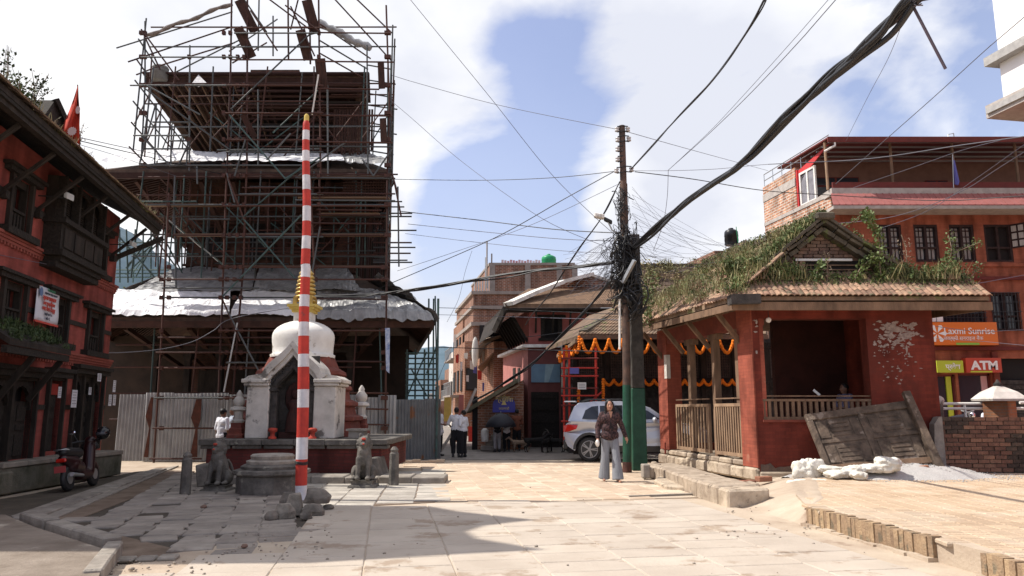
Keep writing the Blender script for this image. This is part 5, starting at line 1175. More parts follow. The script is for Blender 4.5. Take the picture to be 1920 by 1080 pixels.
# ------------------------------------------------------------------ utility poles
M_GRN = mat('green_painted_band',(.017,.078,.046),(.010,.045,.028),scale=4,rough=.5,bump=.3,stain=(.10,.11,.09),stscale=3,stpos=.64)
M_PBR = mat('brown_weathered_steel',(.12,.07,.05),(.05,.035,.03),scale=5,rough=.7)
M_CONC = mat('stained_concrete',(.075,.066,.058),(.035,.032,.028),scale=4,bump=.6)
up1 = thing('utility_pole','tall brown steel utility pole with a green painted foot and stacked insulators','utility pole',G(1176,886))
YP = G(1176,886).y;pb0 = G(1176,886);pg = P(1175,722,YP);pt_ = P(1166,236,YP)
MB().cyl(pb0 + Vector((0,0,-.0)),pb0 + Vector((0,0,.25)),.115,.11,14).build('rusty_foot',RUST,up1)
MB().cyl(pb0.lerp(pg,.12),pg,.105,.10,14).build('green_section',M_GRN,up1);MB().cyl(pg,P(1172,480,YP),.098,.095,14).build('lower_section',M_PBR,up1)
MB().cyl(P(1172,480,YP),P(1169,345,YP),.105,.10,14).build('middle_section',M_PBR,up1);MB().cyl(P(1169,345,YP),pt_,.085,.08,14).build('upper_section',M_PBR,up1)
M_PORC = plain('porcelain',(.45,.43,.42),.25);M_IRON = plain('dark_iron',(.03,.03,.032),.6,.3)
for (u,v) in [(1157,243),(1177,243),(1158,262),(1179,261),(1158,280),(1158,299),(1156,320),(1184,318)]:
    c0 = P(u,v,YP - .03);MB().lathe(c0 - Vector((0,0,.06)),[(.03,0),(.06,.01),(.06,.04),(.035,.06),(.06,.08),(.06,.11),(.03,.12)],10).build('insulator',M_PORC,up1)
    q = P(1168,v,YP);MB().bar(q + Vector((0,-.08,.07)),Vector((c0.x,q.y - .05,c0.z + .075)),.03,.02).build('bracket',M_IRON,up1)
    MB().bar(q + Vector((0,-.08,-.07)),Vector((c0.x,q.y - .05,c0.z - .075)),.03,.02).build('bracket',M_IRON,up1)
MB().cyl(P(1162,655,YP - .15),P(1162,560,YP - .15),.028,n=8).build('white_conduit',M_DOME,up1)
up2 = thing('concrete_pole','tapered square concrete pole with green foot smothered in cable coils','utility pole',G(1200,882))
q0 = G(1199,882);YQ = q0.y
def taper(va,vb,mt,name):
    m = MB();a = P(1199,va,YQ);b = P(1199 - (882 - vb) * .022,vb,YQ);wa = .19 - .07 * (882 - va) / 480;wb_ = .19 - .07 * (882 - vb) / 480
    if va == 882: a.z = 0
    a.x = P(1199 - (882 - va) * .022,va,YQ).x
    m.add([a + Vector((sx * wa,sy * wa * .7,0)) for sx,sy in ((-1,-1),(1,-1),(1,1),(-1,1))] + [b + Vector((sx * wb_,sy * wb_ * .7,0)) for sx,sy in ((-1,-1),(1,-1),(1,1),(-1,1))],[(0,3,2,1),(4,5,6,7),(0,1,5,4),(1,2,6,5),(2,3,7,6),(3,0,4,7)])
    m.build(name,mt,up2,mods=[bevel(.02)])
taper(882,728,M_GRN,'green_section');taper(728,440,M_CONC,'shaft')
MB().bar(P(1168,530,YP - .3),P(1190,488,YP - .6),.08,.08).build('grey_junction_tube',STEEL,up2)
sl_ = thing('street_lamp','small white street lamp head hung on cables left of the utility pole','lamp',P(1125,405,YP));c0 = P(1123,404,YP)
MB().hexa(c0 - Vector((.12,.1,.05)),(.25,0,-.05),(0,.2,0),(0,0,.11)).build('lamp_head',M_DOME,sl_,mods=[bevel(.02)]);MB().hexa(c0 + Vector((.13,-.06,-.13)),(.2,0,-.1),(0,.14,0),(0,0,.09)).build('sensor_box',M_IRON,sl_,mods=[bevel(.015)])
MB().tube([c0 + Vector((.2,0,-.1)),P(1148,432,YP),P(1168,440,YP)],.02,6).build('arm',STEEL,sl_)

# ------------------------------------------------------------------ cables
cab = [0]
def spl(pts,k=8):
    out = [];n = len(pts)
    for i in range(n - 1):
        p0 = pts[max(i - 1,0)];p1 = pts[i];p2 = pts[i + 1];p3 = pts[min(i + 2,n - 1)]
        for j in range(k):
            t = j / k;out.append(.5 * ((2 * p1) + (p2 - p0) * t + (2 * p0 - 5 * p1 + 4 * p2 - p3) * t * t + (3 * p1 - p0 - 3 * p2 + p3) * t ** 3))
    out.append(pts[-1]);return out
def world_pts(pts):
    w = [P(*p) for p in pts]
    if pts[-1][1] < 0 or pts[-1][0] > 1919: w.append(w[-1] + (w[-1] - w[-2]).normalized() * 9)
    if pts[0][1] <= 0 or pts[0][0] <= 0: w.insert(0,w[0] + (w[0] - w[1]).normalized() * 6)
    return w
def cable(lab,pts,r=.010,mt=CABLE,group='overhead cables'):
    pp = spl(world_pts(pts));m = MB();m.tube(pp,r,5);return solo(m,'overhead_cable',mt,lab,'cable',group)
def bundle(lab,pts,R_,r,n,seed,mt=CABLE,wob=.5,tw=9):
    pp = spl(world_pts(pts),12);t = thing('cable_bundle',lab,'cable',pp[0]);rr = random.Random(seed);N_ = len(pp)
    for k in range(n):
        ph = rr.uniform(0,6.28);rad = R_ * (0 if k == 0 else rr.uniform(.5,1));q = []
        for i,p in enumerate(pp):
            d = (pp[min(i + 1,N_ - 1)] - pp[max(i - 1,0)]).normalized();s = d.cross(Vector((0,0,1))).normalized();u_ = s.cross(d);a = ph + i / N_ * tw + wob * math.sin(i * .35 + k)
            rd = rad * (1 + .5 * math.sin(i * .21 + k * 2)) ;q.append(p + s * math.cos(a) * rd + u_ * (math.sin(a) * rd - (.10 * R_ / .05 * (1 - math.cos(i / N_ * 25)) * .5 if k == n - 1 else 0)))
        MB().tube(q,r * rr.uniform(.7,1.2),5).build('cable_strand',mt,t)
    return t
bundle('thick black cable bundle running from the pole up to the top right corner',[(1183,470,YP),(1225,432,16.6),(1290,376,13.8),(1375,318,11.2),(1470,226,9.2),(1570,133,7.5),(1680,32,6.2),(1745,-34,5.5),(1830,-120,4.7)],.044,.025,14,1)
bundle('black cable twisted from the pole up to the top edge',[(1183,318,YP),(1250,243,15),(1330,157,12),(1395,68,9.6),(1434,-2,8.4),(1470,-70,7.5)],.012,.012,3,2)
bundle('heavy sagging black cable bundle across the temple front to the pole',[(590,556,21.8),(680,553,21.6),(745,547,21.4),(820,536,21),(905,522,20.4),(1000,508,19.6),(1080,500,19),(1150,492,YP)],.035,.018,7,3)
bundle('black cable bundle sagging from the pole down over the lane',[(1150,520,YP),(1110,568,20),(1060,620,22),(1000,680,24),(940,722,26),(880,755,28)],.03,.02,5,4)
bundle('dark cable dropping from the pole past the lamp to the pink house',[(1162,340,YP),(1125,412,18.6),(1085,468,20),(1032,548,23),(996,592,26),(985,610,27)],.014,.012,3,5)
M_TH = plain('thin_wire',(.10,.10,.13),.6)
cl = [('thin wire from the pole top rising left across the sky',[(1160,243,YP),(935,197,21),(780,155,22),(732,140,22.3)],.008),('thin wire from the pole top running right',[(1172,246,YP),(1300,282,24),(1440,320,35)],.008),
      ('long thin wire falling diagonally from the top left of the sky',[(770,0,16),(845,92,17),(925,190,18),(1030,322,18.5),(1110,402,18.2),(1162,448,YP)],.007),('faint thin wire falling across the cloud right of the scaffold',[(732,188,22.3),(770,220,22),(850,290,21.5),(940,358,20),(1035,420,19),(1155,470,YP)],.007),
      ('near level cable from the scaffold to the pole',[(735,336,24),(900,338,22),(1040,333,20),(1155,321,YP)],.010),('cable rising from the low scaffold corner up to the pole',[(700,545,23),(820,494,22),(940,440,20.5),(1060,372,19),(1158,318,YP)],.012),
      ('cable dipping from the scaffold under the clouds to the cable tangle',[(750,396,24),(900,413,22),(1040,430,20),(1160,437,YP)],.013),('second cable under the clouds to the tangle',[(765,420,24),(900,434,22),(1050,448,20),(1160,452,YP)],.009),
      ('third thin cable under the clouds to the tangle',[(760,438,24),(900,455,22),(1050,470,20),(1160,475,YP)],.007),('low cable rising left of the brick building',[(745,508,24),(860,470,22),(1000,420,20),(1160,345,YP)],.007),
      ('level cable across the lane at roof height',[(822,577,26),(930,580,25),(1060,585,22),(1165,590,YP)],.010),('level cable across the lane before the pink gable',[(822,590,27),(960,594,24),(1165,600,YP)],.008),('thicker level cable low across the lane',[(822,651,25),(960,655,24),(1165,660,YP + .2)],.014),
      ('slack cable before the pink house roof',[(985,632,26),(1060,622,24),(1130,598,20),(1165,570,YP)],.012),
      ('cable from the pole to the brick side wall on the right',[(1190,322,YP),(1300,336,19),(1430,357,21),(1560,366,22),(1760,376,20),(1960,365,18)],.012),
      ('thin double wire rising from the bundle to the top of the sky',[(1253,319,16),(1330,250,13.8),(1410,172,11.5),(1500,76,9.6),(1570,-4,8.3)],.006),('companion of the thin double wire on its left',[(1253,319,16),(1330,247,13.8),(1402,170,11.5),(1490,72,9.6),(1556,-4,8.3)],.004),
      ('vertical slack wire below the thin double wire',[(1253,319,16),(1251,370,16.2),(1243,420,16.4),(1225,470,16.8)],.006),('thin level wire right of the pole head',[(1185,320,YP),(1253,320,17.6),(1340,317,17),(1440,308,16),(1570,302,15)],.006),
      ('pale cable across the right building balcony',[(1440,308,22),(1570,302,20),(1660,294,18),(1790,274,16),(1925,255,14)],.012),
      ('thin cable rising over the right building to the white tower',[(1567,345,22),(1658,264,20),(1752,181,18),(1850,92,16),(1925,28,15)],.010),('steep thin wire hanging from the thick bundle',[(1690,48,6.9),(1665,110,8),(1627,182,10),(1586,264,13)],.003),
      ('thin cable slanting across the upper windows of the right building',[(1560,420,24),(1680,405,22),(1800,360,20),(1925,282,18)],.009),('thin cable across the red tile strip',[(1640,432,24),(1740,395,22),(1830,335,20),(1925,268,18)],.008),('thin cable crossing the balcony dark',[(1600,352,24),(1700,318,22),(1800,283,20),(1880,262,18)],.008),
      ('white cable slanting to the right building corner over the shrine roof',[(1740,545,17),(1830,532,18),(1925,515,19)],.009),('pale cable over the orange shop sign',[(1755,612,22),(1840,622,22),(1925,618,22)],.008),('thin cable over the orange sign',[(1755,635,23),(1840,640,22),(1925,648,21)],.007),
      ('grey cable looping from the red house to the scaffold',[(185,661,19.2),(230,661,20),(300,655,21),(360,641,21.6),(400,620,22),(440,596,22.1),(590,570,21.8)],.012),('short slack wire on the red house wall',[(0,478,13),(60,490,14),(100,498,15),(150,512,17)],.006),
      ('uppermost wire from the pennant to the scaffold',[(150,258,15.6),(260,282,19),(330,296,22)],.009),('middle wire from the pennant to the scaffold',[(150,264,15.6),(260,290,19),(430,330,23)],.011),('lowest wire from the pennant to the scaffold',[(152,272,15.6),(225,294,18),(330,330,22)],.006),
      ('thin vertical looping wire left of the brick building',[(885,470,24),(872,510,24),(860,560,24),(838,604,24)],.006),('thin wire from the low black bundle to the lane',[(845,660,26),(830,690,26),(822,712,26)],.008)]
for i,(lab,pts,r) in enumerate(cl): cable(lab,pts,r,M_TH if r < .010 else (CABLEG if 'pale' in lab or 'grey' in lab or 'white' in lab else CABLE))
rr = random.Random(12)
tg = thing('cable_tangle','dense black tangle of cable coils clinging to the two utility poles','cable tangle',P(1180,520,YP))
for part,(u,v,ru,rv,n_,r0,sp2) in enumerate([(1168,500,16,45,34,.016,.28),(1186,545,14,40,34,.018,.22),(1175,470,20,30,20,.010,.3),(1160,505,20,34,26,.007,.35),(1168,400,8,50,16,.007,.18)]):
    m = MB()
    for k in range(n_):
        c0 = P(u + rr.gauss(0,ru * .5),v + rr.gauss(0,rv * .5),YP - .15 + rr.uniform(-.15,.2));a1,a2 = rr.uniform(.05,sp2),rr.uniform(.15,sp2 * 2);ph = rr.uniform(0,6.28);tl = rr.uniform(-.8,.8)
        q = [c0 + Vector((a1 * math.cos(t + ph) + .04 * rr.gauss(0,1),.08 * math.sin(t * 1.7),a2 * math.sin(t) + tl * a1 * math.cos(t) * .5)) for t in [i * rr.choice([4.2,5.8]) / 12 for i in range(13)]]
        m.tube(spl(q,3),r0 * rr.uniform(.7,1.3),4)
    m.build('cable_coils',CABLE,tg,kind='stuff')
m = MB()
for k in range(60):
    a = P(1150 + rr.uniform(-8,20),460 + rr.uniform(-20,60),YP - .1);b = P(rr.uniform(1050,1130),rr.uniform(470,560),YP + rr.uniform(0,2));mid_ = a.lerp(b,.5) + Vector((0,0,rr.uniform(-.35,.15)))
    m.tube(spl([a,mid_,b],5),.004,3)
for k in range(34):
    a = P(1185,470 + rr.uniform(-120,60),YP - .1);b = P(rr.uniform(1230,1420),rr.uniform(455,500),YP + rr.uniform(0,2));mid_ = a.lerp(b,.5) + Vector((0,0,rr.uniform(-.5,.1)))
    m.tube(spl([a,mid_,b],6),.0035,3)
m.build('loose_wires',M_TH,tg,kind='stuff')
# rod dangling from the thick bundle
rd = thing('hanging_rod','straight dark rod dangling from the thick cable bundle at the top right','rod',P(1773,128,5.9));MB().cyl(P(1773,129,5.9),P(1711,10,5.9),.0125,n=8).build('rod',plain('rod_brown',(.07,.05,.07),.6),rd)
m = MB()
for k in range(5): m.tube([P(1705 + 3 * k,-6 + 2 * k,5.75),P(1712,14 - k,5.75),P(1722 + 2 * k,-2 + 3 * k,5.95)],.006,5)
m.build('wire_binding',CABLEG,rd)

# ------------------------------------------------------------------ roadside pavilion shrine on the right
FF = Fac(5.17,16.0,1,0);SF = Fac(5.17,16.0,-.186,1)
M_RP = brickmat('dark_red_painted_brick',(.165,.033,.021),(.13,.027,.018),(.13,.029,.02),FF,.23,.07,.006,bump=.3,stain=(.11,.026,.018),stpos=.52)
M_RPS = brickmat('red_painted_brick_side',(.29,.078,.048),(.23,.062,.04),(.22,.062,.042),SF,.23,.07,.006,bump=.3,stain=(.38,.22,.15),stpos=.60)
M_PLAIN_R = mat('red_painted_plaster',(.22,.054,.033),(.15,.04,.027),scale=4,bump=.3)
M_PW = mat('weathered_brown_wood',(.22,.135,.085),(.11,.07,.045),scale=5,stretch=(1,1,.3),bump=.4)
M_PWL = mat('sun_bleached_wood',(.36,.24,.15),(.20,.13,.085),scale=5,stretch=(1,1,.3),bump=.4)
M_OLDW = mat('silvered_old_door_wood',(.135,.098,.072),(.05,.037,.028),scale=5,bump=.7,bscale=22,stain=(.22,.175,.14),stscale=3,stpos=.60)
M_RSTONE = mat('rough_footing_stone',(.48,.395,.30),(.27,.21,.155),scale=4,rnd=.18,bump=1.0,bscale=11,stain=(.15,.12,.09),stscale=5,stpos=.60)
sh = thing('pavilion_shrine','open red painted brick pavilion shrine with overgrown tiled roof','shrine',(7,18,0))
XR = FF.at(1757,700)[0];xo0,xo1,zo0,zo1 = FF.rect(1427,597,1630,787)
WT = 3.72
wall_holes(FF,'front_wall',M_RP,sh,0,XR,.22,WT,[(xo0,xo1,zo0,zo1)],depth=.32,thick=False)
m = MB();m.fbox(FF,.0,XR,.0,.22,-.4,.06);m.build('footing',M_RSTONE,sh,mods=[bevel(.03)])
rr = random.Random(9)
for k in range(9): m = MB();m.fbox(FF,k * .22 - .03,k * .22 + .18,rr.uniform(-.02,.03),rr.uniform(.12,.2),.03,.10 + rr.uniform(0,.06));m.build('footing_stone',M_RSTONE,sh,mods=[bevel(.035)])
# soot and damp at the wall foot: a darker crust of fallen plaster
M_CRUST = mat('fallen_plaster_crust',(.13,.085,.065),(.08,.06,.05),scale=8,bump=.9)
m = MB();pr = [FF.pt(0.02,.22,.004)] + [FF.pt(.03 + k * .1,.22 + .10 + .07 * noise.noise(Vector((k * .8,2,0))) + (.05 if k < 3 else 0),.004) for k in range(16)] + [FF.pt(1.6,.22,.004)]
m.prism(pr,FF.n * .006);m.build('bare_plaster_patch',M_CRUST,sh)
# side: corner pier, rear pier, posts, sill, lintel
SL = 5.2
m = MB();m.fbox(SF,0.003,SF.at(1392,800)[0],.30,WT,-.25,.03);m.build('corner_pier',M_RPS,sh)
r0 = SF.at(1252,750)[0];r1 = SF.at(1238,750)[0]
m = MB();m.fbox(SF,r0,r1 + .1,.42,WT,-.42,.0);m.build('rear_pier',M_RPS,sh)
m = MB();m.fbox(SF,r0 - .02,r0 + .15,2.35,3.0,-.1,.012);m.build('bare_lime_patch',M_LIME,sh)
m = MB();m.fbox(SF,0,r1 + .1,WT - .42,WT + .0,-.28,-.02);m.build('side_lintel',M_PLAIN_R,sh)
for k in range(9):
    a = k * (r1 + .2) / 9;b = (k + 1) * (r1 + .2) / 9 - .015;m = MB();m.fbox(SF,a,b,.02,.28 + rr.uniform(-.02,.02),-.4,.05 + rr.uniform(0,.05));m.build('footing_stone',M_RSTONE,sh,mods=[bevel(.04)])
    m = MB();m.fbox(SF,a + .02,b - .02,.285,.415,-.35,-.01 + rr.uniform(0,.04));m.build('sill_stone',M_RSTONE,sh,mods=[bevel(.03)])
for u in (1290,1335,1380):
    s = SF.at(u,720)[0];m = MB();m.fbox(SF,s - .08,s + .08,.42,WT - .42,-.20,-.04);m.build('wooden_post',M_PW,sh)
    m = MB();m.fbox(SF,s - .28,s + .28,WT - .56,WT - .424,-.20,-.05);m.build('post_bracket',M_PW,sh)
for (u0,v0,u1,v1) in [(1205,623,1241,671),(1239,619,1280,662),(1281,608,1328,652),(1326,588,1387,643)]:
    s,z = SF.at(u1,v1);a = SF.pt(s,z,-.02);b = SF.pt(s - .06,3.62,.55);m = MB();m.bar(a,b,.08,.10);m.build('eave_strut',M_PW,sh)
# grilles
def grille(u0,u1,lab):
    s1 = SF.at(u0,800)[0];s0 = SF.at(u1,800)[0];zt = 1.64;zb_ = .47;t = MB()
    t.fbox(SF,s0,s1,zt - .07,zt,-.06,.0);t.fbox(SF,s0,s1,zb_,zb_ + .08,-.06,.0);t.fbox(SF,s0,s0 + .07,zb_ + .081,zt - .071,-.06,.0);t.fbox(SF,s1 - .07,s1,zb_ + .081,zt - .071,-.06,.0)
    gr_ = t.build('grille_frame',M_PWL,sh,label=lab);n = 11
    for k in range(n):
        s = s0 + .07 + (s1 - s0 - .14) * (k + .5) / n;q = MB();q.fbox(SF,s - .022,s + .022,zb_ + .08,zt - .07,-.045,-.01);q.build('grille_bar',M_PWL,gr_)
    MB().fbox(SF,s0,s1,zt + .10,zt + .13,-.04,-.01).build('top_rail',M_PW,gr_)
grille(1268,1330,'rear wooden barred grille');grille(1340,1393,'near wooden barred grille')
# interior: floor, back and far walls
fl_ = MB();fl_.prism([FF.pt(.1,.30,-.1),FF.pt(XR - .1,.30,-.1),FF.pt(XR - 1.0,.30,-5),FF.pt(-.8,.30,-5)],(0,0,.1));fl_.build('floor',M_RSTONE,sh)
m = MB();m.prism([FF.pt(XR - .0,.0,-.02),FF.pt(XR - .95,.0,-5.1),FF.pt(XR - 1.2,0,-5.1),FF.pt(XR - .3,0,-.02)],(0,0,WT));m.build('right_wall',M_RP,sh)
m = MB();m.prism([FF.pt(1.35,.3,-2.6),FF.pt(XR - .5,.3,-2.6),FF.pt(XR - .5,.3,-2.8),FF.pt(1.35,.3,-2.8)],(0,0,WT - .3));m.build('inner_wall',mat('shade_darkened_red_wall',(.055,.016,.012),(.03,.010,.008),scale=2),sh)  # near-black red carries the shade inside the pavilion in its colour
m = MB();m.prism([FF.pt(-.95,.3,-5.0),FF.pt(XR - .9,.3,-5.0),FF.pt(XR - .9,.3,-5.2),FF.pt(-.95,.3,-5.2)],(0,0,.3));m.build('rear_sill',M_RP,sh)
m = MB();m.prism([FF.pt(0,WT - .02,0),FF.pt(XR,WT - .02,0),FF.pt(XR - .95,WT - .02,-5.1),FF.pt(-.95,WT - .02,-5.1)],(0,0,.04));m.build('ceiling',M_PW,sh)
# balustrade of the front window
zr0,zr1 = zo0,FF.at(1530,748)[1]
m = MB();m.fbox(FF,xo0,xo1,zr1 - .05,zr1,-.10,-.02);ra = m.build('balustrade',M_PW,sh)
MB().fbox(FF,xo0,xo1,zr0,zr0 + .06,-.10,-.02).build('bottom_rail',M_PW,ra);MB().fbox(FF,xo0,xo1,zr1 + .05,zr1 + .075,-.08,-.05).build('upper_rail',M_PW,ra)
for k in range(19):
    s = xo0 + .03 + (xo1 - xo0 - .06) * k / 18;MB().fbox(FF,s - .03,s + .03,zr0 + .06,zr1 - .05,-.085,-.035).build('baluster',M_PW,ra)
MB().fbox(FF,xo0 - .02,xo1 + .02,zo0 - .05,zo0 + .0,-.3,.05).build('window_sill',M_PLAIN_R,sh)
# flaking paint: irregular chips of bare lime standing a touch proud
M_FLAKE = mat('bare_lime_flake',(.34,.28,.25),(.20,.15,.13),scale=14,bump=.6)
def flake(F,s,z,w_,h_,seed,m):
    rr = random.Random(seed);n = 9;o_ = .002 + (seed % 240) * .00006;pts = [F.pt(s + w_ / 2 * math.cos(2 * math.pi * k / n) * rr.uniform(.35,1.15),z + h_ / 2 * math.sin(2 * math.pi * k / n) * rr.uniform(.35,1.15),o_) for k in range(n)];m.prism(pts,F.n * .004)
m = MB();rr = random.Random(77)
for k in range(190):
    t = rr.random()
    u = 1672 + rr.gauss(0,27);v = 605 + abs(rr.gauss(0,1)) * 42 if t < .75 else rr.uniform(600,720)
    if v < 645: u = 1680 + rr.gauss(0,24)
    if not (1636 < u < 1728 and 598 < v < 735): continue
    s,z = FF.at(u,v);sc_ = 1 if v < 650 else .6;flake(FF,s,z,rr.uniform(.03,.16) * sc_,rr.uniform(.02,.10) * sc_,k,m)
for (u,v,w_,h_) in [(1680,617,.5,.14),(1700,630,.4,.16),(1712,608,.2,.1),(1665,628,.3,.1),(1648,603,.16,.06),(1403,601,.1,.04),(1418,612,.08,.05),(1411,622,.1,.06),(1395,660,.05,.1),(1418,604,.05,.12),(1700,655,.06,.2),(1704,664,.05,.1)]:
    s,z = FF.at(u,v);flake(FF,max(s,.06),z,w_,h_,int(u),m)
m.build('flaked_paint',M_FLAKE,sh,kind='stuff')
# roof
EL0,EL1 = Vector((4.62,15.35,3.82)),Vector((3.40,22.0,3.92));ER0,ER1 = Vector((9.92,15.35,3.82)),Vector((8.7,22.0,3.92))
RG0,RG1 = Vector((6.85,16.25,5.66)),Vector((5.80,22.0,5.75));GL,GRt = Vector((5.30,16.25,4.42)),Vector((8.55,16.25,4.42))
def slab_poly(pts,t,name,mt,parent):
    m = MB();m.prism(pts,(0,0,-t));return m.build(name,mt,parent)
lf_ = slab_poly([EL0,EL1,RG1,RG0,GL],.10,'left_slope',M_TILE,sh);rt_ = slab_poly([ER0,GRt,RG0,RG1,ER1],.10,'right_slope',M_TILE,sh)
sk_ = slab_poly([EL0,GL,GRt,ER0],.08,'front_skirt',M_TILE,sh);slab_poly([EL1,ER1,RG1],.08,'rear_slope',M_TILE,sh)
m = MB();m.bar(EL0 + Vector((-.05,.02,-.20)),ER0 + Vector((.05,.02,-.20)),.05,.17);m.build('front_fascia',M_PW,sh)
m = MB();m.bar(EL0 + Vector((0,.0,-.20)),EL1 + Vector((0,0,-.20)),.05,.15);m.build('side_fascia',M_PW,sh)
m = MB();m.bar(ER0 + Vector((0,.0,-.20)),ER1 + Vector((0,0,-.20)),.05,.15);m.build('side_fascia',M_PW,sh)
m = MB();m.prism([FF.pt(-.45,3.60,.5),FF.pt(XR + .7,3.60,.5),FF.pt(XR + .7,3.66,-.2),FF.pt(-.45,3.66,-.2)],(0,0,.02));m.build('soffit',M_PLAIN_R,sh)
m = MB();m.bar(EL0 + Vector((-.12,-.05,-.08)),EL0 + Vector((.50,-.03,-.06)),.26,.20);m.build('mossy_corner_block',M_STONED,sh)
# clay tiles in rows over the skirt and the edge of the left slope
M_CLAY = mat('pavilion_clay_tile',(.36,.215,.145),(.17,.11,.075),scale=6,rnd=.35,bump=.4,stain=(.15,.13,.08),stscale=4,stpos=.54)  # clay colour varied from tile to tile, with darker stains
q = MB();n = 6;vs_ = []
for j,y in enumerate((0,.34)):
    for i in range(n + 1): x = -.065 + .13 * i / n;vs_.append((x,y,.032 * math.cos(x / .065 * math.pi / 2) + .0));
for j,y in enumerate((0,.34)):
    for i in range(n + 1): x = -.065 + .13 * i / n;vs_.append((x,y,.032 * math.cos(x / .065 * math.pi / 2) - .018))
N1 = n + 1;fs = [(i,i + 1,N1 + i + 1,N1 + i) for i in range(n)] + [(2 * N1 + i,2 * N1 + N1 + i,2 * N1 + N1 + i + 1,2 * N1 + i + 1) for i in range(n)] + [(i,2 * N1 + i,2 * N1 + i + 1,i + 1) for i in range(n)] + [(N1 + i,N1 + i + 1,3 * N1 + i + 1,3 * N1 + i) for i in range(n)]
q.add(vs_,fs,False);ctile = q.mesh('clay_tile');ctile.materials.append(M_CLAY)
up_s = (GL - Vector((GL.x,EL0.y,EL0.z))).normalized();nrm_s = Vector((1,0,0)).cross(up_s).normalized();Qs = Matrix((Vector((1,0,0)),up_s,nrm_s)).transposed();cnt = 0
for row in range(5):
    for k in range(44):
        x = EL0.x + .08 + k * .1205;base = Vector((x,EL0.y - .07,EL0.z)) + up_s * (row * .22) + nrm_s * (.012 + .008 * (row % 2) + rr.uniform(0,.012))
        if base.y > GL.y - .1: continue
        qq = Qs @ Matrix.Rotation(rr.uniform(-.05,.05),3,'Z');inst(ctile,'clay_tile',sk_,base,qq.to_quaternion());cnt += 1
ed = (EL1 - EL0).normalized();ups = (RG0 - EL0 - ed * (RG0 - EL0).dot(ed)).normalized();nn = ups.cross(ed) 
if nn.z < 0: nn = -nn
Ql = Matrix((ups.cross(nn),ups,nn)).transposed();far = MB()
for row in range(6):
    for k in range(48):
        base = EL0 + ed * (.15 + k * .135) + ups * (row * .26 - .06) + nn * (.015 + rr.uniform(0,.02))
        if rr.random() < .12: continue
        if row < 2: inst(ctile,'clay_tile',lf_,base,(Ql @ Matrix.Rotation(rr.uniform(-.08,.08),3,'Z')).to_quaternion())
        else: far.add([base + Ql @ v.co for v in ctile.vertices],[tuple(f.vertices) for f in ctile.polygons])
far.build('clay_tile_field',M_CLAY,lf_,kind='stuff')
# gable: brick infill, opening, verge boards and mossy copings
M_GB = mat('crumbling_gable_brick',(.20,.12,.09),(.10,.07,.055),scale=5,rnd=.3,bump=.9,bscale=20)
ga = MB();ga.prism([GL + Vector((.1,.05,-.05)),GRt + Vector((-.1,.05,-.05)),RG0 + Vector((0,.05,-.1))],(0,.12,0));gob = ga.build('gable',M_GB,sh)
gh = Fac(0,16.26,1,0);rr = random.Random(5);c2 = 0
bm_ = MB();bm_.box(-.10,.10,-.04,0,0,.065);bme = bm_.mesh('brick');bme.materials.append(M_GB)
so0,so1,go0,go1 = gh.rect(1503,489,1632,535)
for j in range(16):
    z = 4.44 + j * .078
    hw0 = 6.85 - (5.66 - .28 - z) / (5.66 - 4.42) * 1.50;hw1 = 6.85 + (5.66 - .28 - z) / (5.66 - 4.42) * 1.65
    x = hw0 + rr.uniform(0,.1)
    while x < hw1 - .1:
        if not (so0 - .08 < x < so1 + .08 and z < go1 + .0): inst(bme,'brick',gob,(x + .1,16.285 + rr.uniform(-.02,.01),z))
        x += .225
m = MB();m.box(so0,so1,16.255,16.275,4.44,go1);m.build('gable_opening',BLACKV,gob)
m = MB();m.box(so0 - .15,so0 + 1.1,16.16,16.22,go1 - .02,go1 + .03);m.build('pale_rail',M_DOME,gob);m = MB();m.box(so0 - .05,so0 + .05,16.18,16.24,4.44,go1 - .02);m.build('small_post',M_PWL,gob)
for z in (.30,.62): MB().box(so0 + .06,so1,16.2,16.23,4.44 + (go1 - 4.44) * z,4.44 + (go1 - 4.44) * z + .025).build('cross_rail',M_PW,gob)
M_VERGE = mat('mossy_verge_board',(.12,.10,.072),(.05,.043,.033),scale=5,bump=.9,stain=(.12,.14,.05),stscale=3,stpos=.55)
for side,E in (('l',GL),('r',GRt)):
    d = (E - RG0).normalized();L = (E - RG0).length + (.02 if side == 'l' else .30)
    for lay,(dz,yy,th,ext) in enumerate([(.04,15.98,.06,0),(-.07,16.04,.06,-.08),(-.22,16.14,.09,-.25)]):
        n = 7
        for k in range(n):
            a = RG0 + d * ((L + ext) * k / n);b = RG0 + d * ((L + ext) * (k + 1) / n - .01);a.y = b.y = yy;a.z += dz + rr.uniform(-.02,.02);b.z += dz + rr.uniform(-.02,.02)
            q = MB();q.bar(a,b,.26,th);q.build('verge_tile' if lay < 2 else 'verge_board',M_VERGE,sh)
m = MB();m.box(6.65,7.05,15.8,16.3,5.60,5.76);m.build('ridge_cap',M_VERGE,sh,mods=[bevel(.03)])
for k in range(14):
    a = RG0.lerp(RG1,k / 14);b = RG0.lerp(RG1,(k + 1) / 14 - .004);q = MB();q.bar(a + Vector((0,0,.05)),b + Vector((0,0,.05)),.22,.10);q.build('ridge_tile',M_VERGE,sh)
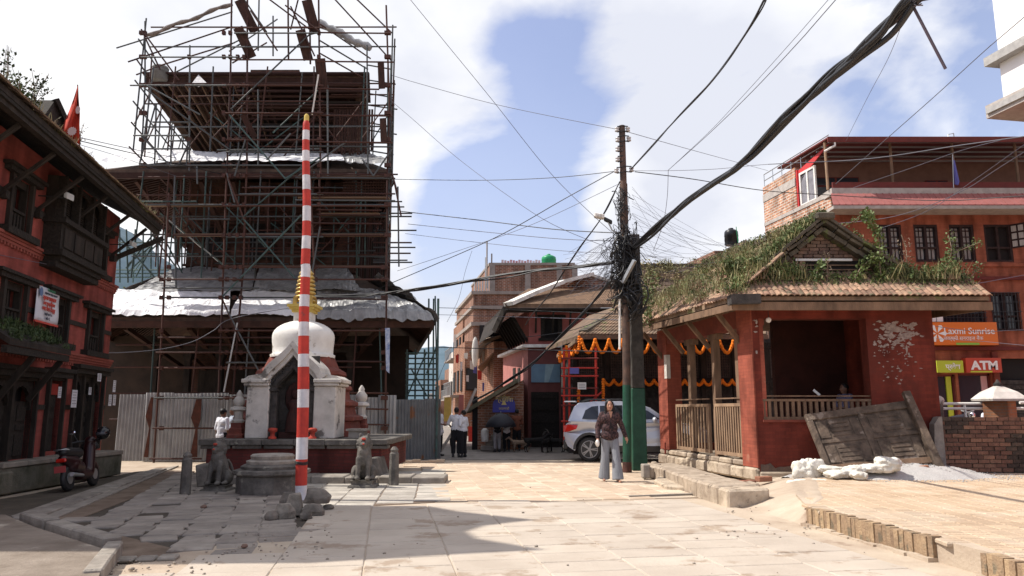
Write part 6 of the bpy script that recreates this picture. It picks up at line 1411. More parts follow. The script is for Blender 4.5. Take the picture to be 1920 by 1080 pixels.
# vegetation over the roof
vg = MB();dry = MB();rr = random.Random(15)
def on_left(s,t): return EL0.lerp(EL1,s).lerp(RG0.lerp(RG1,s),t)
for k in range(760):
    s,t = rr.random(),rr.random() ** .8;p = on_left(s,t);den = noise.noise(Vector((p.x * 1.2,p.y * 1.2,3)))
    if den < -.25: continue
    h_ = .10 + .16 * max(0,den + .3)
    if rr.random() < .50: leaves(vg,p + Vector((0,0,h_ * .5)),(.16,.2,h_),18,.065,k)
    blades(dry,p,12,h_ * 1.7,.14,k + 1000,w=.009)
def bush(p,rad,n,size,seed,m_,dm_=None):
    leaves(m_,p,rad,n,size,seed)
    if dm_: blades(dm_,p - Vector((0,0,rad[2])),n // 5,rad[2] * 2.2,rad[0],seed)
for k in range(90):
    t = rr.random();p = RG0.lerp(GL,t) + Vector((0,-.2,.16));bush(p,(.14,.16,.10),22,.06,k + 300,vg,dry)
    t = rr.random();p = RG0.lerp(RG1,t) + Vector((-.05,0,.12));bush(p,(.14,.2,.10),16,.06,k + 400,vg,dry)
for k in range(420):
    x = rr.uniform(4.7,9.8);f = rr.random();f = .12 + .88 * f;p = Vector((x,15.62 + .58 * f,3.98 + .42 * f));amt = 1.15 if (x < 6.2 or x > 8.3) else .6
    bush(p + Vector((0,0,.04)),(.15,.12,.08 + .10 * amt * rr.random()),int(22 * amt) + 4,.06,k + 500,vg,dry)
for k in range(110):
    x = rr.uniform(4.7,6.0);bush(Vector((x,16.0 + rr.uniform(-.1,.2),4.35 + rr.uniform(0,.35))),(.2,.15,.16),30,.07,k + 700,vg,dry)
for k in range(60):
    t = rr.random();p = RG0.lerp(GRt,.35 + .75 * t) + Vector((0,-.15,.12));bush(p,(.15,.15,.10),14,.06,k + 800,vg,dry)
for k in range(120):
    x = rr.choice([rr.uniform(4.9,6.35),rr.uniform(8.0,9.7),rr.uniform(4.8,9.7)]);h_ = rr.uniform(.08,.24) * (1 if x < 6.4 or x > 8 else .45);bush(Vector((x,15.85 + rr.uniform(-.1,.3),4.25 + h_)),(.16,.14,h_),int(26 + 90 * h_),.065,k + 900,vg,dry)
for k in range(100):
    t = rr.random();p = EL0.lerp(GL,t) if k % 2 else GL.lerp(RG0,t * .8);bush(p + Vector((rr.uniform(-.15,.1),rr.uniform(-.2,.1),.14)),(.15,.14,.11),26,.06,k + 1300,vg,dry)
o1 = solo(vg,'roof_vegetation',L_GREEN,'green weeds and grass smothering the left slope of the pavilion shrine roof','vegetation');o1['kind'] = 'stuff'
o2 = solo(dry,'roof_dry_grass',L_DRY,'dry yellow grass over the tiled roof of the pavilion shrine','grass');o2['kind'] = 'stuff'
def vine(pts,n,size,lab,mt,seed,sag=.12):
    base = P(*pts[0]);t = thing('climbing_plant',lab,'plant',base,'plants growing on the pavilion roof');st_ = MB();lf = MB();pp = spl([P(*p) for p in pts],6);st_.tube(pp,.010,5);st_.build('stem',L_BROWN,t)
    rr = random.Random(seed)
    for k in range(n):
        p = pp[rr.randrange(len(pp))];leaves(lf,p,(sag,sag,sag * 1.1),9,size,seed * 77 + k)
    lf.build('foliage',mt,t)
vine([(1655,540,15.8),(1650,500,15.8),(1648,450,15.8),(1632,415,15.8),(1625,400,15.9)],62,.085,'leafy vine climbing up right of the gable opening',L_GREEN,1)
vine([(1522,545,15.9),(1530,515,15.8),(1540,495,15.8)],26,.09,'bright leafed plant at the left of the gable opening',L_GREEN,2)
vine([(1600,535,15.8),(1612,505,15.8),(1640,480,15.8)],34,.08,'leafy creeper across the right half of the gable opening',L_GREEN,3)
vine([(1760,540,15.9),(1775,500,15.9),(1784,470,15.9),(1778,440,16)],40,.07,'tall straggling plant at the right end of the pavilion roof',L_GREEN,4,.14)
vine([(1785,475,15.9),(1810,465,16),(1835,455,16)],12,.05,'thin branch leaning right at the top of the straggling plant',L_GREEN,5)
vine([(1800,540,15.9),(1820,520,15.9),(1835,500,16)],14,.06,'short sprig at the far right corner of the pavilion roof',L_GREEN,6)
vine([(1690,530,15.9),(1700,480,16),(1690,440,16)],24,.05,'thin dry plant between the vine and the right end of the roof',L_BROWN,7,.15)
vine([(1215,600,20),(1212,560,20),(1222,520,20)],60,.08,'bushy plant at the rear end of the pavilion roof by the poles',L_GREEN,8,.25)
vine([(1550,540,15.8),(1552,500,15.8),(1545,470,15.8)],10,.06,'thin bare creeper before the gable opening',L_BROWN,9,.08)
vine([(1580,425,15.9),(1600,415,16),(1612,405,16)],8,.05,'small twig rising at the right of the roof peak',L_GREEN,10,.06)
# hanging bulb
p = P(1441,600,15.9);b_ = thing('hanging_bulb','white round bulb hanging at the top left of the shrine window','bulb',p);MB().ell(p,.06,.06,.06,12,8).build('globe',M_DOME,b_);MB().cyl(p,p + Vector((0,0,.2)),.008,n=5).build('cord',BLACKR,b_)
# ledge and steps beside the shrine
sg = thing('stone_ledge','worn stone ledge with broken steps along the open side of the pavilion','ledge',(4.4,17,0))
LZ = .27;pts = GP([(1203,868),(1236,875),(1270,888),(1305,901),(1345,912),(1364,917)],LZ);rr = random.Random(31)
for k in range(5):
    a,b = pts[k],pts[k + 1];inn_ = Vector((.75,.25,0));m = MB()
    m.prism([Vector((p.x,p.y,-.05)) for p in (a,b - (b - a) * .01,b + inn_,a + inn_)],(0,0,LZ + .05 + rr.uniform(-.015,.015)));m.build('ledge_stone',M_RSTONE,sg,mods=[bevel(.035)])
a,b = pts[-1],G(1426,906,LZ);m = MB();m.prism([Vector((p.x,p.y,-.05)) for p in (a,b,b + Vector((0,.6,0)),a + Vector((.3,.75,0)))],(0,0,LZ + .045));m.build('ledge_stone',M_RSTONE,sg,mods=[bevel(.03)])
M_REDB = mat('red_brick_step',(.33,.15,.09),(.22,.10,.065),scale=7,rnd=.2,bump=.5)
for k,(u,v,w_,h_,z) in enumerate([(1372,934,.22,.09,.12),(1395,925,.28,.10,.12),(1425,914,.30,.10,.10),(1376,946,.24,.11,0),(1400,938,.28,.10,0),(1425,928,.26,.08,.0)]):
    p = G(u,v);m = MB();m.hexa(Vector((p.x,p.y,z)),(w_,.12,0),(-.05,.16,0),(0,0,h_));m.build('step_brick',M_REDB,sg,mods=[bevel(.012)])
ls_ = thing('low_step','low flat stone step before the ledge near the walking woman','step',G(1270,925))
m = MB();m.prism([Vector((p.x,p.y,-.03)) for p in GP([(1226,906),(1248,918),(1300,921),(1300,906),(1240,897)])],(0,0,.11));m.build('slab',M_RSTONE,ls_,mods=[bevel(.03)])
m = MB();a,b = G(1180,932),G(1312,927);m.prism([Vector((p.x,p.y,-.03)) for p in (a,b,b + Vector((0,.10,0)),a + Vector((0,.10,0)))],(0,0,.05));m.build('edge_strip',M_KERB,ls_)
p = G(1206,897);m = MB();m.box(p.x,p.x + .16,p.y,p.y + .3,0,.30);solo(m,'kerb_block',M_DOME if False else M_KERB,'small upright pale kerb block at the rear end of the ledge beside the green pole','block',mods=[bevel(.02)])
for k,(u,v,r) in enumerate([(1216,890,.12),(1222,896,.10),(1228,887,.13),(1235,893,.1)]): rock(G(u,v),r * 2,r * 1.6,.2 + .03 * k,80 + k,'footing_rock','%s rubble rock right of the green pole beside the ledge end' % ['first','second','third','fourth'][k],'rubble by the ledge',M_RSTONE)

# ------------------------------------------------------------------ old carved door leaning on the shrine
dp_ = thing('old_door','old weathered carved wooden door leaning sideways against the shrine wall','door',P(1650,880,15.0))
c00,c10,c01,c11 = P(1550,884,14.95),P(1757,868,15.0),P(1508,779,15.62),P(1706,752,15.66)
nd = (c10 - c00).cross(c01 - c00).normalized()
if nd.y > 0: nd = -nd
def dq(s0,s1,t0,t1,o0,o1,name,mt=M_OLDW):
    def Q(s,t,o): return c00.lerp(c10,s).lerp(c01.lerp(c11,s),t) + nd * o
    m = MB();vs_ = [Q(s0,t0,o0),Q(s1,t0,o0),Q(s1,t1,o0),Q(s0,t1,o0),Q(s0,t0,o1),Q(s1,t0,o1),Q(s1,t1,o1),Q(s0,t1,o1)]
    m.add(vs_,[(0,3,2,1),(4,5,6,7),(0,1,5,4),(1,2,6,5),(2,3,7,6),(3,0,4,7)]);return m.build(name,mt,dp_,mods=[bevel(.006)])
dq(.02,.98,.02,.98,-.03,0,'backing_board');dq(0,1,.88,1,-.04,.05,'top_rail');dq(0,1,0,.09,-.04,.04,'bottom_rail',M_PW);dq(0,.05,.09,.88,-.04,.045,'stile');dq(.95,1,.09,.88,-.04,.045,'stile')
dq(.47,.53,.09,.88,0,.035,'middle_stile');dq(.05,.47,.46,.52,0,.03,'cross_rail');dq(.53,.95,.46,.52,0,.03,'cross_rail')
for s0 in (.07,.55):
    for t0 in (.12,.55):
        dq(s0,s0 + .09,t0,t0 + .30,0,.025,'raised_panel');
        for k in range(4): dq(s0 + .11,s0 + .29,t0 + .02 + k * .072,t0 + .07 + k * .072,0,.022,'slat')
        dq(s0 + .31,s0 + .38,t0,t0 + .30,0,.02,'raised_panel')
fp = thing('door_frame_post','heavy bleached door frame post leaning at the right edge of the old door','post',P(1765,880,14.9));m = MB();m.bar(P(1764,881,14.85),P(1698,735,15.62),.15,.12,up=(0,1,0));m.build('post',M_OLDW,fp,mods=[bevel(.01)])
# gravel heap and sacks
gv = MB();nx,ny = 70,26;vs_ = []
for j in range(ny + 1):
    for i in range(nx + 1):
        x = 5.45 + 5.0 * i / nx;y = 13.75 + 2.1 * j / ny;f = max(0,1 - ((x - 7.5) / 2.6) ** 2 - ((y - 15.1) / 1.35) ** 2)
        z = .02 + .5 * f ** 1.0 * .9 + .03 * noise.noise(Vector((x * 4,y * 4,0))) * (f > 0) + .012 * noise.noise(Vector((x * 19,y * 19,5)));z = z if f > 0 else -.08
        vs_.append(Vector((x,y,z)))
gv.add(vs_,[(j * (nx + 1) + i,j * (nx + 1) + i + 1,(j + 1) * (nx + 1) + i + 1,(j + 1) * (nx + 1) + i) for j in range(ny) for i in range(nx)],True)
M_GRAV = mat('pale_grey_gravel',(.52,.50,.48),(.36,.345,.33),scale=40,bump=1.0,bscale=60,contrast=.2)
gvo = solo(gv,'gravel_heap',M_GRAV,'low heap of pale gravel spread below the leaning door','gravel');gvo['kind'] = 'stuff'
gs = MB();rr = random.Random(8)
for k in range(1400):
    a = rr.random() * 6.28;r = rr.random() ** .6;x = 7.6 + 2.5 * r * math.cos(a);y = 15.05 + 1.35 * r * math.sin(a)
    if y > 15.8: continue
    f = max(0,1 - ((x - 7.6) / 2.4) ** 2 - ((y - 15.1) / 1.25) ** 2);s = rr.uniform(.008,.018);gs.ell((x,y,max(.02 + .45 * f,RZ if x > 6.5 else .02) + s * .4),s,s,s * .7,5,3,jit=.2,seed=k)
setting(gs,'gravel_stones',M_GRAV,'stuff')
M_SACK = mat('white_woven_sack',(.66,.63,.56),(.52,.49,.43),scale=5,bump=.6,bscale=35,rnd=.08,stain=(.60,.50,.32),stscale=2,stpos=.62)
def sack(u,v,Y,w_,h_,lab,seed,lean=0,z0=.2,d_=.3):
    p = P(u,v,Y);p.z = z0;m = MB();rr = random.Random(seed);n,k2 = 40,26;vs_ = [];tall = h_ > w_ * .7;qz = Matrix.Rotation(rr.uniform(-.5,.5),3,'Z')
    for i in range(k2 + 1):
        t = math.pi * i / k2
        for k in range(n):
            a = 2 * math.pi * k / n;sq = (abs(math.cos(a)) ** 4 + abs(math.sin(a)) ** 4) ** -.25
            q = Vector((max(math.sin(t),0) ** .7 * math.cos(a) * sq * w_ / 2,max(math.sin(t),0) ** .7 * math.sin(a) * sq * d_ / 2,-math.cos(t) * h_ / 2))
            s_ = Vector((q.x * 6 + seed * 3,q.y * 6,q.z * 6));f = 1 + .30 * noise.noise(s_) - .34 * abs(noise.noise(s_ * 1.9)) + .10 * noise.noise(s_ * 4.5)
            if tall and t > 2.3: f *= 1 - .30 * (t - 2.3)
            q = qz @ (q * f);q.z = max(q.z,-h_ * .42);vs_.append(p + Vector((q.x + lean * (q.z / h_ + .5),q.y,q.z + h_ * .42)))
    m.add(vs_,[(i * n + k,i * n + (k + 1) % n,(i + 1) * n + (k + 1) % n,(i + 1) * n + k) for i in range(k2) for k in range(n)],True);return solo(m,'woven_sack',M_SACK,lab,'sack','sacks at the gravel heap')
sack(1505,912,14.75,.42,.52,'yellowish upright sack at the far left of the sacks',1,.03,.12);sack(1533,905,14.8,.48,.50,'upright white sack leaning under the left corner of the old door',2,-.06,.15)
sack(1500,918,14.3,.5,.15,'flat crumpled sack on the ground at the left end',3,0,.08,.4);sack(1535,916,14.2,.42,.12,'flattened white sack in front of the two upright ones',4,0,.12,.35)
sack(1575,908,14.3,.5,.17,'crumpled white sack under the door bottom, third along the heap',5,0,.24,.35);sack(1604,905,14.35,.42,.20,'puffed white sack under the middle of the door',6,0,.30,.35)
sack(1612,915,14.05,.28,.16,'small grey white sack nearest the paving below the door middle',7,0,.24,.25);sack(1640,903,14.35,.46,.18,'low white sack right of the middle of the heap',8,0,.33,.35)
sack(1668,903,14.3,.46,.34,'full round white sack at the right end of the row',9,0,.34,.4);sack(1556,900,14.6,.5,.16,'white sack tucked behind the upright ones under the door',10,0,.3,.3)
m = MB();p = P(1722,882,14.7);m.hexa(p,(.2,-.06,.02),(.04,.1,0),(-.03,0,.08));solo(m,'loose_brick',M_REDB,'single pale brick lying on the gravel near the frame post','brick',mods=[bevel(.01)])

# ------------------------------------------------------------------ brick wall, gate pillar and railings on the right
bwall = thing('brick_wall','old low brick wall with dark damp stains at the right edge','wall',(10.5,15.7,RZ))
BX0 = P(1766,830,15.7).x;BZ1 = P(1800,781,15.7).z
M_OB = mat('old_red_wall_brick',(.20,.10,.068),(.11,.058,.042),scale=6,rnd=.35,bump=.6,world=False)
M_OBD = mat('damp_black_brick',(.08,.052,.04),(.035,.027,.022),scale=6,rnd=.35,bump=.6)
M_MORT = mat('dusty_mortar',(.10,.078,.062),(.05,.04,.034),scale=8,bump=.7)
MB().box(BX0,14.5,15.73,16.0,.1,BZ1 - .02).build('mortar_core',M_MORT,bwall)
bms = []
for mt in (M_OB,M_OBD):
    for k in range(3):
        rq = random.Random(k);q = MB();q.hexa((0,0,0),(.225,rq.uniform(-.006,.006),0),(0,.1,0),(0,0,.072));me = q.mesh('brick');me.materials.append(mt);bms.append(me)
rr = random.Random(19);rows = int((BZ1 - RZ + .06) / .086)
for j in range(rows):
    z = BZ1 - (j + 1) * .086;x = BX0 + (.12 if j % 2 else 0)
    if j % 2: inst(bms[0],'brick',bwall,(BX0,15.72,z),None,(.48,1,1))
    while x < 13.3:
        damp = noise.noise(Vector((x * .9,z * 1.3,4))) + (.35 if 10.1 < x < 11.3 and z < 1.1 else 0) + (.15 if z < .4 else 0) > .18
        inst(bms[(3 if damp else 0) + rr.randrange(3)],'brick',bwall,(x,15.705 + rr.uniform(-.012,.01),z + rr.uniform(-.003,.003)),Matrix.Rotation(rr.uniform(-.015,.015),3,'Z').to_quaternion());x += .24
m = MB();m.prism([Vector((x,15.66,z)) for x,z in [(BX0 - .18,.2),(BX0 + .03,.2),(BX0 + .03,BZ1),(BX0 - .04,BZ1 - .01),(BX0 - .14,BZ1 - .15),(BX0 - .17,BZ1 - .5)]],(0,.2,0));m.build('cement_end_patch',mat('grey_cement',(.26,.235,.21),(.17,.15,.135),scale=5,bump=.6),bwall)
gp = thing('gate_pillar','brick gate pillar with a white pyramid cap behind the low wall','pillar',(11.6,18.2,0));a = P(1857,760,18.2);b = P(1913,760,18.2)
M_OBW = brickmat('orange_pillar_brick',(.42,.19,.10),(.34,.15,.08),(.30,.2,.14),None,.23,.075,.01)
m = MB();m.prism([Vector((a.x,18.5,0)),Vector((a.x + .42,18.2,0)),Vector((b.x,18.35,0)),Vector((b.x - .3,18.8,0))],(0,0,P(1885,752,18.2).z));m.build('shaft',M_OBW,gp)
zc_ = P(1885,752,18.2).z;cx_ = (a.x + b.x) / 2 + .03;m = MB();m.lathe((cx_,18.45,zc_ + .005),[(.60,0),(.62,.05),(.40,.22),(.16,.33),(.10,.36)],4,False);m.build('cap',M_LIME,gp)
MB().lathe((cx_,18.45,zc_ + .366),[(.08,0),(.11,.04),(.05,.10),(.02,.16)],8).build('finial',M_STONED,gp)
pb_ = thing('round_cap_post','short post with a rounded pale cap beside the shrine wall','post',P(1758,760,18));c0 = P(1758,765,18);MB().cyl(Vector((c0.x,c0.y,0)),c0 + Vector((0,0,.1)),.12,n=10).build('shaft',M_STONE,pb_);MB().ell(c0 + Vector((0,0,.18)),.16,.16,.12,12,6).build('cap',M_LIME,pb_)
for k,(v,u0,u1,lab) in enumerate([(757,1764,1860,'upper white rail left of the gate pillar'),(766,1764,1860,'lower white rail left of the gate pillar'),(755,1912,1960,'upper white rail right of the gate pillar'),(766,1905,1960,'lower white rail right of the gate pillar')]):
    solo(MB().cyl(P(u0,v,18.6),P(u1,v,18.6),.035,n=8),'guard_rail',M_DOME,lab,'rail','white guard rails')
solo(MB().cyl(Vector((P(1812,760,18.6).x,18.6,0)),P(1808,756,18.6),.03,n=8),'rail_post',M_DOME,'white rail post left of the gate pillar','post')

# ------------------------------------------------------------------ right hand building with shops
RBX = P(1560,400,30).x;RF = Fac(RBX,30,1,0);RS = Fac(RBX,30,-.186,1)
M_RBW = brickmat('orange_red_facade',(.33,.108,.062),(.28,.09,.052),(.27,.095,.06),RF,.24,.08,.006,bump=.15)
M_RBB = brickmat('raw_orange_brick',(.52,.26,.15),(.30,.13,.08),(.50,.42,.35),RS,.34,.13,.03,bump=.8,stain=(.44,.36,.30),stpos=.60,stscale=.7)
M_MAR = mat('maroon_paint',(.16,.035,.03),(.12,.03,.026),scale=4)
M_PTILE = mat('pink_red_roof_sheet',(.33,.12,.11),(.27,.10,.09),scale=4,bump=.2)
M_CONCW = mat('pale_cement_band',(.46,.42,.38),(.34,.30,.27),scale=4,bump=.4)
rb = thing('shop_building','orange red four storey building with balcony, shops and a cash machine booth','building',(RBX,30,0))
def R_(u0,v0,u1,v1): return RF.rect(u0,v0,u1,v1)
wins = [R_(1648,421,1692,491),R_(1715,421,1760,491),R_(1782,421,1828,491),R_(1847,421,1898,491),R_(1860,549,1912,620),R_(1746,568,1846,605)]
shops = [R_(1752,702,1795,790),R_(1800,700,1862,790),R_(1872,672,1990,790)]
zt = RF.at(1700,402)[1]
wall_holes(RF,'facade',M_RBW,rb,0,12,-.02,zt,[(a,b,max(c,.05),d) for a,b,c,d in wins + shops],depth=.25,thick=False)
zS = RS.at(1500,300)[1]
m = MB();zroof = P(1570,268,30).z;zb_ = RF.at(1600,365)[1]
side_pts = [(0,0),(7.2,0),(7.2,RS.at(1430,322)[1]),(RS.at(1492,283)[0],RS.at(1492,283)[1]),(RS.at(1492,320)[0],zb_ + .9),(0,zb_)]
# stepped brick side wall: parapet high at the back, lower terrace corner in front
s_ = [RS.at(u,350)[0] for u in (1492,1430)]
m.prism([RS.pt(0,0,0),RS.pt(s_[1],0,0),RS.pt(s_[1],zroof - .35,0),RS.pt(s_[0],zroof - .25,0),RS.pt(s_[0],zb_ + .1,0),RS.pt(0,zb_ + .1,0)],RS.n * -.25);m.build('brick_side_wall',M_RBB,rb)
for (z0,z1) in ((zb_ + 1.15,zb_ + 1.50),(zb_ - .05,zb_ + .12),(zb_ - 3.0,zb_ - 2.8)):
    m = MB();m.fbox(RS,s_[0] if z0 > zb_ + 1 else 0,s_[1],z0,z1,-.1,.03);m.build('cement_band',M_CONCW,rb)
m = MB();m.fbox(RS,-.1,s_[1],zt + .0,zt + .12,-.1,.16);m.build('gutter',M_CONCW,rb)
m = MB();m.fbox(RF,8,12,0,zroof - .6,-9,-8.6);m.build('rear_block',M_RBW,rb)
# parapet railing on the side wall
for v in (0,.35):
    MB().tube([RS.pt(s_[1],zroof - .0 + v * .9,-.1),RS.pt(s_[0] - 2.5,zroof + .05 + v * .9,-.1)],.025,5).build('roof_railing',STEEL,rb)
for k in range(5): s = s_[1] - k * .8;MB().cyl(RS.pt(s,zroof - .4,-.1),RS.pt(s,zroof + .33,-.1),.02,n=5).build('railing_post',STEEL,rb)
# balcony floor, sheet strip, parapet, canopy
zA,zB = RF.at(1700,371)[1],RF.at(1700,357)[1]
MB().fbox(RF,-.1,12,zA + .05,zB,-2.6,.35).build('balcony_slab',M_CONCW,rb)
n = 40
m = MB();m.add([RF.pt(-.15,zA + .04,.36),RF.pt(12,zA + .04,.36),RF.pt(12,zt + .12,.95),RF.pt(-.35,zt + .12,.95),RF.pt(-.15,zA + .08,.36),RF.pt(12,zA + .08,.36),RF.pt(12,zt + .16,.95),RF.pt(-.35,zt + .16,.95)],[(0,3,2,1),(4,5,6,7),(0,1,5,4),(1,2,6,5),(2,3,7,6),(3,0,4,7)]);po = m.build('sheet_strip',M_PTILE,rb)
for k in range(46): q = MB();s = -.1 + k * .26;q.bar(RF.pt(s,zA + .09,.36),RF.pt(s,zt + .17,.95),.03,.02);q.build('sheet_ridge',M_PTILE,po)
MB().fbox(RF,-.35,12,zt - .02,zt + .11,-.0,.97).build('eave_band',M_CONCW,rb)
MB().fbox(RF,.0,12,zB + .002,zB + .28,.15,.25).build('maroon_parapet',M_MAR,rb)
m = MB();m.prism([RF.pt(-.2,zroof,.5),RF.pt(12,zroof,.5),RF.pt(12,zroof + .25,-4.2),RF.pt(-.6,zroof + .25,-4.2)],(0,0,.06));cn_ = m.build('canopy_roof',M_MAR,rb)
MB().fbox(RF,-.2,12,zroof - .16,zroof + .07,.5,.56).build('canopy_fascia',M_MAR,cn_)
for k in range(5): MB().fbox(RF,-.1,12,zroof - .12,zroof - .06,.3 - k * .6,.36 - k * .6).build('purlin',STEEL,cn_)
MB().fbox(RF,.0,12,zB,zroof - .0,-2.7,-2.5).build('balcony_back_wall',mat('brown_balcony_wall',(.22,.12,.09),(.17,.09,.07),scale=3),rb)
a,b,c,d = R_(1524,318,1597,350);a += .6
for (w0,w1,z0,z1) in [(.3,2.4,zB + .5,zB + 1.35),(5.4,6.4,zB + .4,zB + 1.2)]:
    q = MB();q.fbox(RF,w0,w1,z0,z1,-2.5,-2.44);wo_ = q.build('window',M_MAR,rb);
    for k in range(2):
        for j in range(2): MB().fbox(RF,w0 + .05 + k * (w1 - w0) / 2,w0 + (k + 1) * (w1 - w0) / 2 - .05,z0 + .05 + j * (z1 - z0) / 2,z0 + (j + 1) * (z1 - z0) / 2 - .04,-2.44,-2.43).build('pane',GLASS,wo_)
for u in (1548,1670,1786,1904): s = RF.at(u,320)[0];MB().cyl(RF.pt(s,zB,.1),RF.pt(s,zroof,.1),.06,n=8).build('canopy_post',M_PWL if u == 1548 else M_PW,rb)
# red cloth gable and white window frame at the balcony end
s0,s1 = RS.at(1560,300)[0],s_[0]
m = MB();m.prism([RS.pt(.1,zroof - .02,-.1),RS.pt(s1,zroof - .45,-.1),RS.pt(s1,zroof - 1.3,-.1),RS.pt(1.9,zroof - .75,-.1)],RS.n * -.04);m.build('red_side_sheet',plain('bright_red_sheet',(.50,.03,.03),.6),rb)
m = MB();m.fbox(RS,s1 - .1,s1,zb_,zroof - .4,-.12,-.04);m.build('red_corner_strip',bpy.data.materials['bright_red_sheet'],rb)
wa,wb2 = RS.at(1526,340)[0],RS.at(1496,340)[0]
q = MB();q.fbox(RS,wa,wb2,zb_ + .1,zb_ + .2,-.14,-.06);q.fbox(RS,wa,wb2,zb_ + 1.55,zb_ + 1.65,-.14,-.06)
for k in range(3): s = wa + (wb2 - wa - .1) * k / 2;q.fbox(RS,s,s + .1,zb_ + .2,zb_ + 1.55,-.14,-.06)
wf = q.build('window',M_DOME,rb,label='white framed window at the balcony end');MB().fbox(RS,wa + .05,wb2 - .05,zb_ + .15,zb_ + 1.6,-.12,-.10).build('pane',mat('dusty_glass',(.26,.25,.27),scale=3,rough=.3),wf)
MB().tube([RF.pt(.1,zroof - .05,.5),RF.pt(.1,zroof - .3,.5),RF.pt(-.35,zroof - .55,.5)],.045,8).build('drain_pipe',M_DOME,rb)
# windows with curtains
def rwin(r,kind=0):
    a,b,c,d = r;q = MB();f = .09
    q.fbox(RF,a,a + f,c,d,-.18,-.02);q.fbox(RF,b - f,b,c,d,-.18,-.02);q.fbox(RF,a + f,b - f,d - f,d,-.18,-.02);q.fbox(RF,a + f,b - f,c,c + f,-.18,-.02)
    mid_ = (a + b) / 2;q.fbox(RF,mid_ - .05,mid_ + .05,c + f,d - f,-.17,-.03);z_ = c + (d - c) * .36;q.fbox(RF,a + f,mid_ - .05,z_,z_ + .07,-.17,-.03);q.fbox(RF,mid_ + .05,b - f,z_,z_ + .07,-.17,-.03)
    w = q.build('window',mat('dark_brown_frame',(.05,.03,.028),scale=6) if 'dark_brown_frame' not in bpy.data.materials else bpy.data.materials['dark_brown_frame'],rb)
    fm = w.data.materials[0]
    if kind == 0:
        for h_ in (0,1):
            x0,x1 = (a + f,mid_ - .05) if h_ == 0 else (mid_ + .05,b - f)
            MB().fbox(RF,x0,x1,c + f,d - f,-.16,-.15).build('pane',GLASS,w)
            k = MB()
            for j in range(8): k.fbox(RF,x0 + (x1 - x0) * (.10 + j * .10),x0 + (x1 - x0) * (.17 + j * .10),c + f + .05,d - f - .05,-.149 + .008 * (j % 2),-.14)
            k.build('curtain',CURTAIN,w)
            g_ = MB()
            for j in range(1,4): zz2 = z_ + (d - z_) * j / 4;g_.fbox(RF,x0,x1,zz2 - .02,zz2 + .02,-.135,-.11)
            xm = (x0 + x1) / 2;g_.fbox(RF,xm - .02,xm + .02,c + f,d - f,-.134,-.112);g_.build('glazing_bars',fm,w)
    elif kind == 1:
        MB().fbox(RF,a + f,b - f,c + f,d - f,-.16,-.15).build('pane',BLACKV,w);k = MB()
        q2 = MB();q2.hexa(RF.pt(b - .02,c + (d - c) * .36,0),RF.n * .42 + RF.d * .35,RF.d * .04,(0,0,(d - c) * .64));sh_ = q2.build('open_shutter',fm,w)
        for j in range(3):
            for i in range(2):
                q3 = MB();o = RF.pt(b - .02,c + (d - c) * (.40 + j * .2),0) + (RF.n * .42 + RF.d * .35) * (.12 + .45 * i) - RF.n * .03 + RF.d * -.02;q3.hexa(o,(RF.n * .42 + RF.d * .35) * .32,RF.n * .01 - RF.d * .01,(0,0,(d - c) * .15));q3.build('pane',CURTAIN,sh_)
    else:
        MB().fbox(RF,a + f,b - f,c + f,d - f,-.16,-.15).build('pane',GLASS,w);k = MB();n_ = int((b - a) / .14)
        for j in range(n_ + 1): s = a + (b - a) * j / n_;k.fbox(RF,s - .012,s + .012,c,d,.03,.055)
        for j in range(5): zz2 = c + (d - c) * j / 4;k.fbox(RF,a - .05,b + .05,zz2 - .012,zz2 + .012,.056,.08)
        k.build('security_grille',plain('black_grille',(.02,.02,.022),.5) if 'black_grille' not in bpy.data.materials else bpy.data.materials['black_grille'],w)
for r in wins[:3]: rwin(r,0)
rwin(wins[3],1);rwin(wins[4],2);rwin(wins[5],2)
for v0,v1 in ((519,525),(650,657)): a,b,c,d = R_(1565,v0,1900,v1);MB().fbox(RF,0,12,c,d,-.1,.10).build('dark_string_band',M_MAR,rb)
a,b,c,d = R_(1565,494,1900,500);MB().fbox(RF,0,12,c,d,-.1,.07).build('string_band',M_RBW,rb)
# shop fronts
M_ORS = plain('orange_sign_face',(.75,.19,.03),.4);M_YGS = plain('yellow_green_sign_face',(.50,.58,.05),.4);M_RDS = plain('red_sign_face',(.52,.07,.035),.4);M_WHT = plain('white_lettering',(.85,.85,.82),.5)
def sgn(u0,v0,u1,v1,mt,lab,o=.16):
    a,b,c,d = R_(u0,v0,u1,v1);t = thing('shop_sign',lab,'sign',RF.pt((a + b) / 2,c,o));MB().fbox(RF,a,b,c,d,.0,o).build('sign_board',mt,t);return t,a,b,c,d,o
t,a,b,c,d,o = sgn(1741,606,1860,648,M_ORS,'large orange shop sign with pale lettering over a green bar',.35)
text('Laxmi Sunrise',(d - c) * .40,RF,a + (b - a) * .56,c + (d - c) * .48,o + .01,M_WHT,'sign_letters',t,bold=.004)
text('लक्ष्मी सनराइज बैंक',(d - c) * .22,RF,a + (b - a) * .46,c + (d - c) * .22,o + .01,M_WHT,'sign_letters',t)
MB().fbox(RF,a + (b - a) * .34,a + (b - a) * .70,c,c + (d - c) * .09,o,o + .012).build('green_bar',plain('sign_green',(.25,.55,.08),.4),t)
m = MB();cx_,cz_ = a + (b - a) * .06,c + (d - c) * .5
for k in range(6): an = k * math.pi / 3;m.prism([RF.pt(cx_ + .04 * math.cos(an),cz_ + .04 * math.sin(an),o),RF.pt(cx_ + .34 * math.cos(an - .28),cz_ + .34 * math.sin(an - .28),o),RF.pt(cx_ + .38 * math.cos(an),cz_ + .38 * math.sin(an),o),RF.pt(cx_ + .34 * math.cos(an + .28),cz_ + .34 * math.sin(an + .28),o)],RF.n * .012)
m.build('petal_emblem',M_WHT,t)
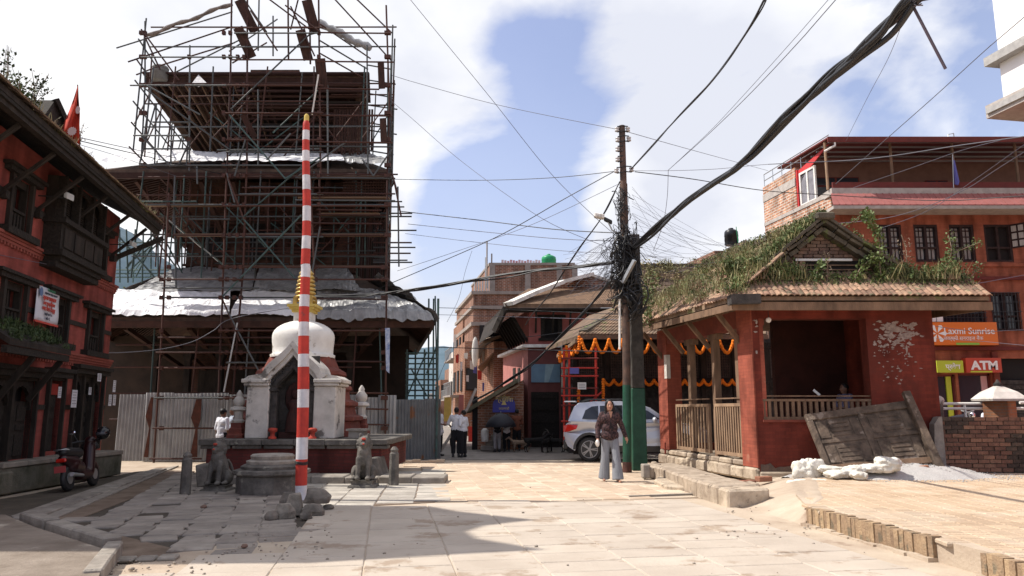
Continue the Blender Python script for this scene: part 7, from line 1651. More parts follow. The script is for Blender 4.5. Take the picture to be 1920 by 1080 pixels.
t,a,b,c,d,o = sgn(1749,677,1798,699,M_YGS,'yellow green shop sign left of the cash machine sign',.3);text('प्रवेश',(d - c) * .55,RF,a + (b - a) * .6,c + (d - c) * .3,o + .01,M_WHT,'sign_letters',t,bold=.006)
t,a,b,c,d,o = sgn(1803,672,1869,699,M_RDS,'red sign with big white letters ATM',.3);text('ATM',(d - c) * .80,RF,a + (b - a) * .52,c + (d - c) * .22,o + .01,M_WHT,'sign_letters',t,bold=.02,sx=1.12)
MB().fbox(RF,a + .15,b - .4,c,c + .06,o,o + .012).build('yellow_bar',M_YGS,t)
for k,(r,cols2) in enumerate(zip(shops,[(GLASS,M_YGS),(GLASS,M_YGS),(M_MAR,M_MAR)])):
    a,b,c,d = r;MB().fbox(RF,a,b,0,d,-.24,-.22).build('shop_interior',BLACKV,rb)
    if k < 2:
        q = MB();q.fbox(RF,a,a + .07,0,d,-.2,-.1);q.fbox(RF,b - .07,b,0,d,-.2,-.1);q.fbox(RF,a,b,d - .08,d,-.2,-.1);dd = q.build('glass_door',M_MAR,rb);MB().fbox(RF,a + .07,b - .35,.1,d - .08,-.17,-.16).build('pane',GLASS,dd)
        MB().fbox(RF,a + .15,b - .45,.35,.35 + (.8 if k else .6),-.155,-.145).build('yellow_film',M_YGS if k else M_RDS,dd);MB().fbox(RF,b - .32,b - .12,0,d - .05,-.19,-.12).build('door_post',M_YGS,dd) if k == 0 else MB().fbox(RF,b - .34,b - .1,.4,d - .1,-.19,-.12).build('pink_curtain',plain('pink_cloth',(.6,.38,.38),.9),dd)
    else:
        for j in range(14): MB().fbox(RF,a,b,.02 + j * .19,.19 + j * .19,-.14 + .01 * (j % 2),-.11).build('shutter_slat',M_STONED,rb)
m = MB();a = RF.at(1865,700)[0];m.fbox(RF,a - .1,a + .12,0,RF.at(1865,660)[1],.001,.12);m.build('pilaster',M_PLAIN_R,rb)
for (u0,v0,u1,v1,mt) in [(1752,585,1763,604,M_WHT),(1744,590,1750,604,M_WHT)]: a,b,c,d = R_(u0,v0,u1,v1);MB().fbox(RF,a,b,c,d,.1,.18).build('window_box',mt,rb)
m = MB();c0 = P(1757,596,29.6)
# tank, small flag, pipe on the roof
wt = thing('water_tank','pale round water tank on the roof of the right building','water tank',P(1807,266,32));c0 = P(1807,268,32);c0.z = zroof + .2
MB().lathe(c0,[(.50,0),(.52,.1),(.52,.42),(.46,.55),(.3,.64),(.14,.67)],24).build('tank_body',mat('pale_tank_plastic',(.50,.46,.43),scale=4),wt);MB().lathe(c0 + Vector((0,0,.67)),[(.12,0),(.12,.10),(.05,.13)],12).build('lid',bpy.data.materials['pale_tank_plastic'],wt)
MB().tube([P(1778,268,32),P(1778,252,32),P(1788,250,32),P(1789,258,32)],.025,6).build('inlet_pipe',STEEL,wt)
fl2 = thing('small_flag','small drooping blue flag with red tip on the balcony','flag',P(1794,346,29.4));m = MB();m.prism([P(1787,300,29.5),P(1790,300,29.5),P(1799,340,29.4),P(1797,347,29.4),P(1791,345,29.5)],(0,.05,0));m.build('cloth',plain('blue_cloth',(.10,.10,.32),.9),fl2);MB().cyl(P(1788,352,29.5),P(1786,290,29.5),.02,n=5).build('staff',STEEL,fl2)
# tall white building at the top right corner
WX = P(1872,100,22).x;WS = Fac(WX,22.0,-.186,1)
wbd = thing('white_building','tall white plastered building cut by the top right corner','building',(WX,22,0))
zs1 = WS.at(1880,100)[1];zlo = P(1866,221,22.2).z;zmid = P(1868,125,22.2).z
M_WP = mat('bright_white_plaster',(.80,.79,.77),(.74,.73,.71),scale=2,bump=.1)
m = MB();m.fbox(WS,-14,.0,zlo + .45,zlo + 9,-8,0);m.build('upper_storey',M_WP,wbd)
m = MB();m.fbox(WS,-14,.35,zlo + .0,zlo + .42,-8,.35);m.build('projecting_slab',M_CONCW,wbd);m = MB();m.fbox(WS,-14,.28,zlo + .12,zlo + .30,-8,.42);m.build('slab_edge',mat('grey_cement_edge',(.40,.39,.37),(.3,.29,.28),scale=6),wbd)
m = MB();m.fbox(WS,-14,.28,zmid,zmid + .28,-8,.30);m.build('upper_band',bpy.data.materials['grey_cement_edge'],wbd)
m = MB();m.fbox(WS,-14,.02,0,zlo,-8,-1.05);m.build('lower_storeys',mat('pinkish_red_paint',(.42,.04,.05),scale=3),wbd)

# ------------------------------------------------------------------ buildings down the lane
def side(u,v,Y): p = P(u,v,Y);return Fac(p.x,Y,-.186,1)
M_BB = brickmat('brown_far_brick',(.25,.105,.062),(.17,.072,.045),(.28,.21,.17),None,.26,.10,.02,stain=(.24,.18,.14),stpos=.6,stscale=.4)
M_BBO = brickmat('orange_far_brick',(.29,.125,.07),(.20,.085,.05),(.30,.2,.15),None,.26,.10,.02)
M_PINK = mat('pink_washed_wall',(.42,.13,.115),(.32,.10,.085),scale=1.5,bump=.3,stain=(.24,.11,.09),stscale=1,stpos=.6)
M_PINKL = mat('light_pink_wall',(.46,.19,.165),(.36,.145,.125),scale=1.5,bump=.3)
M_CEM = mat('cement_frame',(.32,.28,.25),(.22,.19,.17),scale=2,bump=.4)
def prismxy(x0,x1,y0,y1,z0,z1,sk=-.186):
    m = MB();m.prism([Vector((x0,y0,z0)),Vector((x1,y0,z0)),Vector((x1 + sk * (y1 - y0),y1,z0)),Vector((x0 + sk * (y1 - y0),y1,z0))],(0,0,z1 - z0));return m
def zat(v,Y): return P(960,v,Y).z
def xat(u,Y,v=600): return P(u,v,Y).x
# tall raw brick building
Y = 48;bb = thing('brick_building','tall unplastered brown brick building with a green roof tank','building',(xat(1000,Y),Y,0))
xa,xb,xc = xat(918,Y),xat(1078,Y),xat(888,Y);z1,z2 = zat(497,Y),zat(549,Y)
prismxy(xa,xb,Y,Y + 9,0,z1).build('upper_block',M_BB,bb);prismxy(xc,xb + 1.5,Y - .5,Y + 9,0,z2).build('main_block',M_BB,bb)
for v0,v1 in ((546,552),(574,580),(604,611),(640,646)): prismxy(xc - .12,xb + 1.6,Y - .65,Y + 9,zat(v1,Y - .5),zat(v0,Y - .5)).build('cement_band',M_CEM,bb)
for u in (918,985,1045,1074): prismxy(xat(u,Y),xat(u,Y) + .35,Y - .06,Y + .1,z2,z1 + .02).build('concrete_column',M_CEM,bb)
prismxy(xa - .05,xb + .05,Y - .05,Y + 9,z1 + .003,z1 + .15).build('roof_coping',M_CEM,bb)
m = MB();m.box(xat(900,Y),xat(916,Y),Y - .7,Y - .62,zat(640,Y),zat(612,Y));m.build('dark_opening',BLACKV,bb)
for k in range(6): p = P(890 + k * 5,548,Y - .4);MB().cyl(p,p + Vector((0,0,.9 + (1.4 if k == 4 else 0))),.04,n=5).build('terrace_post',STEEL,bb)
MB().tube([P(888,524,Y - .4),P(918,524,Y - .4)],.03,5).build('terrace_rail',STEEL,bb)
for u,h_ in ((913,2.8),(922,2.0)): p = P(u,498,Y);MB().cyl(p - Vector((0,0,1.5)),p + Vector((0,0,h_ - 1.2)),.05,n=5).build('rebar_post',M_CEM,bb)
# laundry-like red and white cloth line on its roof
m = MB();
for k in range(14): a = P(940 + k * 5.3,487 + (k % 3),Y + .5);m.prism([a,a + Vector((.16,0,0)),a + Vector((.14,0,-.26)),a + Vector((.0,0,-.2))],(0,.01,0))
solo(m,'prayer_bunting',mat('faded_bunting',(.60,.55,.55),(.40,.12,.14),scale=2),'faded red and white bunting strung over the brick building roof','bunting')
gt = thing('water_tank','bright green plastic water tank on the brick building roof','water tank',P(1029,498,Y + 2));c0 = P(1029,499,Y + 2)
M_GT = mat('green_tank_plastic',(.02,.30,.12),(.015,.20,.08),scale=4,rough=.4,bump=0)
MB().lathe(c0,[(.48,0),(.50,.05),(.49,.18),(.51,.2),(.49,.36),(.51,.38),(.49,.55),(.47,.62),(.30,.72),(.14,.76)],20).build('tank_body',M_GT,gt);MB().lathe(c0 + Vector((0,0,.76)),[(.13,0),(.13,.07),(.03,.1)],10).build('lid',M_GT,gt)
# dark left houses of the lane, stepping away
rr = random.Random(44);DULLG = plain('dull_dark_pane',(.02,.022,.026),.6)
def lane_house(u0,u1,vt,Y,col_,lab,nb_=2,floors=3,side_w=True,depth=6):
    x0,x1 = xat(u0,Y,vt),xat(u1,Y,vt);h_ = zat(vt,Y);t = thing('lane_house',lab,'house',(x0,Y,0),'houses down the lane');prismxy(x0,x1,Y,Y + depth,0,h_).build('walls',col_,t)
    F = Fac(x0,Y,1,0);Fs = Fac(x0,Y,-.186,1)
    for f in range(floors):
        z_ = 2.6 + f * 2.7
        if z_ + 1.8 > h_: break
        n = max(1,int((x1 - x0) / 1.4))
        for k in range(n):
            s = (k + .5) * (x1 - x0) / n;q = MB();q.fbox(F,s - .45,s + .45,z_,z_ + 1.3,-.02,.05);w = q.build('window',WOOD,t);MB().fbox(F,s - .36,s + .36,z_ + .08,z_ + 1.22,.05,.06).build('pane',DULLG,w)
        for k in range(3):
            s = 1 + k * 1.9;q = MB();q.fbox(Fs,s,s + .9,z_,z_ + 1.3,-.02,.06);w = q.build('window',WOOD,t);MB().fbox(Fs,s + .1,s + .8,z_ + .08,z_ + 1.2,.06,.07).build('pane',DULLG,w)
        q = MB();q.fbox(Fs,.3,5,z_ - .35,z_ - .25,-.02,.8);q.build('balcony',M_CEM,t)
        q = MB()
        for k in range(12): q.cyl(Fs.pt(.4 + k * .4,z_ - .25,.76),Fs.pt(.4 + k * .4,z_ + .5,.76),.018,n=4)
        q.fbox(Fs,.3,5,z_ + .5,z_ + .54,.74,.79);q.build('balcony_rail',STEEL,t)
    return t
lane_house(868,892,600,52,M_BBO,'narrow brick house with railed balconies just left of the tall brick building')
lane_house(856,872,655,62,M_LIME,'small pale house far down the lane')
lane_house(872,905,640,44,M_BBO,'orange brick house in front of the tall brick building',floors=2)
lane_house(843,858,690,90,M_BB,'tiny house at the far end of the lane under the hill')
lane_house(826,846,712,75,M_BBO,'low orange house behind the dark fence down the lane',floors=1)
m = MB();m.box(xat(852,56),xat(861,56),56,58,zat(655,56),zat(627,56));solo(m,'roof_room',M_DOME,'white roof room on the lane houses against the sky','room')
# hanging cloths, shades and boxes along the lane houses
cols3 = [M_SW,M_SR,bpy.data.materials['blue_cloth'],M_DOME,M_PINKL,M_CEM]
for k in range(10):
    u = rr.uniform(853,905);v = rr.uniform(655,745);Y = rr.uniform(40,43);a = P(u,v,Y);w_,h_ = rr.uniform(.12,.28),rr.uniform(.3,.6);m = MB();m.prism([a,a + Vector((w_,0,0)),a + Vector((w_ * .9,.1,-h_)),a + Vector((0,.1,-h_ * .9))],(0,.02,0))
    solo(m,'hanging_cloth',cols3[k % 6],'%s cloth %s over the far lane' % (['white','red','blue','cream','pink','grey'][k % 6],'hung highest of its colour out' if k < 6 else 'drooping lower, second of its colour,'),'cloth','cloths hung out along the lane')
m = MB();a,b = P(896,690,38),P(926,663,38);m.prism([a,b,b + Vector((.3,2,.2)),a + Vector((.1,2,-.1))],(0,0,.08));solo(m,'tin_awning',M_PWL,'buff slanted tin awning jutting over the lane','awning')
m = MB();a,b = P(880,662,40),P(925,632,40);m.prism([a,b,b + Vector((.6,3,.1)),a + Vector((.1,3,-.3))],(0,0,.1));solo(m,'tin_awning',M_CEM,'grey slanted awning above the buff one over the lane','awning')
m = MB();p = P(891,660,39);m.ell(p,.18,.06,.8,12,8);solo(m,'satellite_dish',M_DOME,'white oval dish seen edge on above the lane','dish')
ob_ = thing('orange_house','narrow orange brick house wall between the lane and the pink house','house',(xat(926,38),38,0));prismxy(xat(926,38),xat(985,38),38,46,0,zat(640,38)).build('walls',M_BBO,ob_)
m = MB();a,b = P(905,645,37.6),P(985,618,37.6);m.prism([a,b,b + Vector((0,3,.4)),a + Vector((0,3,.4))],(0,0,.14));m.build('pent_roof',M_TILE,ob_)

# pink house with white edged tiled roof
Y = 33;ph = thing('pink_house','pink washed old house with carved eaves and a white edged tiled roof','house',(xat(990,Y),Y,0))
PX0 = xat(992,Y,700);PF = Fac(PX0,Y,1,0);PS = Fac(PX0,Y,-.186,1);zE = zat(585,Y);x1 = 8.5
wr = PF.rect(1018,596,1050,634)
wall_holes(PF,'front_wall',M_PINK,ph,0,x1,0,zE + .1,[wr],depth=.3,thick=False);MB().fbox(PS,0,7,0,zE + .1,-.3,0).build('side_wall',M_PINK,ph)
a,b,c,d = wr;q = MB();q.fbox(PF,a - .1,a + .08,c,d,-.1,.06);q.fbox(PF,b - .08,b + .1,c,d,-.1,.06);q.fbox(PF,a - .25,b + .25,d,d + .12,-.1,.1);q.fbox(PF,a - .2,b + .2,c - .12,c,-.1,.1);w = q.build('window',CARVED,ph);MB().fbox(PF,a,b,c,d,-.28,-.26).build('pane',BLACKV,w)
# roof: lower tiled skirt, gable-like upper with white metal edging
e0,e1 = P(948,577,Y - 1.1),P(1190,577,Y - 1.1);g0,g1 = P(992,548,Y + 1.6),P(1200,548,Y + 1.6)
m = MB();m.prism([e0,e1,g1,g0],(0,0,.14));m.build('tiled_skirt',M_PW,ph)
be = Vector((e0.x - 1.2,e0.y + 8.0,e0.z));m = MB();m.prism([e0,g0,g0 + Vector((-1.2,6,0)),be],(0,0,.14));m.build('side_slope',WOOD,ph)
q = MB();
for k in range(70): a = e0.lerp(e1,k / 70) + Vector((0,0,.15));b = g0.lerp(g1,k / 70) + Vector((0,0,.15));q.bar(a,b,.06,.04)
q.build('tile_ribs',M_PW,ph,kind='stuff')
ap = P(1108,517,Y + 1.7);lf0 = P(958,571,Y - .3);rt0 = P(1170,545,Y + 1.7)
m = MB();m.prism([P(975,556,Y + 1.62),P(1200,549,Y + 1.62),P(1180,530,Y + 1.62),ap,P(1085,523,Y + 1.62)],(0,.2,0));m.build('brick_gable',M_BB,ph)
for k in range(12):
    for j in range(2): c0 = P(1062 + k * 8 + j * 4,545 - j * 9,Y + 1.55);MB().box(c0.x - .04,c0.x + .04,c0.y,c0.y + .1,c0.z - .04,c0.z + .04).build('vent_hole',BLACKV,ph) if P(0,0,1) and (k + j) % 1 == 0 else None
m = MB();pts = [P(953,570,Y - 1.2),P(1000,549,Y - .2),P(1052,529,Y + 1.0),ap + Vector((0,0,.05))]
for a,b in zip(pts,pts[1:]): m.bar(a,b,.6,.16)
m.bar(ap,P(1150,530,Y + 1.7),.5,.12);m.bar(P(1150,530,Y + 1.7),P(1168,550,Y + 1.7),.4,.1);m.build('white_metal_edging',WHITEP,ph)
m = MB();m.bar(P(1000,547,Y + 1.35),P(1165,547,Y + 1.35),.2,.09);m.build('white_flashing',WHITEP,ph)
m = MB();m.bar(e0,P(927,622,Y - .6),.12,.25);m.bar(e0 + Vector((0,.1,-.1)),be + Vector((0,0,-.1)),.1,.22);m.build('carved_barge',WOOD,ph)
m = MB();m.prism([e0 + Vector((0,.1,-.02)),P(927,622,Y - .6),be + Vector((-.3,0,-.9)),be + Vector((0,0,0))],(0,0,.06));m.build('side_eave',WOOD,ph)
m = MB();m.prism([e0 + Vector((0,0,-.06)),e1 + Vector((0,0,-.06)),Vector((e1.x,Y + .1,e1.z - .06)),Vector((e0.x,Y + .1,e0.z - .06))],(0,0,.05));m.build('soffit',WOOD,ph)
for k in range(13): s = .3 + k * .62;MB().bar(PS.pt(s,zE - 1.3,0),PS.pt(s,zE - .15,.7),.08,.12).build('eave_bracket',CARVED,ph)
for k in range(9): s = .3 + k * .75;MB().bar(PF.pt(s,zE - .9,0),PF.pt(s,zE - .08,.85),.08,.12).build('eave_bracket',CARVED,ph)
# lower pink wing with a white coping, lit on its lane side
Y2 = 31;wx = xat(990,Y2,700);WF = Fac(wx,Y2,1,0);WSd = Fac(wx,Y2,-.186,1);zc = zat(652,Y2)
wing = thing('pink_wing','low pink shop wing with white coping and a blue panel','building',(wx,Y2,0))
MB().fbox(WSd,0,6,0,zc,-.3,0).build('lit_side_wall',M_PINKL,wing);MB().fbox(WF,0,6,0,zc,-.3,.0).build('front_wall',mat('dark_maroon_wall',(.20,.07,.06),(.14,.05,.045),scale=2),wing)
MB().fbox(WSd,-.1,6.2,zc,zc + .12,-.4,.25).build('white_coping',WHITEP,wing);MB().fbox(WF,-.2,6,zc + .002,zc + .13,-.4,.2).build('white_coping',WHITEP,wing)
a,b,c,d = WF.rect(996,683,1050,717);MB().fbox(WF,a,b,c,d,0,.06).build('blue_panel',mat('blue_glass_panel',(.14,.26,.36),(.10,.18,.26),scale=2,rough=.3),wing)
m = MB();m.prism([WF.pt(a + (b - a) * .45,c,.062),WF.pt(a + (b - a) * .6,c,.062),WF.pt(a + (b - a) * .8,d,.062),WF.pt(a + (b - a) * .5,d,.062)],WF.n * .004);m.build('pale_streak',mat('pale_blue_film',(.28,.42,.48),scale=2,rough=.3),wing)
for u in (965,974): a,b,c,d = WSd.rect(u - 2,690,u + 2,760);q = MB();q.fbox(WSd,min(a,b),max(a,b),c,d,.0,.04);q.build('window',WOOD,wing)
for (u0,v0,u1,v1) in [(996,735,1048,838)]: a,b,c,d = WF.rect(u0,v0,u1,v1);MB().fbox(WF,a,b,0,d,.0,.05).build('dark_shopfront',CARVED,wing)
for k in range(5): a,b,c,d = WF.rect(998,742,1046,746);MB().fbox(WF,a,b,c - k * .5,c - k * .5 + .06,.05,.09).build('shelf',WOOD,wing)
# white banner strip on the lit side
# small lean-to shop with blue arched sign
Y3 = 29;lt = thing('corner_shop','small orange brick lean-to shop with a sloping mossy roof','shop',(xat(900,Y3),Y3,0));zb0 = 0
m = MB();m.prism([Vector((xat(887,Y3),Y3,0)),Vector((xat(982,Y3),Y3,0)),P(982,712,Y3),P(887,764,Y3)],(0,3,0));m.build('brick_wall',M_BBO,lt)
m = MB();m.prism([P(873,775,Y3 - .4),P(972,716,Y3 - .4),P(972,708,Y3 - .4),P(873,767,Y3 - .4)],(0,3.4,0));m.build('mossy_roof',mat('mossy_board_roof',(.19,.17,.11),(.10,.095,.06),scale=3,bump=.6),lt)
m = MB();m.bar(P(930,745,Y3 - .45),P(974,722,Y3 - .45),.08,.07);m.build('pale_edge',M_PWL,lt)
m = MB();m.box(xat(887,Y3),xat(897,Y3),Y3 - .03,Y3 - .01,0,2.0);m.build('door_opening',BLACKV,lt)
F3 = Fac(xat(925,Y3),Y3,1,0);sgt = thing('arched_sign','blue arched sign with yellow lettering on the corner shop','sign',P(945,772,Y3 - .1))
a,b,c,d = F3.rect(924,743,966,773);r = (b - a) / 2;cx_ = (a + b) / 2
pts = [F3.pt(a,c,.05),F3.pt(b,c,.05)] + [F3.pt(cx_ + r * math.cos(t),d - r * .75 + r * .75 * math.sin(t),.05) for t in [k * math.pi / 12 for k in range(13)]];m = MB();m.prism(pts,F3.n * .05);m.build('sign_board',plain('deep_blue_sign',(.035,.035,.30),.5),sgt)
M_YL = plain('yellow_lettering',(.70,.55,.20),.6)
for k,w in enumerate(['श्री','गणेश','सेवा']):
    an = (130,90,50)[k] * math.pi / 180;text(w,.22,F3,cx_ + r * .66 * math.cos(an),c + .22 + r * .55 * math.sin(an),.105,M_YL,'sign_letters',sgt,bold=.004)
text('काठमाडौं',.12,F3,cx_,c + .10,.105,M_YL,'sign_letters',sgt);m = MB();m.prism([F3.pt(cx_ - .1,c + .28,.101),F3.pt(cx_ + .1,c + .28,.101),F3.pt(cx_,c + .5,.101)],F3.n * .006);m.build('emblem',M_YL,sgt)
for k in range(3): m = MB();x = xat(903 + k * 9,Y3 - .6);m.box(x,x + .6,Y3 - .9 + .1 * k,Y3 - .5,0,.18 + .2 * k);solo(m,'shop_step',M_KERB,['lowest','middle','top'][k] + ' pale step block beside the corner shop','step',mods=[bevel(.03)])
m = MB();p = G(918,832);m.lathe((p.x,28.0,.34),[(.12,0),(.16,.2),(.14,.4),(.07,.48)],10);solo(m,'white_urn',M_DOME,'white rounded jar standing at the corner shop','jar')
# leaning white poles in the lane
for k,(u0,v0,u1,v1,lab) in enumerate([(828,843,876,767,'long pale pole leaning across the lane behind the men'),(876,767,893,728,'upper end of a pale rod above the standing men')]):
    solo(MB().cyl(P(u0,v0,26),P(u1,v1,26),.05,n=8),'leaning_pole',M_CONCW,lab,'pole')
# stalls and bits down the lane between the men
for k,(u,v0,v1,w_,mt) in enumerate([(835,745,790,12,M_YEL),(862,740,800,8,M_PINKL),(852,800,848,16,M_REDB),(880,800,850,8,M_SR),(890,780,845,6,M_LIME)]):
    x = xat(u,36);m = MB();m.box(x,x + w_ * .026,36,36.4,max(0,zat(v1,36)),zat(v0,36));solo(m,'stall_panel',mt,['dull yellow panel at the far left of the lane stalls','pink panel above the lane stalls','brick red crate-like stall low in the lane','red painted stall post in the lane','pale stall post beside the corner shop'][k],'stall')

# marigold hung temple behind the car
Y4 = 25.2;mg = thing('garlanded_temple','low dark latticed temple with tiled roof hung with marigold garlands','temple',(4,Y4,0));GF = Fac(xat(1068,Y4 + 1,700),Y4 + 1,1,0);gx1 = 8.2
zE4 = zat(640,Y4 - .6)
MB().fbox(GF,0,gx1,0,zE4 + .3,-5,-.6).build('inner_wall',M_STONED,mg)
for k in range(8): s = .1 + k * 1.12;MB().fbox(GF,s,s + .16,0,zE4,-.16,0).build('wooden_column',WOOD,mg)
zl0,zl1 = zat(712,Y4 + 1),zat(652,Y4 + 1)
for k in range(7):
    s0 = .27 + k * 1.12;q = MB();q.fbox(GF,s0,s0 + .94,zl0,zl0 + .06,-.12,-.04);q.fbox(GF,s0,s0 + .94,zl1 - .06,zl1,-.12,-.04);q.fbox(GF,s0,s0 + .05,zl0 + .05,zl1 - .05,-.12,-.04);q.fbox(GF,s0 + .89,s0 + .94,zl0 + .05,zl1 - .05,-.12,-.04);lp_ = q.build('lattice_frame',WOOD,mg);q = MB()
    for j in range(12): q.fbox(GF,s0 + j * .078,s0 + j * .078 + .022,zl0,zl1,-.10,-.08)
    for j in range(12): q.fbox(GF,s0,s0 + .94,zl0 + (zl1 - zl0) * j / 12,zl0 + (zl1 - zl0) * j / 12 + .022,-.078,-.06)
    q.build('lattice',mat('grey_lattice_wood',(.12,.09,.075),(.06,.045,.04),scale=8) if 'grey_lattice_wood' not in bpy.data.materials else bpy.data.materials['grey_lattice_wood'],lp_)
MB().fbox(GF,0,gx1,zl0 - .14,zl0 - .003,-.2,.03).build('carved_beam',CARVED,mg);MB().fbox(GF,0,gx1,zl1 + .003,zE4 + .1,-.2,.03).build('carved_beam',CARVED,mg)
h0,h1 = P(1087,636,Y4 - .5),P(1440,636,Y4 - .5);t0_,t1_ = P(1160,580,Y4 + 2.2),P(1440,580,Y4 + 2.2);l0_ = P(1046,668,Y4 + 3.4)
m = MB();m.prism([h0,h1,t1_,t0_],(0,0,.14));rf1 = m.build('tiled_roof',M_TILE,mg)
m = MB();m.prism([h0,t0_,t0_ + Vector((-.8,3,0)),Vector((h0.x - .9,h0.y + 5,h0.z))],(0,0,.14));m.build('left_slope',M_TILE,mg)
m = MB();m.bar(P(1094,625,Y4 - .3),P(1158,584,Y4 + 2.0),.30,.22);m.build('hip_ridge',M_VERGE,mg)
m = MB();m.bar(h0 + Vector((-.1,0,-.05)),l0_,.10,.12);m.build('low_eave_board',M_TILE,mg)
q = MB()
for j in range(9):
    for k in range(56):
        a = h0.lerp(h1,k / 56).lerp(t0_.lerp(t1_,k / 56),j / 9);b = h0.lerp(h1,k / 56).lerp(t0_.lerp(t1_,k / 56),(j + 1) / 9);q.bar(a + Vector((0,0,.17)),b + Vector((0,0,.15)),.10,.04)
q.build('roof_tiles',M_TILE,rf1,kind='stuff')
u0_,u1_ = P(1150,585,Y4 + 2.4),P(1440,585,Y4 + 2.4);v0_,v1_ = P(1196,504,Y4 + 4.5),P(1345,503,Y4 + 4.5)
m = MB();m.prism([u0_,u1_,v1_ + Vector((2,0,0)),v0_],(0,0,.12));rf2 = m.build('upper_roof',M_TILE,mg)
m = MB();m.bar(v0_ + Vector((0,0,.1)),v1_ + Vector((2,0,.1)),.3,.16);m.build('ridge',M_VERGE,mg)
q = MB()
for j in range(10):
    for k in range(40):
        a = u0_.lerp(u1_,k / 40).lerp(v0_.lerp(v1_,k / 40),j / 10);b = u0_.lerp(u1_,k / 40).lerp(v0_.lerp(v1_,k / 40),(j + 1) / 10);q.bar(a + Vector((0,0,.15)),b + Vector((0,0,.13)),.11,.05)
q.build('roof_tiles',M_TILE2,rf2,kind='stuff')
vg2 = MB();
for k in range(110): f,t = rr.random(),rr.random();p = u0_.lerp(u1_,f * .75).lerp(v0_.lerp(v1_,f * .75),t);leaves(vg2,p + Vector((0,0,.3)),(.28,.2,.25),22,.10,k + 2000);blades(vg2,p + Vector((0,0,.1)),8,.45,.2,k)
solo(vg2,'rear_roof_weeds',L_DRY,'straggling weeds on the upper roof of the garlanded temple behind the poles','weeds')['kind'] = 'stuff'
# marigold garlands
M_MARI = mat('marigold_flowers',(.85,.24,.012),(.65,.13,.01),scale=30,bump=.5,bscale=40)
def garland(p0,p1,n,sag,lab,r=.058):
    m = MB();k = 0
    for i in range(n):
        a = p0.lerp(p1,i / n);b = p0.lerp(p1,(i + 1) / n)
        m.tube([a.lerp(b,t / 8) - Vector((0,0,sag * 4 * t / 8 * (1 - t / 8))) for t in range(9)],r * .8,6)
        for j in range(15): t = j / 14;c0 = a.lerp(b,t) - Vector((0,0,sag * 4 * t * (1 - t)));k += 1;m.ell(c0,r,r,r,6,4,jit=.15,seed=k)
    return solo(m,'marigold_garland',M_MARI,lab,'garland','marigold garlands on the temple')
garland(P(1090,637,Y4 - .7),P(1245,637,Y4 - .7),6,.42,'scalloped marigold garland along the temple eave above the car')
garland(P(1248,640,Y4 - .7),P(1400,640,Y4 - .7),6,.38,'scalloped marigold garland of the eave seen through the pavilion')
garland(P(1132,713,Y4 + .7),P(1245,713,Y4 + .7),6,.16,'small waved marigold garland on the lower beam by the woman');garland(P(1248,713,Y4 + .7),P(1390,713,Y4 + .7),8,.16,'small waved marigold garland on the lower beam seen through the pavilion')
garland(P(1048,664,Y4 + 3.1),P(1086,642,Y4 - .4),5,.3,'marigold garland climbing the left slanting eave')
for k,(u,v0,v1,lab) in enumerate([(1131,712,760,'straight marigold string hanging behind the woman'),(1086,632,655,'short marigold tassel at the left corner of the eave'),(1085,730,752,'short marigold string inside the red iron frame'),(1062,650,672,'marigold tassel midway on the slanting eave'),(1050,660,678,'marigold tassel lowest on the slanting eave')]):
    m = MB();a,b = P(u,v0,Y4 - .5),P(u,v1,Y4 - .5);n = int((a - b).length / .07)
    for i in range(n + 1): m.ell(a.lerp(b,i / max(n,1)),.06,.06,.05,6,4,jit=.15,seed=i)
    solo(m,'marigold_string',M_MARI,lab,'garland','marigold strings')
# red iron frame beside it, with notice
fr_ = thing('iron_frame','red oxide iron pipe frame standing left of the garlanded temple','frame',G(1090,842))
for u in (1058,1068,1118): MB().cyl(P(u,838,24.4),P(u - 1,652,24.4),.04,n=7).build('upright',M_SR,fr_)
for v in (672,690,705,728,742,760,790): MB().cyl(P(1052,v,24.3),P(1122,v,24.3),.028,n=6).build('cross_tube',M_SR if v % 4 else M_MAR,fr_)
MB().cyl(P(1100,760,24.35),P(1128,735,24.35),.03,n=6).build('brace',M_SR,fr_)
nt_ = thing('white_notice','small white notice board on the red iron frame','notice',P(1091,730,24.2));F5 = Fac(0,24.2,1,0);a,b,c,d = F5.rect(1083,717,1099,730);MB().fbox(F5,a,b,c,d,0,.02).build('board',M_DOME,nt_)
q = MB()
for k in range(3): q.fbox(F5,a + .03,b - .03,c + (d - c) * (.2 + .25 * k),c + (d - c) * (.28 + .25 * k),.02,.024)
q.build('printed_lines',M_INK,nt_)
m = MB();a,b,c,d = F5.rect(1068,690,1085,701);m.fbox(F5,a,b,c,d,.05,.08);solo(m,'blue_notice',bpy.data.materials['blue_cloth'],'small dark blue poster inside the iron frame','poster')
# black roof tank and small brick rooftop between the poles and the right building
rt = thing('roof_house','far brick house top showing above the overgrown roof','house',(xat(1380,36),36,0));prismxy(xat(1345,36),xat(1430,36),36,40,0,zat(470,36)).build('walls',M_BB,rt);prismxy(xat(1400,35),xat(1432,35),35,37,0,zat(455,35)).build('stair_room',M_BBO,rt);m = MB();m.prism([P(1362,470,35.5),P(1400,452,35.5),P(1400,458,37),P(1362,476,37)],(0,0,.1));m.build('tin_roof',M_CEM,rt)
bt = thing('water_tank','black plastic water tank on a stand over the overgrown roof','water tank',P(1372,460,36));c0 = P(1372,460,36);M_BT = mat('black_tank_plastic',(.012,.013,.016),(.008,.008,.01),scale=3,rough=.35,bump=0)
MB().lathe(c0,[(.33,0),(.34,.05),(.33,.2),(.345,.22),(.33,.42),(.345,.44),(.33,.66),(.28,.74),(.14,.80)],20).build('tank_body',M_BT,bt);MB().lathe(c0 + Vector((0,0,.8)),[(.12,0),(.12,.06),(.02,.08)],10).build('lid',M_BT,bt)
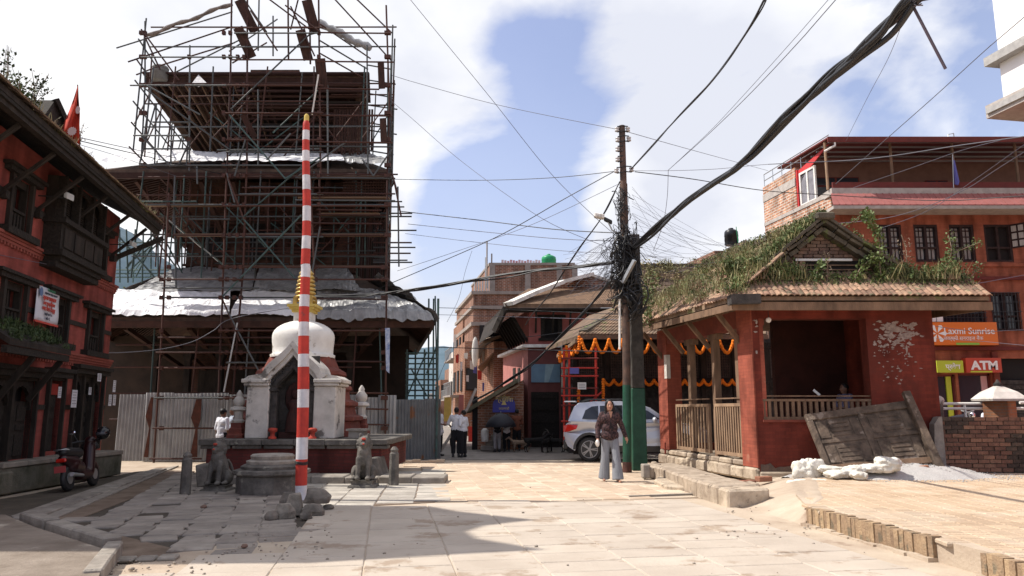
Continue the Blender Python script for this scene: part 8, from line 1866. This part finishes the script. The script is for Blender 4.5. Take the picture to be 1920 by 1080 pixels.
for sx in (-.3,.3): MB().cyl(c0 + Vector((sx,0,-1.2)),c0 + Vector((sx,0,0)),.025,n=5).build('stand_leg',STEEL,bt)
MB().cyl(c0 + Vector((.22,-.36,0)),c0 + Vector((.15,-.36,.85)),.018,n=5).build('green_pipe',M_GT,bt)
# distant trees behind the red house corner
def tree(x,y,h,r,lab,seed):
    t = thing('leafy_tree',lab,'tree',(x,y,0));rr = random.Random(seed);MB().tube([(x,y,0),(x + .1,y,h * .5),(x,y,h * .8)],[.25,.18,.08],8).build('trunk',M_PW,t);m = MB()
    for k in range(26):
        c0 = Vector((x + rr.gauss(0,r * .45),y + rr.gauss(0,r * .45),h * .75 + rr.gauss(0,h * .13)));leaves(m,c0,(r * .4,r * .4,r * .3),60,.22,seed * 99 + k)
        if k < 6: MB().tube([(x,y,h * .5),tuple(c0)],[.07,.03],5).build('limb',M_PW,t)
    m.build('crown',L_GREEN,t)
tree(-17.0,34,6.6,1.6,'small leafy tree between the red house corner and the temple scaffold',5)
# houses closing the view behind the plaza so that the ground does not run bare to the hills
for k,(u0,u1,vt,Y,mt,lab) in enumerate([(300,500,560,60,M_PINKL,'pink house far behind the scaffolded temple'),(180,320,600,70,M_BBO,'brick house far behind the red corner house'),(1400,1700,520,70,M_BB,'brick block hidden behind the right hand building'),(1080,1300,600,75,M_BB,'brick block hidden behind the garlanded temple')]): lane_house(u0,u1,vt,Y,mt,lab)

# ------------------------------------------------------------------ car
M_SILV = mat('silver_car_paint',(.50,.52,.57),(.46,.48,.53),scale=2,rough=.3,metal=.45,bump=0,spec=.6)
M_CLAD = plain('black_cladding',(.025,.025,.027),.5);M_CGL = plain('car_glass',(.02,.022,.026),.05);M_RLT = plain('red_tail_lamp',(.45,.015,.01),.15);M_CHR = plain('chrome',(.7,.7,.72),.15,1.0);M_ALOY = plain('dull_alloy',(.28,.28,.29),.4,.6)
car = thing('silver_suv','silver compact suv parked side on behind the woman and green poles','car',(0,0,0))
def arc(cx,r,a0,a1,n=10,cz=.34): return [(cx + r * math.cos(a0 + (a1 - a0) * k / n),cz + r * math.sin(a0 + (a1 - a0) * k / n)) for k in range(n + 1)]
L_ = 4.05;WR,WF_ = .72,3.28;ra_ = .40
low = [(.10,.42),(.30,.30)] + [(WR - ra_,.30)] + arc(WR,ra_,math.pi,0)[0:] + [(WR + ra_,.28),(WF_ - ra_,.28)] + arc(WF_,ra_,math.pi,0) + [(L_ - .20,.30),(L_ - .04,.42),(L_ + .0,.70),(L_ - .10,.92),(L_ - .5,1.02),(2.85,1.08),(2.0,1.06),(1.2,1.08),(.22,1.10),(.06,1.02),(.0,.80),(.03,.56)]
def wid(x,z):
    w = .87 - .10 * max(0,(z - .75)) ;w -= .16 * max(0,1 - x / .35) ** 2 + .22 * max(0,1 - (L_ - x) / .6) ** 2;w -= .05 * max(0,.45 - z) * 2;return w
def body_from(outl,name,mt,w_fn,parent=car):
    n = len(outl);v_ = [Vector((x,-w_fn(x,z),z)) for x,z in outl] + [Vector((x,w_fn(x,z),z)) for x,z in outl]
    m = MB();m.add(v_,[tuple(range(n)),tuple(reversed(range(n,2 * n)))] + [(i,n + i,n + (i + 1) % n,(i + 1) % n) for i in range(n)]);return m.build(name,mt,parent,mods=[bevel(.025,3)])
bo_ = body_from(low,'lower_body',M_SILV,wid)
up_ = [(.12,1.10),(.20,1.30),(.30,1.50),(.42,1.60),(.9,1.645),(1.6,1.65),(2.1,1.60),(2.45,1.46),(2.95,1.12),(3.0,1.09)]
def wid2(x,z): return .80 - .32 * max(0,z - 1.08) - .10 * max(0,1 - x / .3)
body_from([(.14,1.085)] + up_ + [(3.02,1.06)],'cabin',M_SILV,wid2)
def sidepoly(pts,name,mt,out=.008,sidey=-1):
    m = MB();v_ = [Vector((x,sidey * (wid2(x,z) + out),z)) for x,z in pts];m.prism(v_,(0,sidey * -.006,0));return m.build(name,mt,car)
for sy in (-1,1):
    sidepoly([(.52,1.16),(.62,1.40),(.80,1.50),(.98,1.52),(.98,1.15)],'quarter_window',M_CGL,sidey=sy);sidepoly([(1.03,1.15),(1.03,1.52),(1.66,1.535),(1.66,1.15)],'rear_side_window',M_CGL,sidey=sy);sidepoly([(1.74,1.15),(1.74,1.53),(2.10,1.49),(2.38,1.38),(2.70,1.16)],'front_side_window',M_CGL,sidey=sy)
m = MB();m.add([Vector((.115,-.62,1.14)),Vector((.115,.62,1.14)),Vector((.285,.56,1.50)),Vector((.285,-.56,1.50))],[(0,3,2,1)]);m.build('rear_window',M_CGL,car)
m = MB();m.add([Vector((3.0,-.68,1.10)),Vector((3.0,.68,1.10)),Vector((2.46,.60,1.48)),Vector((2.46,-.60,1.48))],[(0,1,2,3)]);m.build('windscreen',M_CGL,car)
m = MB();m.box(.0,.34,-.52,.52,1.62,1.655);m.build('roof_spoiler',M_SILV,car,mods=[bevel(.01)])
for sy in (-1,1): MB().tube([(.5,sy * .60,1.64),(.7,sy * .60,1.70),(1.9,sy * .60,1.70),(2.1,sy * .60,1.63)],.015,6).build('roof_rail',M_CLAD,car)
for sy in (-1,1):
    m = MB();v_ = [(.015,.80),(.02,.98),(.12,1.01),(.40,.99),(.36,.89),(.16,.82)];m.prism([Vector((x,sy * (wid(x,z) + .006),z)) for x,z in v_],(0,-sy * .06,0));m.build('tail_lamp',M_RLT,car)
    m = MB();m.prism([Vector((-.008,sy * .50,z)) if 0 else Vector((-.012 + .0,sy * y,z)) for y,z in ((.36,.82),(.70,.80),(.70,.98),(.40,.95))],(.05,0,0));m.build('tail_lamp_inner',M_RLT,car)
m = MB();m.box(-.03,.10,-.68,.68,.34,.58);m.build('rear_bumper',M_CLAD,car,mods=[bevel(.03,2)]);m = MB();m.box(-.035,-.02,-.25,.25,.66,.80);m.build('number_plate',plain('plate_white',(.7,.7,.7),.5),car)
m = MB();m.box(-.028,-.01,-.34,.34,.84,.87);m.build('chrome_bar',M_CHR,car);m = MB();m.box(-.045,0,-.45,.45,.36,.44);m.build('skid_plate',M_CHR,car)
for sy in (-1,1):
    for cx_ in (WR,WF_):
        m = MB();po_ = arc(cx_,ra_ + .06,math.pi,0,14);pi_ = arc(cx_,ra_ - .01,0,math.pi,14)
        for k in range(14):
            q_ = [po_[k],po_[k + 1],pi_[13 - k],pi_[14 - k]];m.prism([Vector((x,sy * (wid(x,.6) + .012),z)) for x,z in q_],(0,-sy * .04,0))
        m.build('arch_trim',M_CLAD,car)
        c0 = Vector((cx_,sy * .74,.34));w_ = MB();w_.tube([c0 + Vector((0,-.10,0)),c0 + Vector((0,-.08,0)),c0 + Vector((0,.08,0)),c0 + Vector((0,.10,0))],[.30,.34,.34,.30],28);wh = w_.build('wheel',BLACKR,car)
        r_ = MB();f = c0 + Vector((0,sy * .101,0));r_.tube([f,f + Vector((0,sy * .012,0))],[.235,.22],28);r_.build('rim_disc',M_CLAD,wh)
        r_ = MB()
        for k in range(5):
            for d_ in (-.12,.12):
                a = k * 2 * math.pi / 5 + d_;r_.bar(f + Vector((.03 * math.cos(a),sy * .02,.03 * math.sin(a))),f + Vector((.225 * math.cos(a),sy * .014,.225 * math.sin(a))),.028,.02,up=(0,1,0))
        r_.lathe(f,[(.0,0)],4) if False else r_.tube([f + Vector((0,sy * .01,0)),f + Vector((0,sy * .03,0))],.045,12);r_.build('alloy_spokes',M_ALOY,wh)
        ring = MB();ring.tube([f + Vector((.23 * math.cos(t),sy * .012,.23 * math.sin(t))) for t in [j * math.pi / 14 for j in range(29)]],.014,5,cap=False);ring.build('rim',M_ALOY,wh)
    m = MB();v_ = [(WR + ra_,.28),(WF_ - ra_,.28),(WF_ - ra_,.44),(WR + ra_,.44)];m.prism([Vector((x,sy * (wid(x,z) + .015),z)) for x,z in v_],(0,-sy * .04,0));m.build('sill_cladding',M_CLAD,car)
    for x in (1.0,1.70,2.75): m = MB();m.bar((x,sy * (wid(x,.5) + .002),.46),(x + (.05 if x < 2 else .1),sy * (wid(x,1.05) + .002),1.05),.008,.008);m.build('door_seam',M_CLAD,car)
    for x in (1.15,1.85): m = MB();y_ = sy * (wid(x,.95) + .01);m.box(x,x + .20,min(y_,y_ + sy * .02),max(y_,y_ + sy * .02),.93,.965);m.build('door_handle',M_SILV,car)
    m = MB();m.ell((2.55,sy * .93,1.14),.07,.12,.08,12,8);m.build('mirror',M_SILV,car)
m = MB();m.tube([(.45,0,1.64),(.40,0,1.72)],[.02,.01],6);m.build('roof_antenna',M_CLAD,car)
g_ = G(1112,862);car.scale = (1.0,) * 3;car.rotation_euler = (0,0,R(-7));car.location = (1.62,23.1,0);car.scale = (1.03,1.03,1.06)
for c_ in car.children_recursive: pass

# ------------------------------------------------------------------ scooter
sco = thing('scooter','dark red and black scooter parked by the stone plinth','scooter',(0,0,0))
M_SCR = plain('scooter_maroon',(.022,.004,.005),.35);M_SCB = plain('scooter_black',(.012,.012,.014),.4)
for y,nm in ((-.58,'rear_wheel'),(.58,'front_wheel')):
    w = MB();w.tube([(-.05,y,.26),(-.03,y,.26),(.03,y,.26),(.05,y,.26)],[.22,.26,.26,.22],20);wh = w.build('wheel',BLACKR,sco);MB().tube([(-.06,y,.26),(.06,y,.26)],.12,12).build('hub',STEEL,wh)
m = MB();m.capsule((0,-.35,.55),(0,-.75,.66),.17,.10);m.capsule((0,-.1,.45),(0,-.45,.5),.15,.17);m.capsule((0,-.1,.30),(0,.32,.28),.13,.13);m.capsule((0,.36,.35),(0,.50,.88),.14,.12);m.capsule((0,.62,.45),(0,.50,.52),.10,.10);m.build('body',M_SCR,sco,mods=[remesh(.02,4)])
m = MB();m.capsule((0,-.1,.75),(0,-.72,.80),.12,.10);m.build('seat',M_SCB,sco,mods=[remesh(.02,3)])
MB().tube([(-.30,.34,.98),(-.18,.46,1.0),(0,.50,.98),(.18,.46,1.0),(.30,.34,.98)],.018,6).build('handlebar',M_SCB,sco)
m = MB();m.ell((0,.52,.98),.12,.10,.11,12,8);m.build('headlamp_cowl',M_SCR,sco)
for sx in (-1,1): MB().tube([(sx * .22,.44,1.0),(sx * .30,.42,1.18)],.008,5).build('mirror_stem',M_SCB,sco);m = MB();m.ell((sx * .32,.40,1.21),.075,.015,.045,14,8);m.build('mirror',plain('mirror_glass',(.65,.70,.85),.05,1.0) if 'mirror_glass' not in bpy.data.materials else bpy.data.materials['mirror_glass'],sco)
m = MB();m.box(-.11,.11,-.90,-.885,.40,.53);m.build('number_plate',plain('plate_red',(.35,.05,.05),.5),sco);m = MB();m.box(-.10,.10,-.86,-.80,.60,.68);m.build('tail_lamp',M_RLT,sco,mods=[bevel(.02)])
m = MB();m.tube([(-.12,-.72,.84),(-.12,-.86,.86),(.12,-.86,.86),(.12,-.72,.84)],.012,6);m.build('grab_rail',STEEL,sco);MB().tube([(.14,-.2,.28),(.16,-.75,.34)],[.03,.045],10).build('exhaust',STEEL,sco);MB().capsule((0,.70,.40),(0,.48,.50),.09,.07).build('front_mudguard',M_SCR,sco)
hm = thing('helmet','black motorcycle helmet hung on the scooter handlebar','helmet',(0,0,0));m = MB();m.ell((0,0,.0),.13,.15,.13,16,10);m.build('shell',plain('helmet_black',(.008,.008,.01),.2),hm);m = MB();m.ell((0,-.045,-.01),.115,.115,.06,16,8);m.build('visor',plain('visor_smoke',(.05,.05,.06),.05),hm)
p = G(150,917);sco.location = (p.x - .05,p.y + .12,0);sco.rotation_euler = (0,R(-7),R(6));sco.scale = (.9,.9,.9);hm.location = (sco.location.x + .12,sco.location.y + .40,1.04)

# ------------------------------------------------------------------ people
SKIN = mat('warm_skin',(.42,.23,.155),(.37,.19,.13),scale=8,rough=.5,bump=0);SKIND = mat('brown_skin',(.20,.10,.065),(.16,.08,.05),scale=8,rough=.5,bump=0);HAIR = mat('black_hair',(.015,.011,.010),(.006,.005,.005),scale=30,rough=.45,bump=.5,bscale=60)
EYE = plain('dark_eye',(.01,.008,.007),.2);LIP = plain('lips',(.30,.08,.07),.5);WTEETH = plain('teeth',(.7,.68,.62),.4)
def person(lab,loc,h,rz,top,bottom,arms=None,legs=None,skin=SKIN,hair='short',sleeve='short',trousers='straight',shoes=None,lean=0.0,vox=.016,slim=1.0,head_turn=0.0,skirt=False,group=None,top_len=.80,sit=False,wide=0.0):
    t = thing('person',lab,'person',loc,group,True);s = h / 1.70
    def V(x,y,z): return Vector((x * s,y * s,z * s))
    hips = [V(-.09,0,.93),V(.09,0,.93)];sh_ = [V(-.18 * slim,lean,1.41),V(.18 * slim,lean,1.41)]
    arms = arms or [[(-.24,.02,1.13),(-.26,-.05,.88)],[(.24,.02,1.13),(.26,-.05,.88)]]
    legs = legs or [[(-.10,-.01,.50),(-.10,.02,.08)],[(.10,-.01,.50),(.10,.02,.08)]]
    A = [[V(*q) for q in a] for a in arms];Lg = [[V(*q) for q in l] for l in legs]
    b = MB();hc = V(0,lean * 1.1 - .01,1.585)
    b.capsule(V(0,0,.98),V(0,lean * .6,1.18),.125 * s * slim,.12 * s * slim);b.capsule(V(-.08 * slim,lean,1.32),V(.08 * slim,lean,1.32),.115 * s,.115 * s);b.capsule(V(0,lean,1.40),V(0,lean,1.52),.052 * s,.05 * s)
    b.ell(hc,.078 * s,.095 * s,.118 * s,16,12);b.ell(hc + V(0,-.03,-.07),.052 * s,.055 * s,.05 * s,12,8);b.capsule(hc + V(0,-.09,.01),hc + V(0,-.105,-.025),.012 * s,.018 * s,8)
    for sx in (-1,1): b.ell(hc + V(sx * .08,.01,-.01),.014 * s,.022 * s,.034 * s,8,6)
    for i,sx in ((0,-1),(1,1)):
        e,w = A[i];b.capsule(sh_[i],e,.052 * s,.040 * s);b.capsule(e,w,.040 * s,.028 * s)
        d = (w - e).normalized();side_ = V(1,0,0) - d * d.dot(V(1,0,0));side_ = side_.normalized() if side_.length > .2 * s else V(0,1,0).normalized();nrm = d.cross(side_).normalized();pc = w + d * .045 * s
        b.capsule(w,pc + d * .02 * s,.028 * s,.034 * s)
        for k in range(4):
            o = nrm * ((k - 1.5) * .019 * s);ln = (.062,.072,.068,.052)[k] * s;k0 = pc + d * .035 * s + o;k1 = k0 + d * ln * .55 + side_ * (-sx) * .008 * s;k2 = k1 + d * ln * .4 + side_ * (-sx) * .022 * s;b.tube([k0,k1,k2],[.0095 * s,.009 * s,.0075 * s],6)
        t0 = w + d * .03 * s + nrm * -.025 * s;b.tube([t0,t0 + d * .03 * s - nrm * .025 * s,t0 + d * .06 * s - nrm * .03 * s],[.012 * s,.011 * s,.008 * s],6)
        k,f = Lg[i];b.capsule(hips[i],k,.085 * s * slim,.055 * s);b.capsule(k,f,.055 * s,.038 * s)
        b.capsule(f + V(0,.03,-.03),f + V(sx * .02,-.13,-.045),.032 * s,.028 * s)
    b.build('body',skin,t,mods=[remesh(vox * s,2)])
    # face
    m = MB()
    for sx in (-1,1): m.ell(hc + V(sx * .030,-.087,.012),.011 * s,.007 * s,.007 * s,8,6)
    m.build('eyes',EYE,t);m = MB()
    for sx in (-1,1): m.capsule(hc + V(sx * .018,-.092,.034),hc + V(sx * .046,-.082,.034),.004 * s,.003 * s,5)
    m.build('eyebrows',HAIR,t);MB().ell(hc + V(0,-.093,-.058),.022 * s,.008 * s,.008 * s,8,6).build('mouth',LIP,t)
    m = MB()
    m.ell(hc + V(0,.022,.030),.089 * s,.098 * s,.108 * s,16,10)
    if hair == 'long':
        for sx in (-1,1):
            m.capsule(hc + V(sx * .060,-.035,.06),hc + V(sx * .085,-.015,-.05),.030 * s,.028 * s);m.capsule(hc + V(sx * .085,-.015,-.05),V(sx * .105,lean - .065,1.32),.028 * s,.030 * s);m.capsule(V(sx * .105,lean - .07,1.32),V(sx * .10,lean - .105,1.22),.028 * s,.014 * s)
        m.capsule(hc + V(0,.05,0),V(0,lean + .09,1.25),.07 * s,.06 * s)
    m.build('hair',HAIR,t,mods=[remesh(.012 * s,1)])
    # clothes
    c = MB();zb_ = top_len
    c.capsule(V(-.06 * slim,0,zb_ + .12),V(.06 * slim,0,zb_ + .12),(.135 + wide) * s,(.135 + wide) * s);c.capsule(V(-.04,lean * .4,1.12),V(.04,lean * .4,1.12),(.135 + wide * .5) * s,(.135 + wide * .5) * s);c.capsule(V(-.09 * slim,lean,1.31),V(.09 * slim,lean,1.31),.13 * s,.13 * s);c.capsule(V(0,0,.98),V(0,lean * .9,1.34),(.14 + wide * .5) * s * slim,.135 * s)
    for i in (0,1):
        e,w = A[i];c.capsule(sh_[i] + V(0,0,-.01),e,.068 * s,.058 * s)
        if sleeve == 'long': c.capsule(e,e.lerp(w,.92),.056 * s,(.045 + wide * .4) * s)
    c.build('top',top,t,mods=[remesh(.014 * s,3)])
    c = MB();c.capsule(V(-.05,0,.94),V(.05,0,.94),.13 * s,.13 * s)
    for i,sx in ((0,-1),(1,1)):
        k,f = Lg[i];r1,r2 = (.085,.072) if trousers == 'straight' else (.090,.125)
        c.capsule(hips[i],k,.112 * s * slim,r1 * s)
        e = f + V(0,0,-.02) if trousers == 'wide' else f + V(0,0,.04)
        c.tube([k,k.lerp(e,.5),e],[r1 * s,(r1 + r2) / 2 * s,r2 * s],12)
    if skirt: c.lathe(t.location * 0 + V(0,0,0),[(.20 * s,.45 * s),(.15 * s,.95 * s)],14)
    c.build('trousers',bottom,t,mods=[remesh(.014 * s,3)])
    if shoes:
        c = MB()
        for i,sx in ((0,-1),(1,1)): f = Lg[i][1];c.capsule(f + V(0,.045,-.045),f + V(sx * .02,-.15,-.05),.042 * s,.036 * s);c.capsule(f + V(0,.02,-.01),f + V(0,.01,.01),.045 * s,.045 * s)
        c.build('shoes',shoes,t,mods=[remesh(.012 * s,2)])
    t.rotation_euler = (0,0,rz);return t
M_WSH = mat('white_shirt_cloth',(.68,.68,.72),(.58,.58,.63),scale=5,rough=.9,bump=.3,bscale=12);M_BLK = mat('black_trouser_cloth',(.016,.016,.02),(.010,.010,.012),scale=5,rough=.95);M_GRYT = mat('grey_trouser_cloth',(.24,.25,.275),(.17,.18,.20),scale=4,stretch=(8,8,.5),rough=.9,bump=.35,bscale=8)
M_CHECK = mat('dark_maroon_checked_shirt',(.085,.045,.045),(.022,.014,.016),scale=28,rough=.9,contrast=.06);M_BRN = mat('rust_brown_cloth',(.20,.07,.04),(.14,.05,.03),scale=5,rough=.9);M_SHOE = plain('dark_shoes',(.02,.02,.022),.6)
g_ = G(1145,903)
wm = person('young woman in a dark checked shirt and wide grey trousers walking towards the viewer',(g_.x,g_.y,0),1.70,R(4),M_CHECK,M_GRYT,arms=[[(-.25,.05,1.14),(-.27,-.06,.90)],[(.27,.03,1.16),(.34,-.02,.93)]],
            legs=[[(-.10,.02,.50),(-.12,.10,.08)],[(.11,-.09,.51),(.13,-.14,.07)]],hair='long',sleeve='long',trousers='wide',slim=.86,vox=.010,top_len=.84,wide=.01)
s = 1.0
q = MB();q.prism([Vector((-.035,-.137,1.46)),Vector((.045,-.137,1.46)),Vector((.005,-.150,1.32))],(0,.012,0));q.build('neckline_skin',SKIN,wm)
q = MB();q.capsule((.0,-.148,1.30),(.012,-.150,.92),.006,.005,6);q.capsule((.03,-.15,1.2),(.045,-.15,.85),.004,.004,5);q.build('shirt_placket',M_BLK,wm)
q = MB();q.ell((-.29,-.12,.80),.045,.04,.075,10,8,jit=.05);q.tube([(-.28,-.08,.87),(-.29,-.11,.84)],.015,6);solo_ = q.build('x',M_DOME,wm);solo_.name = 'carried_pouch';solo_['label'] = 'small white and pink pouch in her right hand'
def man(lab,u,v,hpx,rz,top,bottom,**k):
    p = G(u,v);h_ = hpx / 1400 * (p.y * CT + (.8 - CAMZ) * ST) * 1.0;return person(lab,(p.x,p.y,0),h_ * 1.0,rz,top,bottom,**k)
fold = [[(-.25,.02,1.16),(-.02,-.20,1.18)],[(.25,.02,1.16),(.02,-.22,1.14)]]
man('man in a loose white shirt and dark trousers standing by the dark fence',822,855,90,R(65),M_WSH,M_BLK,arms=[[(-.23,.0,1.14),(-.06,-.20,1.10)],[(.23,.0,1.14),(.08,-.22,1.10)]],skin=SKIND,shoes=M_SHOE,top_len=.72,wide=.02,group=None)
man('man in a white shirt seen from behind in the middle of the two lane walkers',855,857,91,R(170),M_WSH,M_BLK,arms=[[(-.30,.0,1.16),(-.22,-.18,1.22)],[(.30,.0,1.14),(.28,-.16,1.08)]],skin=SKIND,shoes=M_SHOE,top_len=.86)
man('man in a white shirt with folded arms close beside the man seen from behind',868,857,86,R(-120),M_WSH,M_BLK,arms=fold,skin=SKIND,shoes=M_SHOE,top_len=.86)
ub = man('person in dark clothes and pale trousers walking under a black umbrella',932,847,70,R(200),M_BLK,mat('pale_grey_trousers',(.30,.29,.29),scale=5),arms=[[(-.25,.0,1.14),(-.16,-.18,1.35)],[(.25,0,1.14),(.26,0,.9)]],skin=SKIND,shoes=M_SHOE)
man('person in a white top and black trousers behind the umbrella',950,846,68,R(180),M_WSH,M_BLK,skin=SKIND,shoes=M_SHOE)
man('person in a rust brown shirt standing in the pink house doorway',969,845,76,R(190),M_BRN,M_BLK,skin=SKIND,shoes=M_SHOE)
um = thing('umbrella','open black umbrella held over a walker at the corner shop','umbrella',P(940,800,27.0));c0 = P(939,775,27.6);n = 10;m = MB();vs_ = [c0 + Vector((0,0,.02))]
for j in range(1,5):
    for k in range(n * 2): a = k * math.pi / n;r = .58 * math.sin(j / 4 * 1.25) / math.sin(1.25);vs_.append(c0 + Vector((r * math.cos(a),r * math.sin(a),-.50 * (1 - math.cos(j / 4 * 1.25)) / (1 - math.cos(1.25)) * (1 - (.06 if k % 2 else 0) * (j == 4)))))
N2 = 2 * n;m.add(vs_,[(0,1 + k,1 + (k + 1) % N2) for k in range(N2)] + [(1 + (j - 1) * N2 + k,1 + j * N2 + k,1 + j * N2 + (k + 1) % N2,1 + (j - 1) * N2 + (k + 1) % N2) for j in range(1,4) for k in range(N2)],True);uo = m.build('canopy',plain('umbrella_black',(.012,.013,.02),.7),um);uo.modifiers.new('Solidify','SOLIDIFY').thickness = .006
MB().cyl(c0 + Vector((0,0,.08)),c0 + Vector((0,0,-.85)),.010,n=6).build('shaft',STEEL,um);MB().tube([c0 + Vector((0,0,-.85)),c0 + Vector((0,0,-.92)),c0 + Vector((.04,0,-.94)),c0 + Vector((.06,0,-.90))],.014,6).build('handle',BLACKR,um)
# two people beside the stupa, waist up behind the platform
p = P(416,815,19.9);p2 = person('person in a white t-shirt and black cap standing left of the votive stupa',(p.x,p.y,0),1.52,R(150),M_WSH,M_BLK,skin=SKIND,shoes=M_SHOE);MB().ell(Vector((0,0,1.455)),.088,.10,.062,14,8).build('cap',M_BLK,p2)
p = P(436,812,20.6);person('person in a pale blue shirt half hidden between a friend and the votive stupa',(p.x,p.y,0),1.56,R(-60),mat('pale_blue_shirt',(.42,.47,.55),scale=5),M_BLK,skin=SKIND,shoes=M_SHOE)
# sitting in the pavilion, head and shoulders over the rail
p = P(1585,760,17.3);person('person in a lilac grey top sitting inside the pavilion behind the rail',(p.x,p.y,.02),1.66,R(-75),mat('lilac_grey_top',(.14,.13,.20),(.10,.095,.15),scale=5),M_BLK,skin=SKIND,
       legs=[[(-.10,-.42,.92),(-.10,-.44,.50)],[(.10,-.42,.92),(.10,-.44,.50)]],arms=[[(-.22,-.06,1.14),(-.12,-.28,1.10)],[(.22,-.06,1.14),(.12,-.28,1.12)]]).location.z = .43
m = MB();m.box(p.x - .35,p.x + .55,p.y - .25,p.y + .3,.30,1.18);solo(m,'wooden_bench',M_PW,'plain wooden bench inside the pavilion under the seated person','bench',mods=[bevel(.01)])
m = MB();m.bar(P(1525,731,16.6),P(1537,741,16.6),.02,.05);solo(m,'white_stick',M_DOME,'small white stick poking over the pavilion rail','stick')
p = P(1852,790,25);person('man in a white shirt near the cash machine, behind the gate pillar',(p.x,p.y,0),1.62,R(20),M_WSH,M_GRYT,skin=SKIND,shoes=M_SHOE)
# parked motorcycle glimpsed behind the rails
mb = thing('motorcycle','dark parked motorcycle glimpsed behind the white rails','motorcycle',(0,0,0))
for x in (-.62,.62): MB().tube([(x,-.05,.3),(x,-.03,.3),(x,.03,.3),(x,.05,.3)],[.26,.3,.3,.26],18).build('wheel',BLACKR,mb)
m = MB();m.capsule((-.1,0,.75),(.25,0,.8),.14,.16);m.capsule((-.6,0,.78),(-.1,0,.74),.09,.12);m.capsule((-.2,0,.4),(.2,0,.4),.15,.15);m.build('body',plain('bike_dark',(.02,.02,.03),.3),mb,mods=[remesh(.03,2)])
MB().tube([(.62,0,.3),(.42,0,1.0)],.03,6).build('fork',STEEL,mb);MB().tube([(.4,-.3,1.05),(.42,0,1.0),(.4,.3,1.05)],.02,6).build('handlebar',STEEL,mb);m = MB();m.ell((.52,0,.92),.08,.1,.1,12,8);m.build('headlamp',M_CHR,mb)
p = P(1790,790,22);mb.location = (p.x,22,.42)
for k,(u,v,rz,lab) in enumerate([(842,846,80,'motorcycle parked deep in the lane behind the men by the fence'),(889,846,95,'motorcycle parked in the lane beside the corner shop')]):
    m2 = copy_tree(mb);q = G(u,v);m2.location = (q.x,q.y + 3.5,0);m2.rotation_euler = (0,0,R(rz));m2['label'] = lab
# ------------------------------------------------------------------ animals
GOAT = mat('black_goat_hair',(.014,.012,.011),(.008,.007,.007),scale=12,bump=.6);DOGM = mat('tan_white_dog_hair',(.30,.22,.15),(.16,.11,.08),scale=3,bump=.4)
def beast(name,lab,cat,loc,rz,L,H,mt,horns=False,graze=0.0,tail=1,seed=0,group=None):
    t = thing(name,lab,cat,loc,group,True);m = MB();hb = H * .66;rr = random.Random(seed)
    m.capsule((-L * .34,0,hb),(L * .05,0,hb * 1.0),H * .155,H * .16);m.capsule((0,0,hb),(L * .30,0,hb * 1.03),H * .16,H * .175);m.capsule((-L * .36,0,hb * 1.03),(-L * .30,0,hb),H * .14,H * .15)
    hx,hz = (L * .62,H * 1.02) if not graze else (L * .66,H * (1.02 - graze));m.capsule((L * .34,0,hb * 1.08),(hx - .04,0,hz),H * .11,H * .07)
    m.capsule((hx - .03,0,hz),(hx + .11 * H / .6,0,hz - .07),H * .075,H * .04)
    for sy in (-1,1):
        m.capsule((hx - .04,sy * H * .06,hz + .03),(hx - .07,sy * H * .17,hz - .03 if horns else hz + .06),H * .03,H * .02,6)
        fx = L * .30 + rr.uniform(-.04,.05);m.tube([(L * .28,sy * H * .10,hb * .95),(L * .28,sy * H * .11,hb * .62),(fx,sy * H * .11,hb * .36),(fx,sy * H * .11,.03)],[H * .085,H * .055,H * .036,H * .030],8);m.capsule((fx,sy * H * .11,.03),(fx + .03,sy * H * .11,.025),.02,.02,6)
        bx = -L * .38 + rr.uniform(-.05,.05);m.tube([(-L * .33,sy * H * .10,hb * .98),(-L * .24,sy * H * .12,hb * .62),(bx - L * .04,sy * H * .12,hb * .42),(bx,sy * H * .11,.03)],[H * .13,H * .075,H * .036,H * .030],8);m.capsule((bx,sy * H * .11,.03),(bx + .03,sy * H * .11,.025),.02,.02,6)
    if tail: m.tube([(-L * .44,0,hb * 1.12),(-L * .52,0,hb * (1.3 if horns else 1.0)),(-L * .56,0,hb * (1.35 if horns else .8))],[.025,.02,.012],6)
    m.build('body',mt,t,mods=[remesh(.014,2)])
    if horns:
        q = MB()
        for sy in (-1,1): q.tube([(hx - .03,sy * .03,hz + .05),(hx - .08,sy * .05,hz + .15),(hx - .15,sy * .07,hz + .19)],[.018,.013,.005],6)
        q.build('horns',M_STONE,t)
    q = MB()
    for sy in (-1,1): q.ell((hx + .04,sy * H * .055,hz + .01),.012,.01,.012,6,4)
    q.build('eyes',EYE,t);t.rotation_euler = (0,0,rz);return t
p = G(1003,848);beast('black_goat','black goat standing at the left of the small herd behind the car','goat',(p.x,p.y,0),R(5),.85,.62,GOAT,True,0,1,1,'black goats by the car')
p = G(1022,849);beast('black_goat','black goat facing away in the middle of the herd','goat',(p.x + .1,p.y + .2,0),R(70),.8,.60,GOAT,True,.25,1,2,'black goats by the car')
p = G(1042,848);beast('black_goat','black goat nearest the rear of the silver car','goat',(p.x,p.y,0),R(150),.8,.60,GOAT,True,.1,1,3,'black goats by the car')
p = G(975,847);beast('street_dog','tan and white street dog standing before the dark shopfront','dog',(p.x,p.y,0),R(200),.75,.50,DOGM,False,0,1,4)
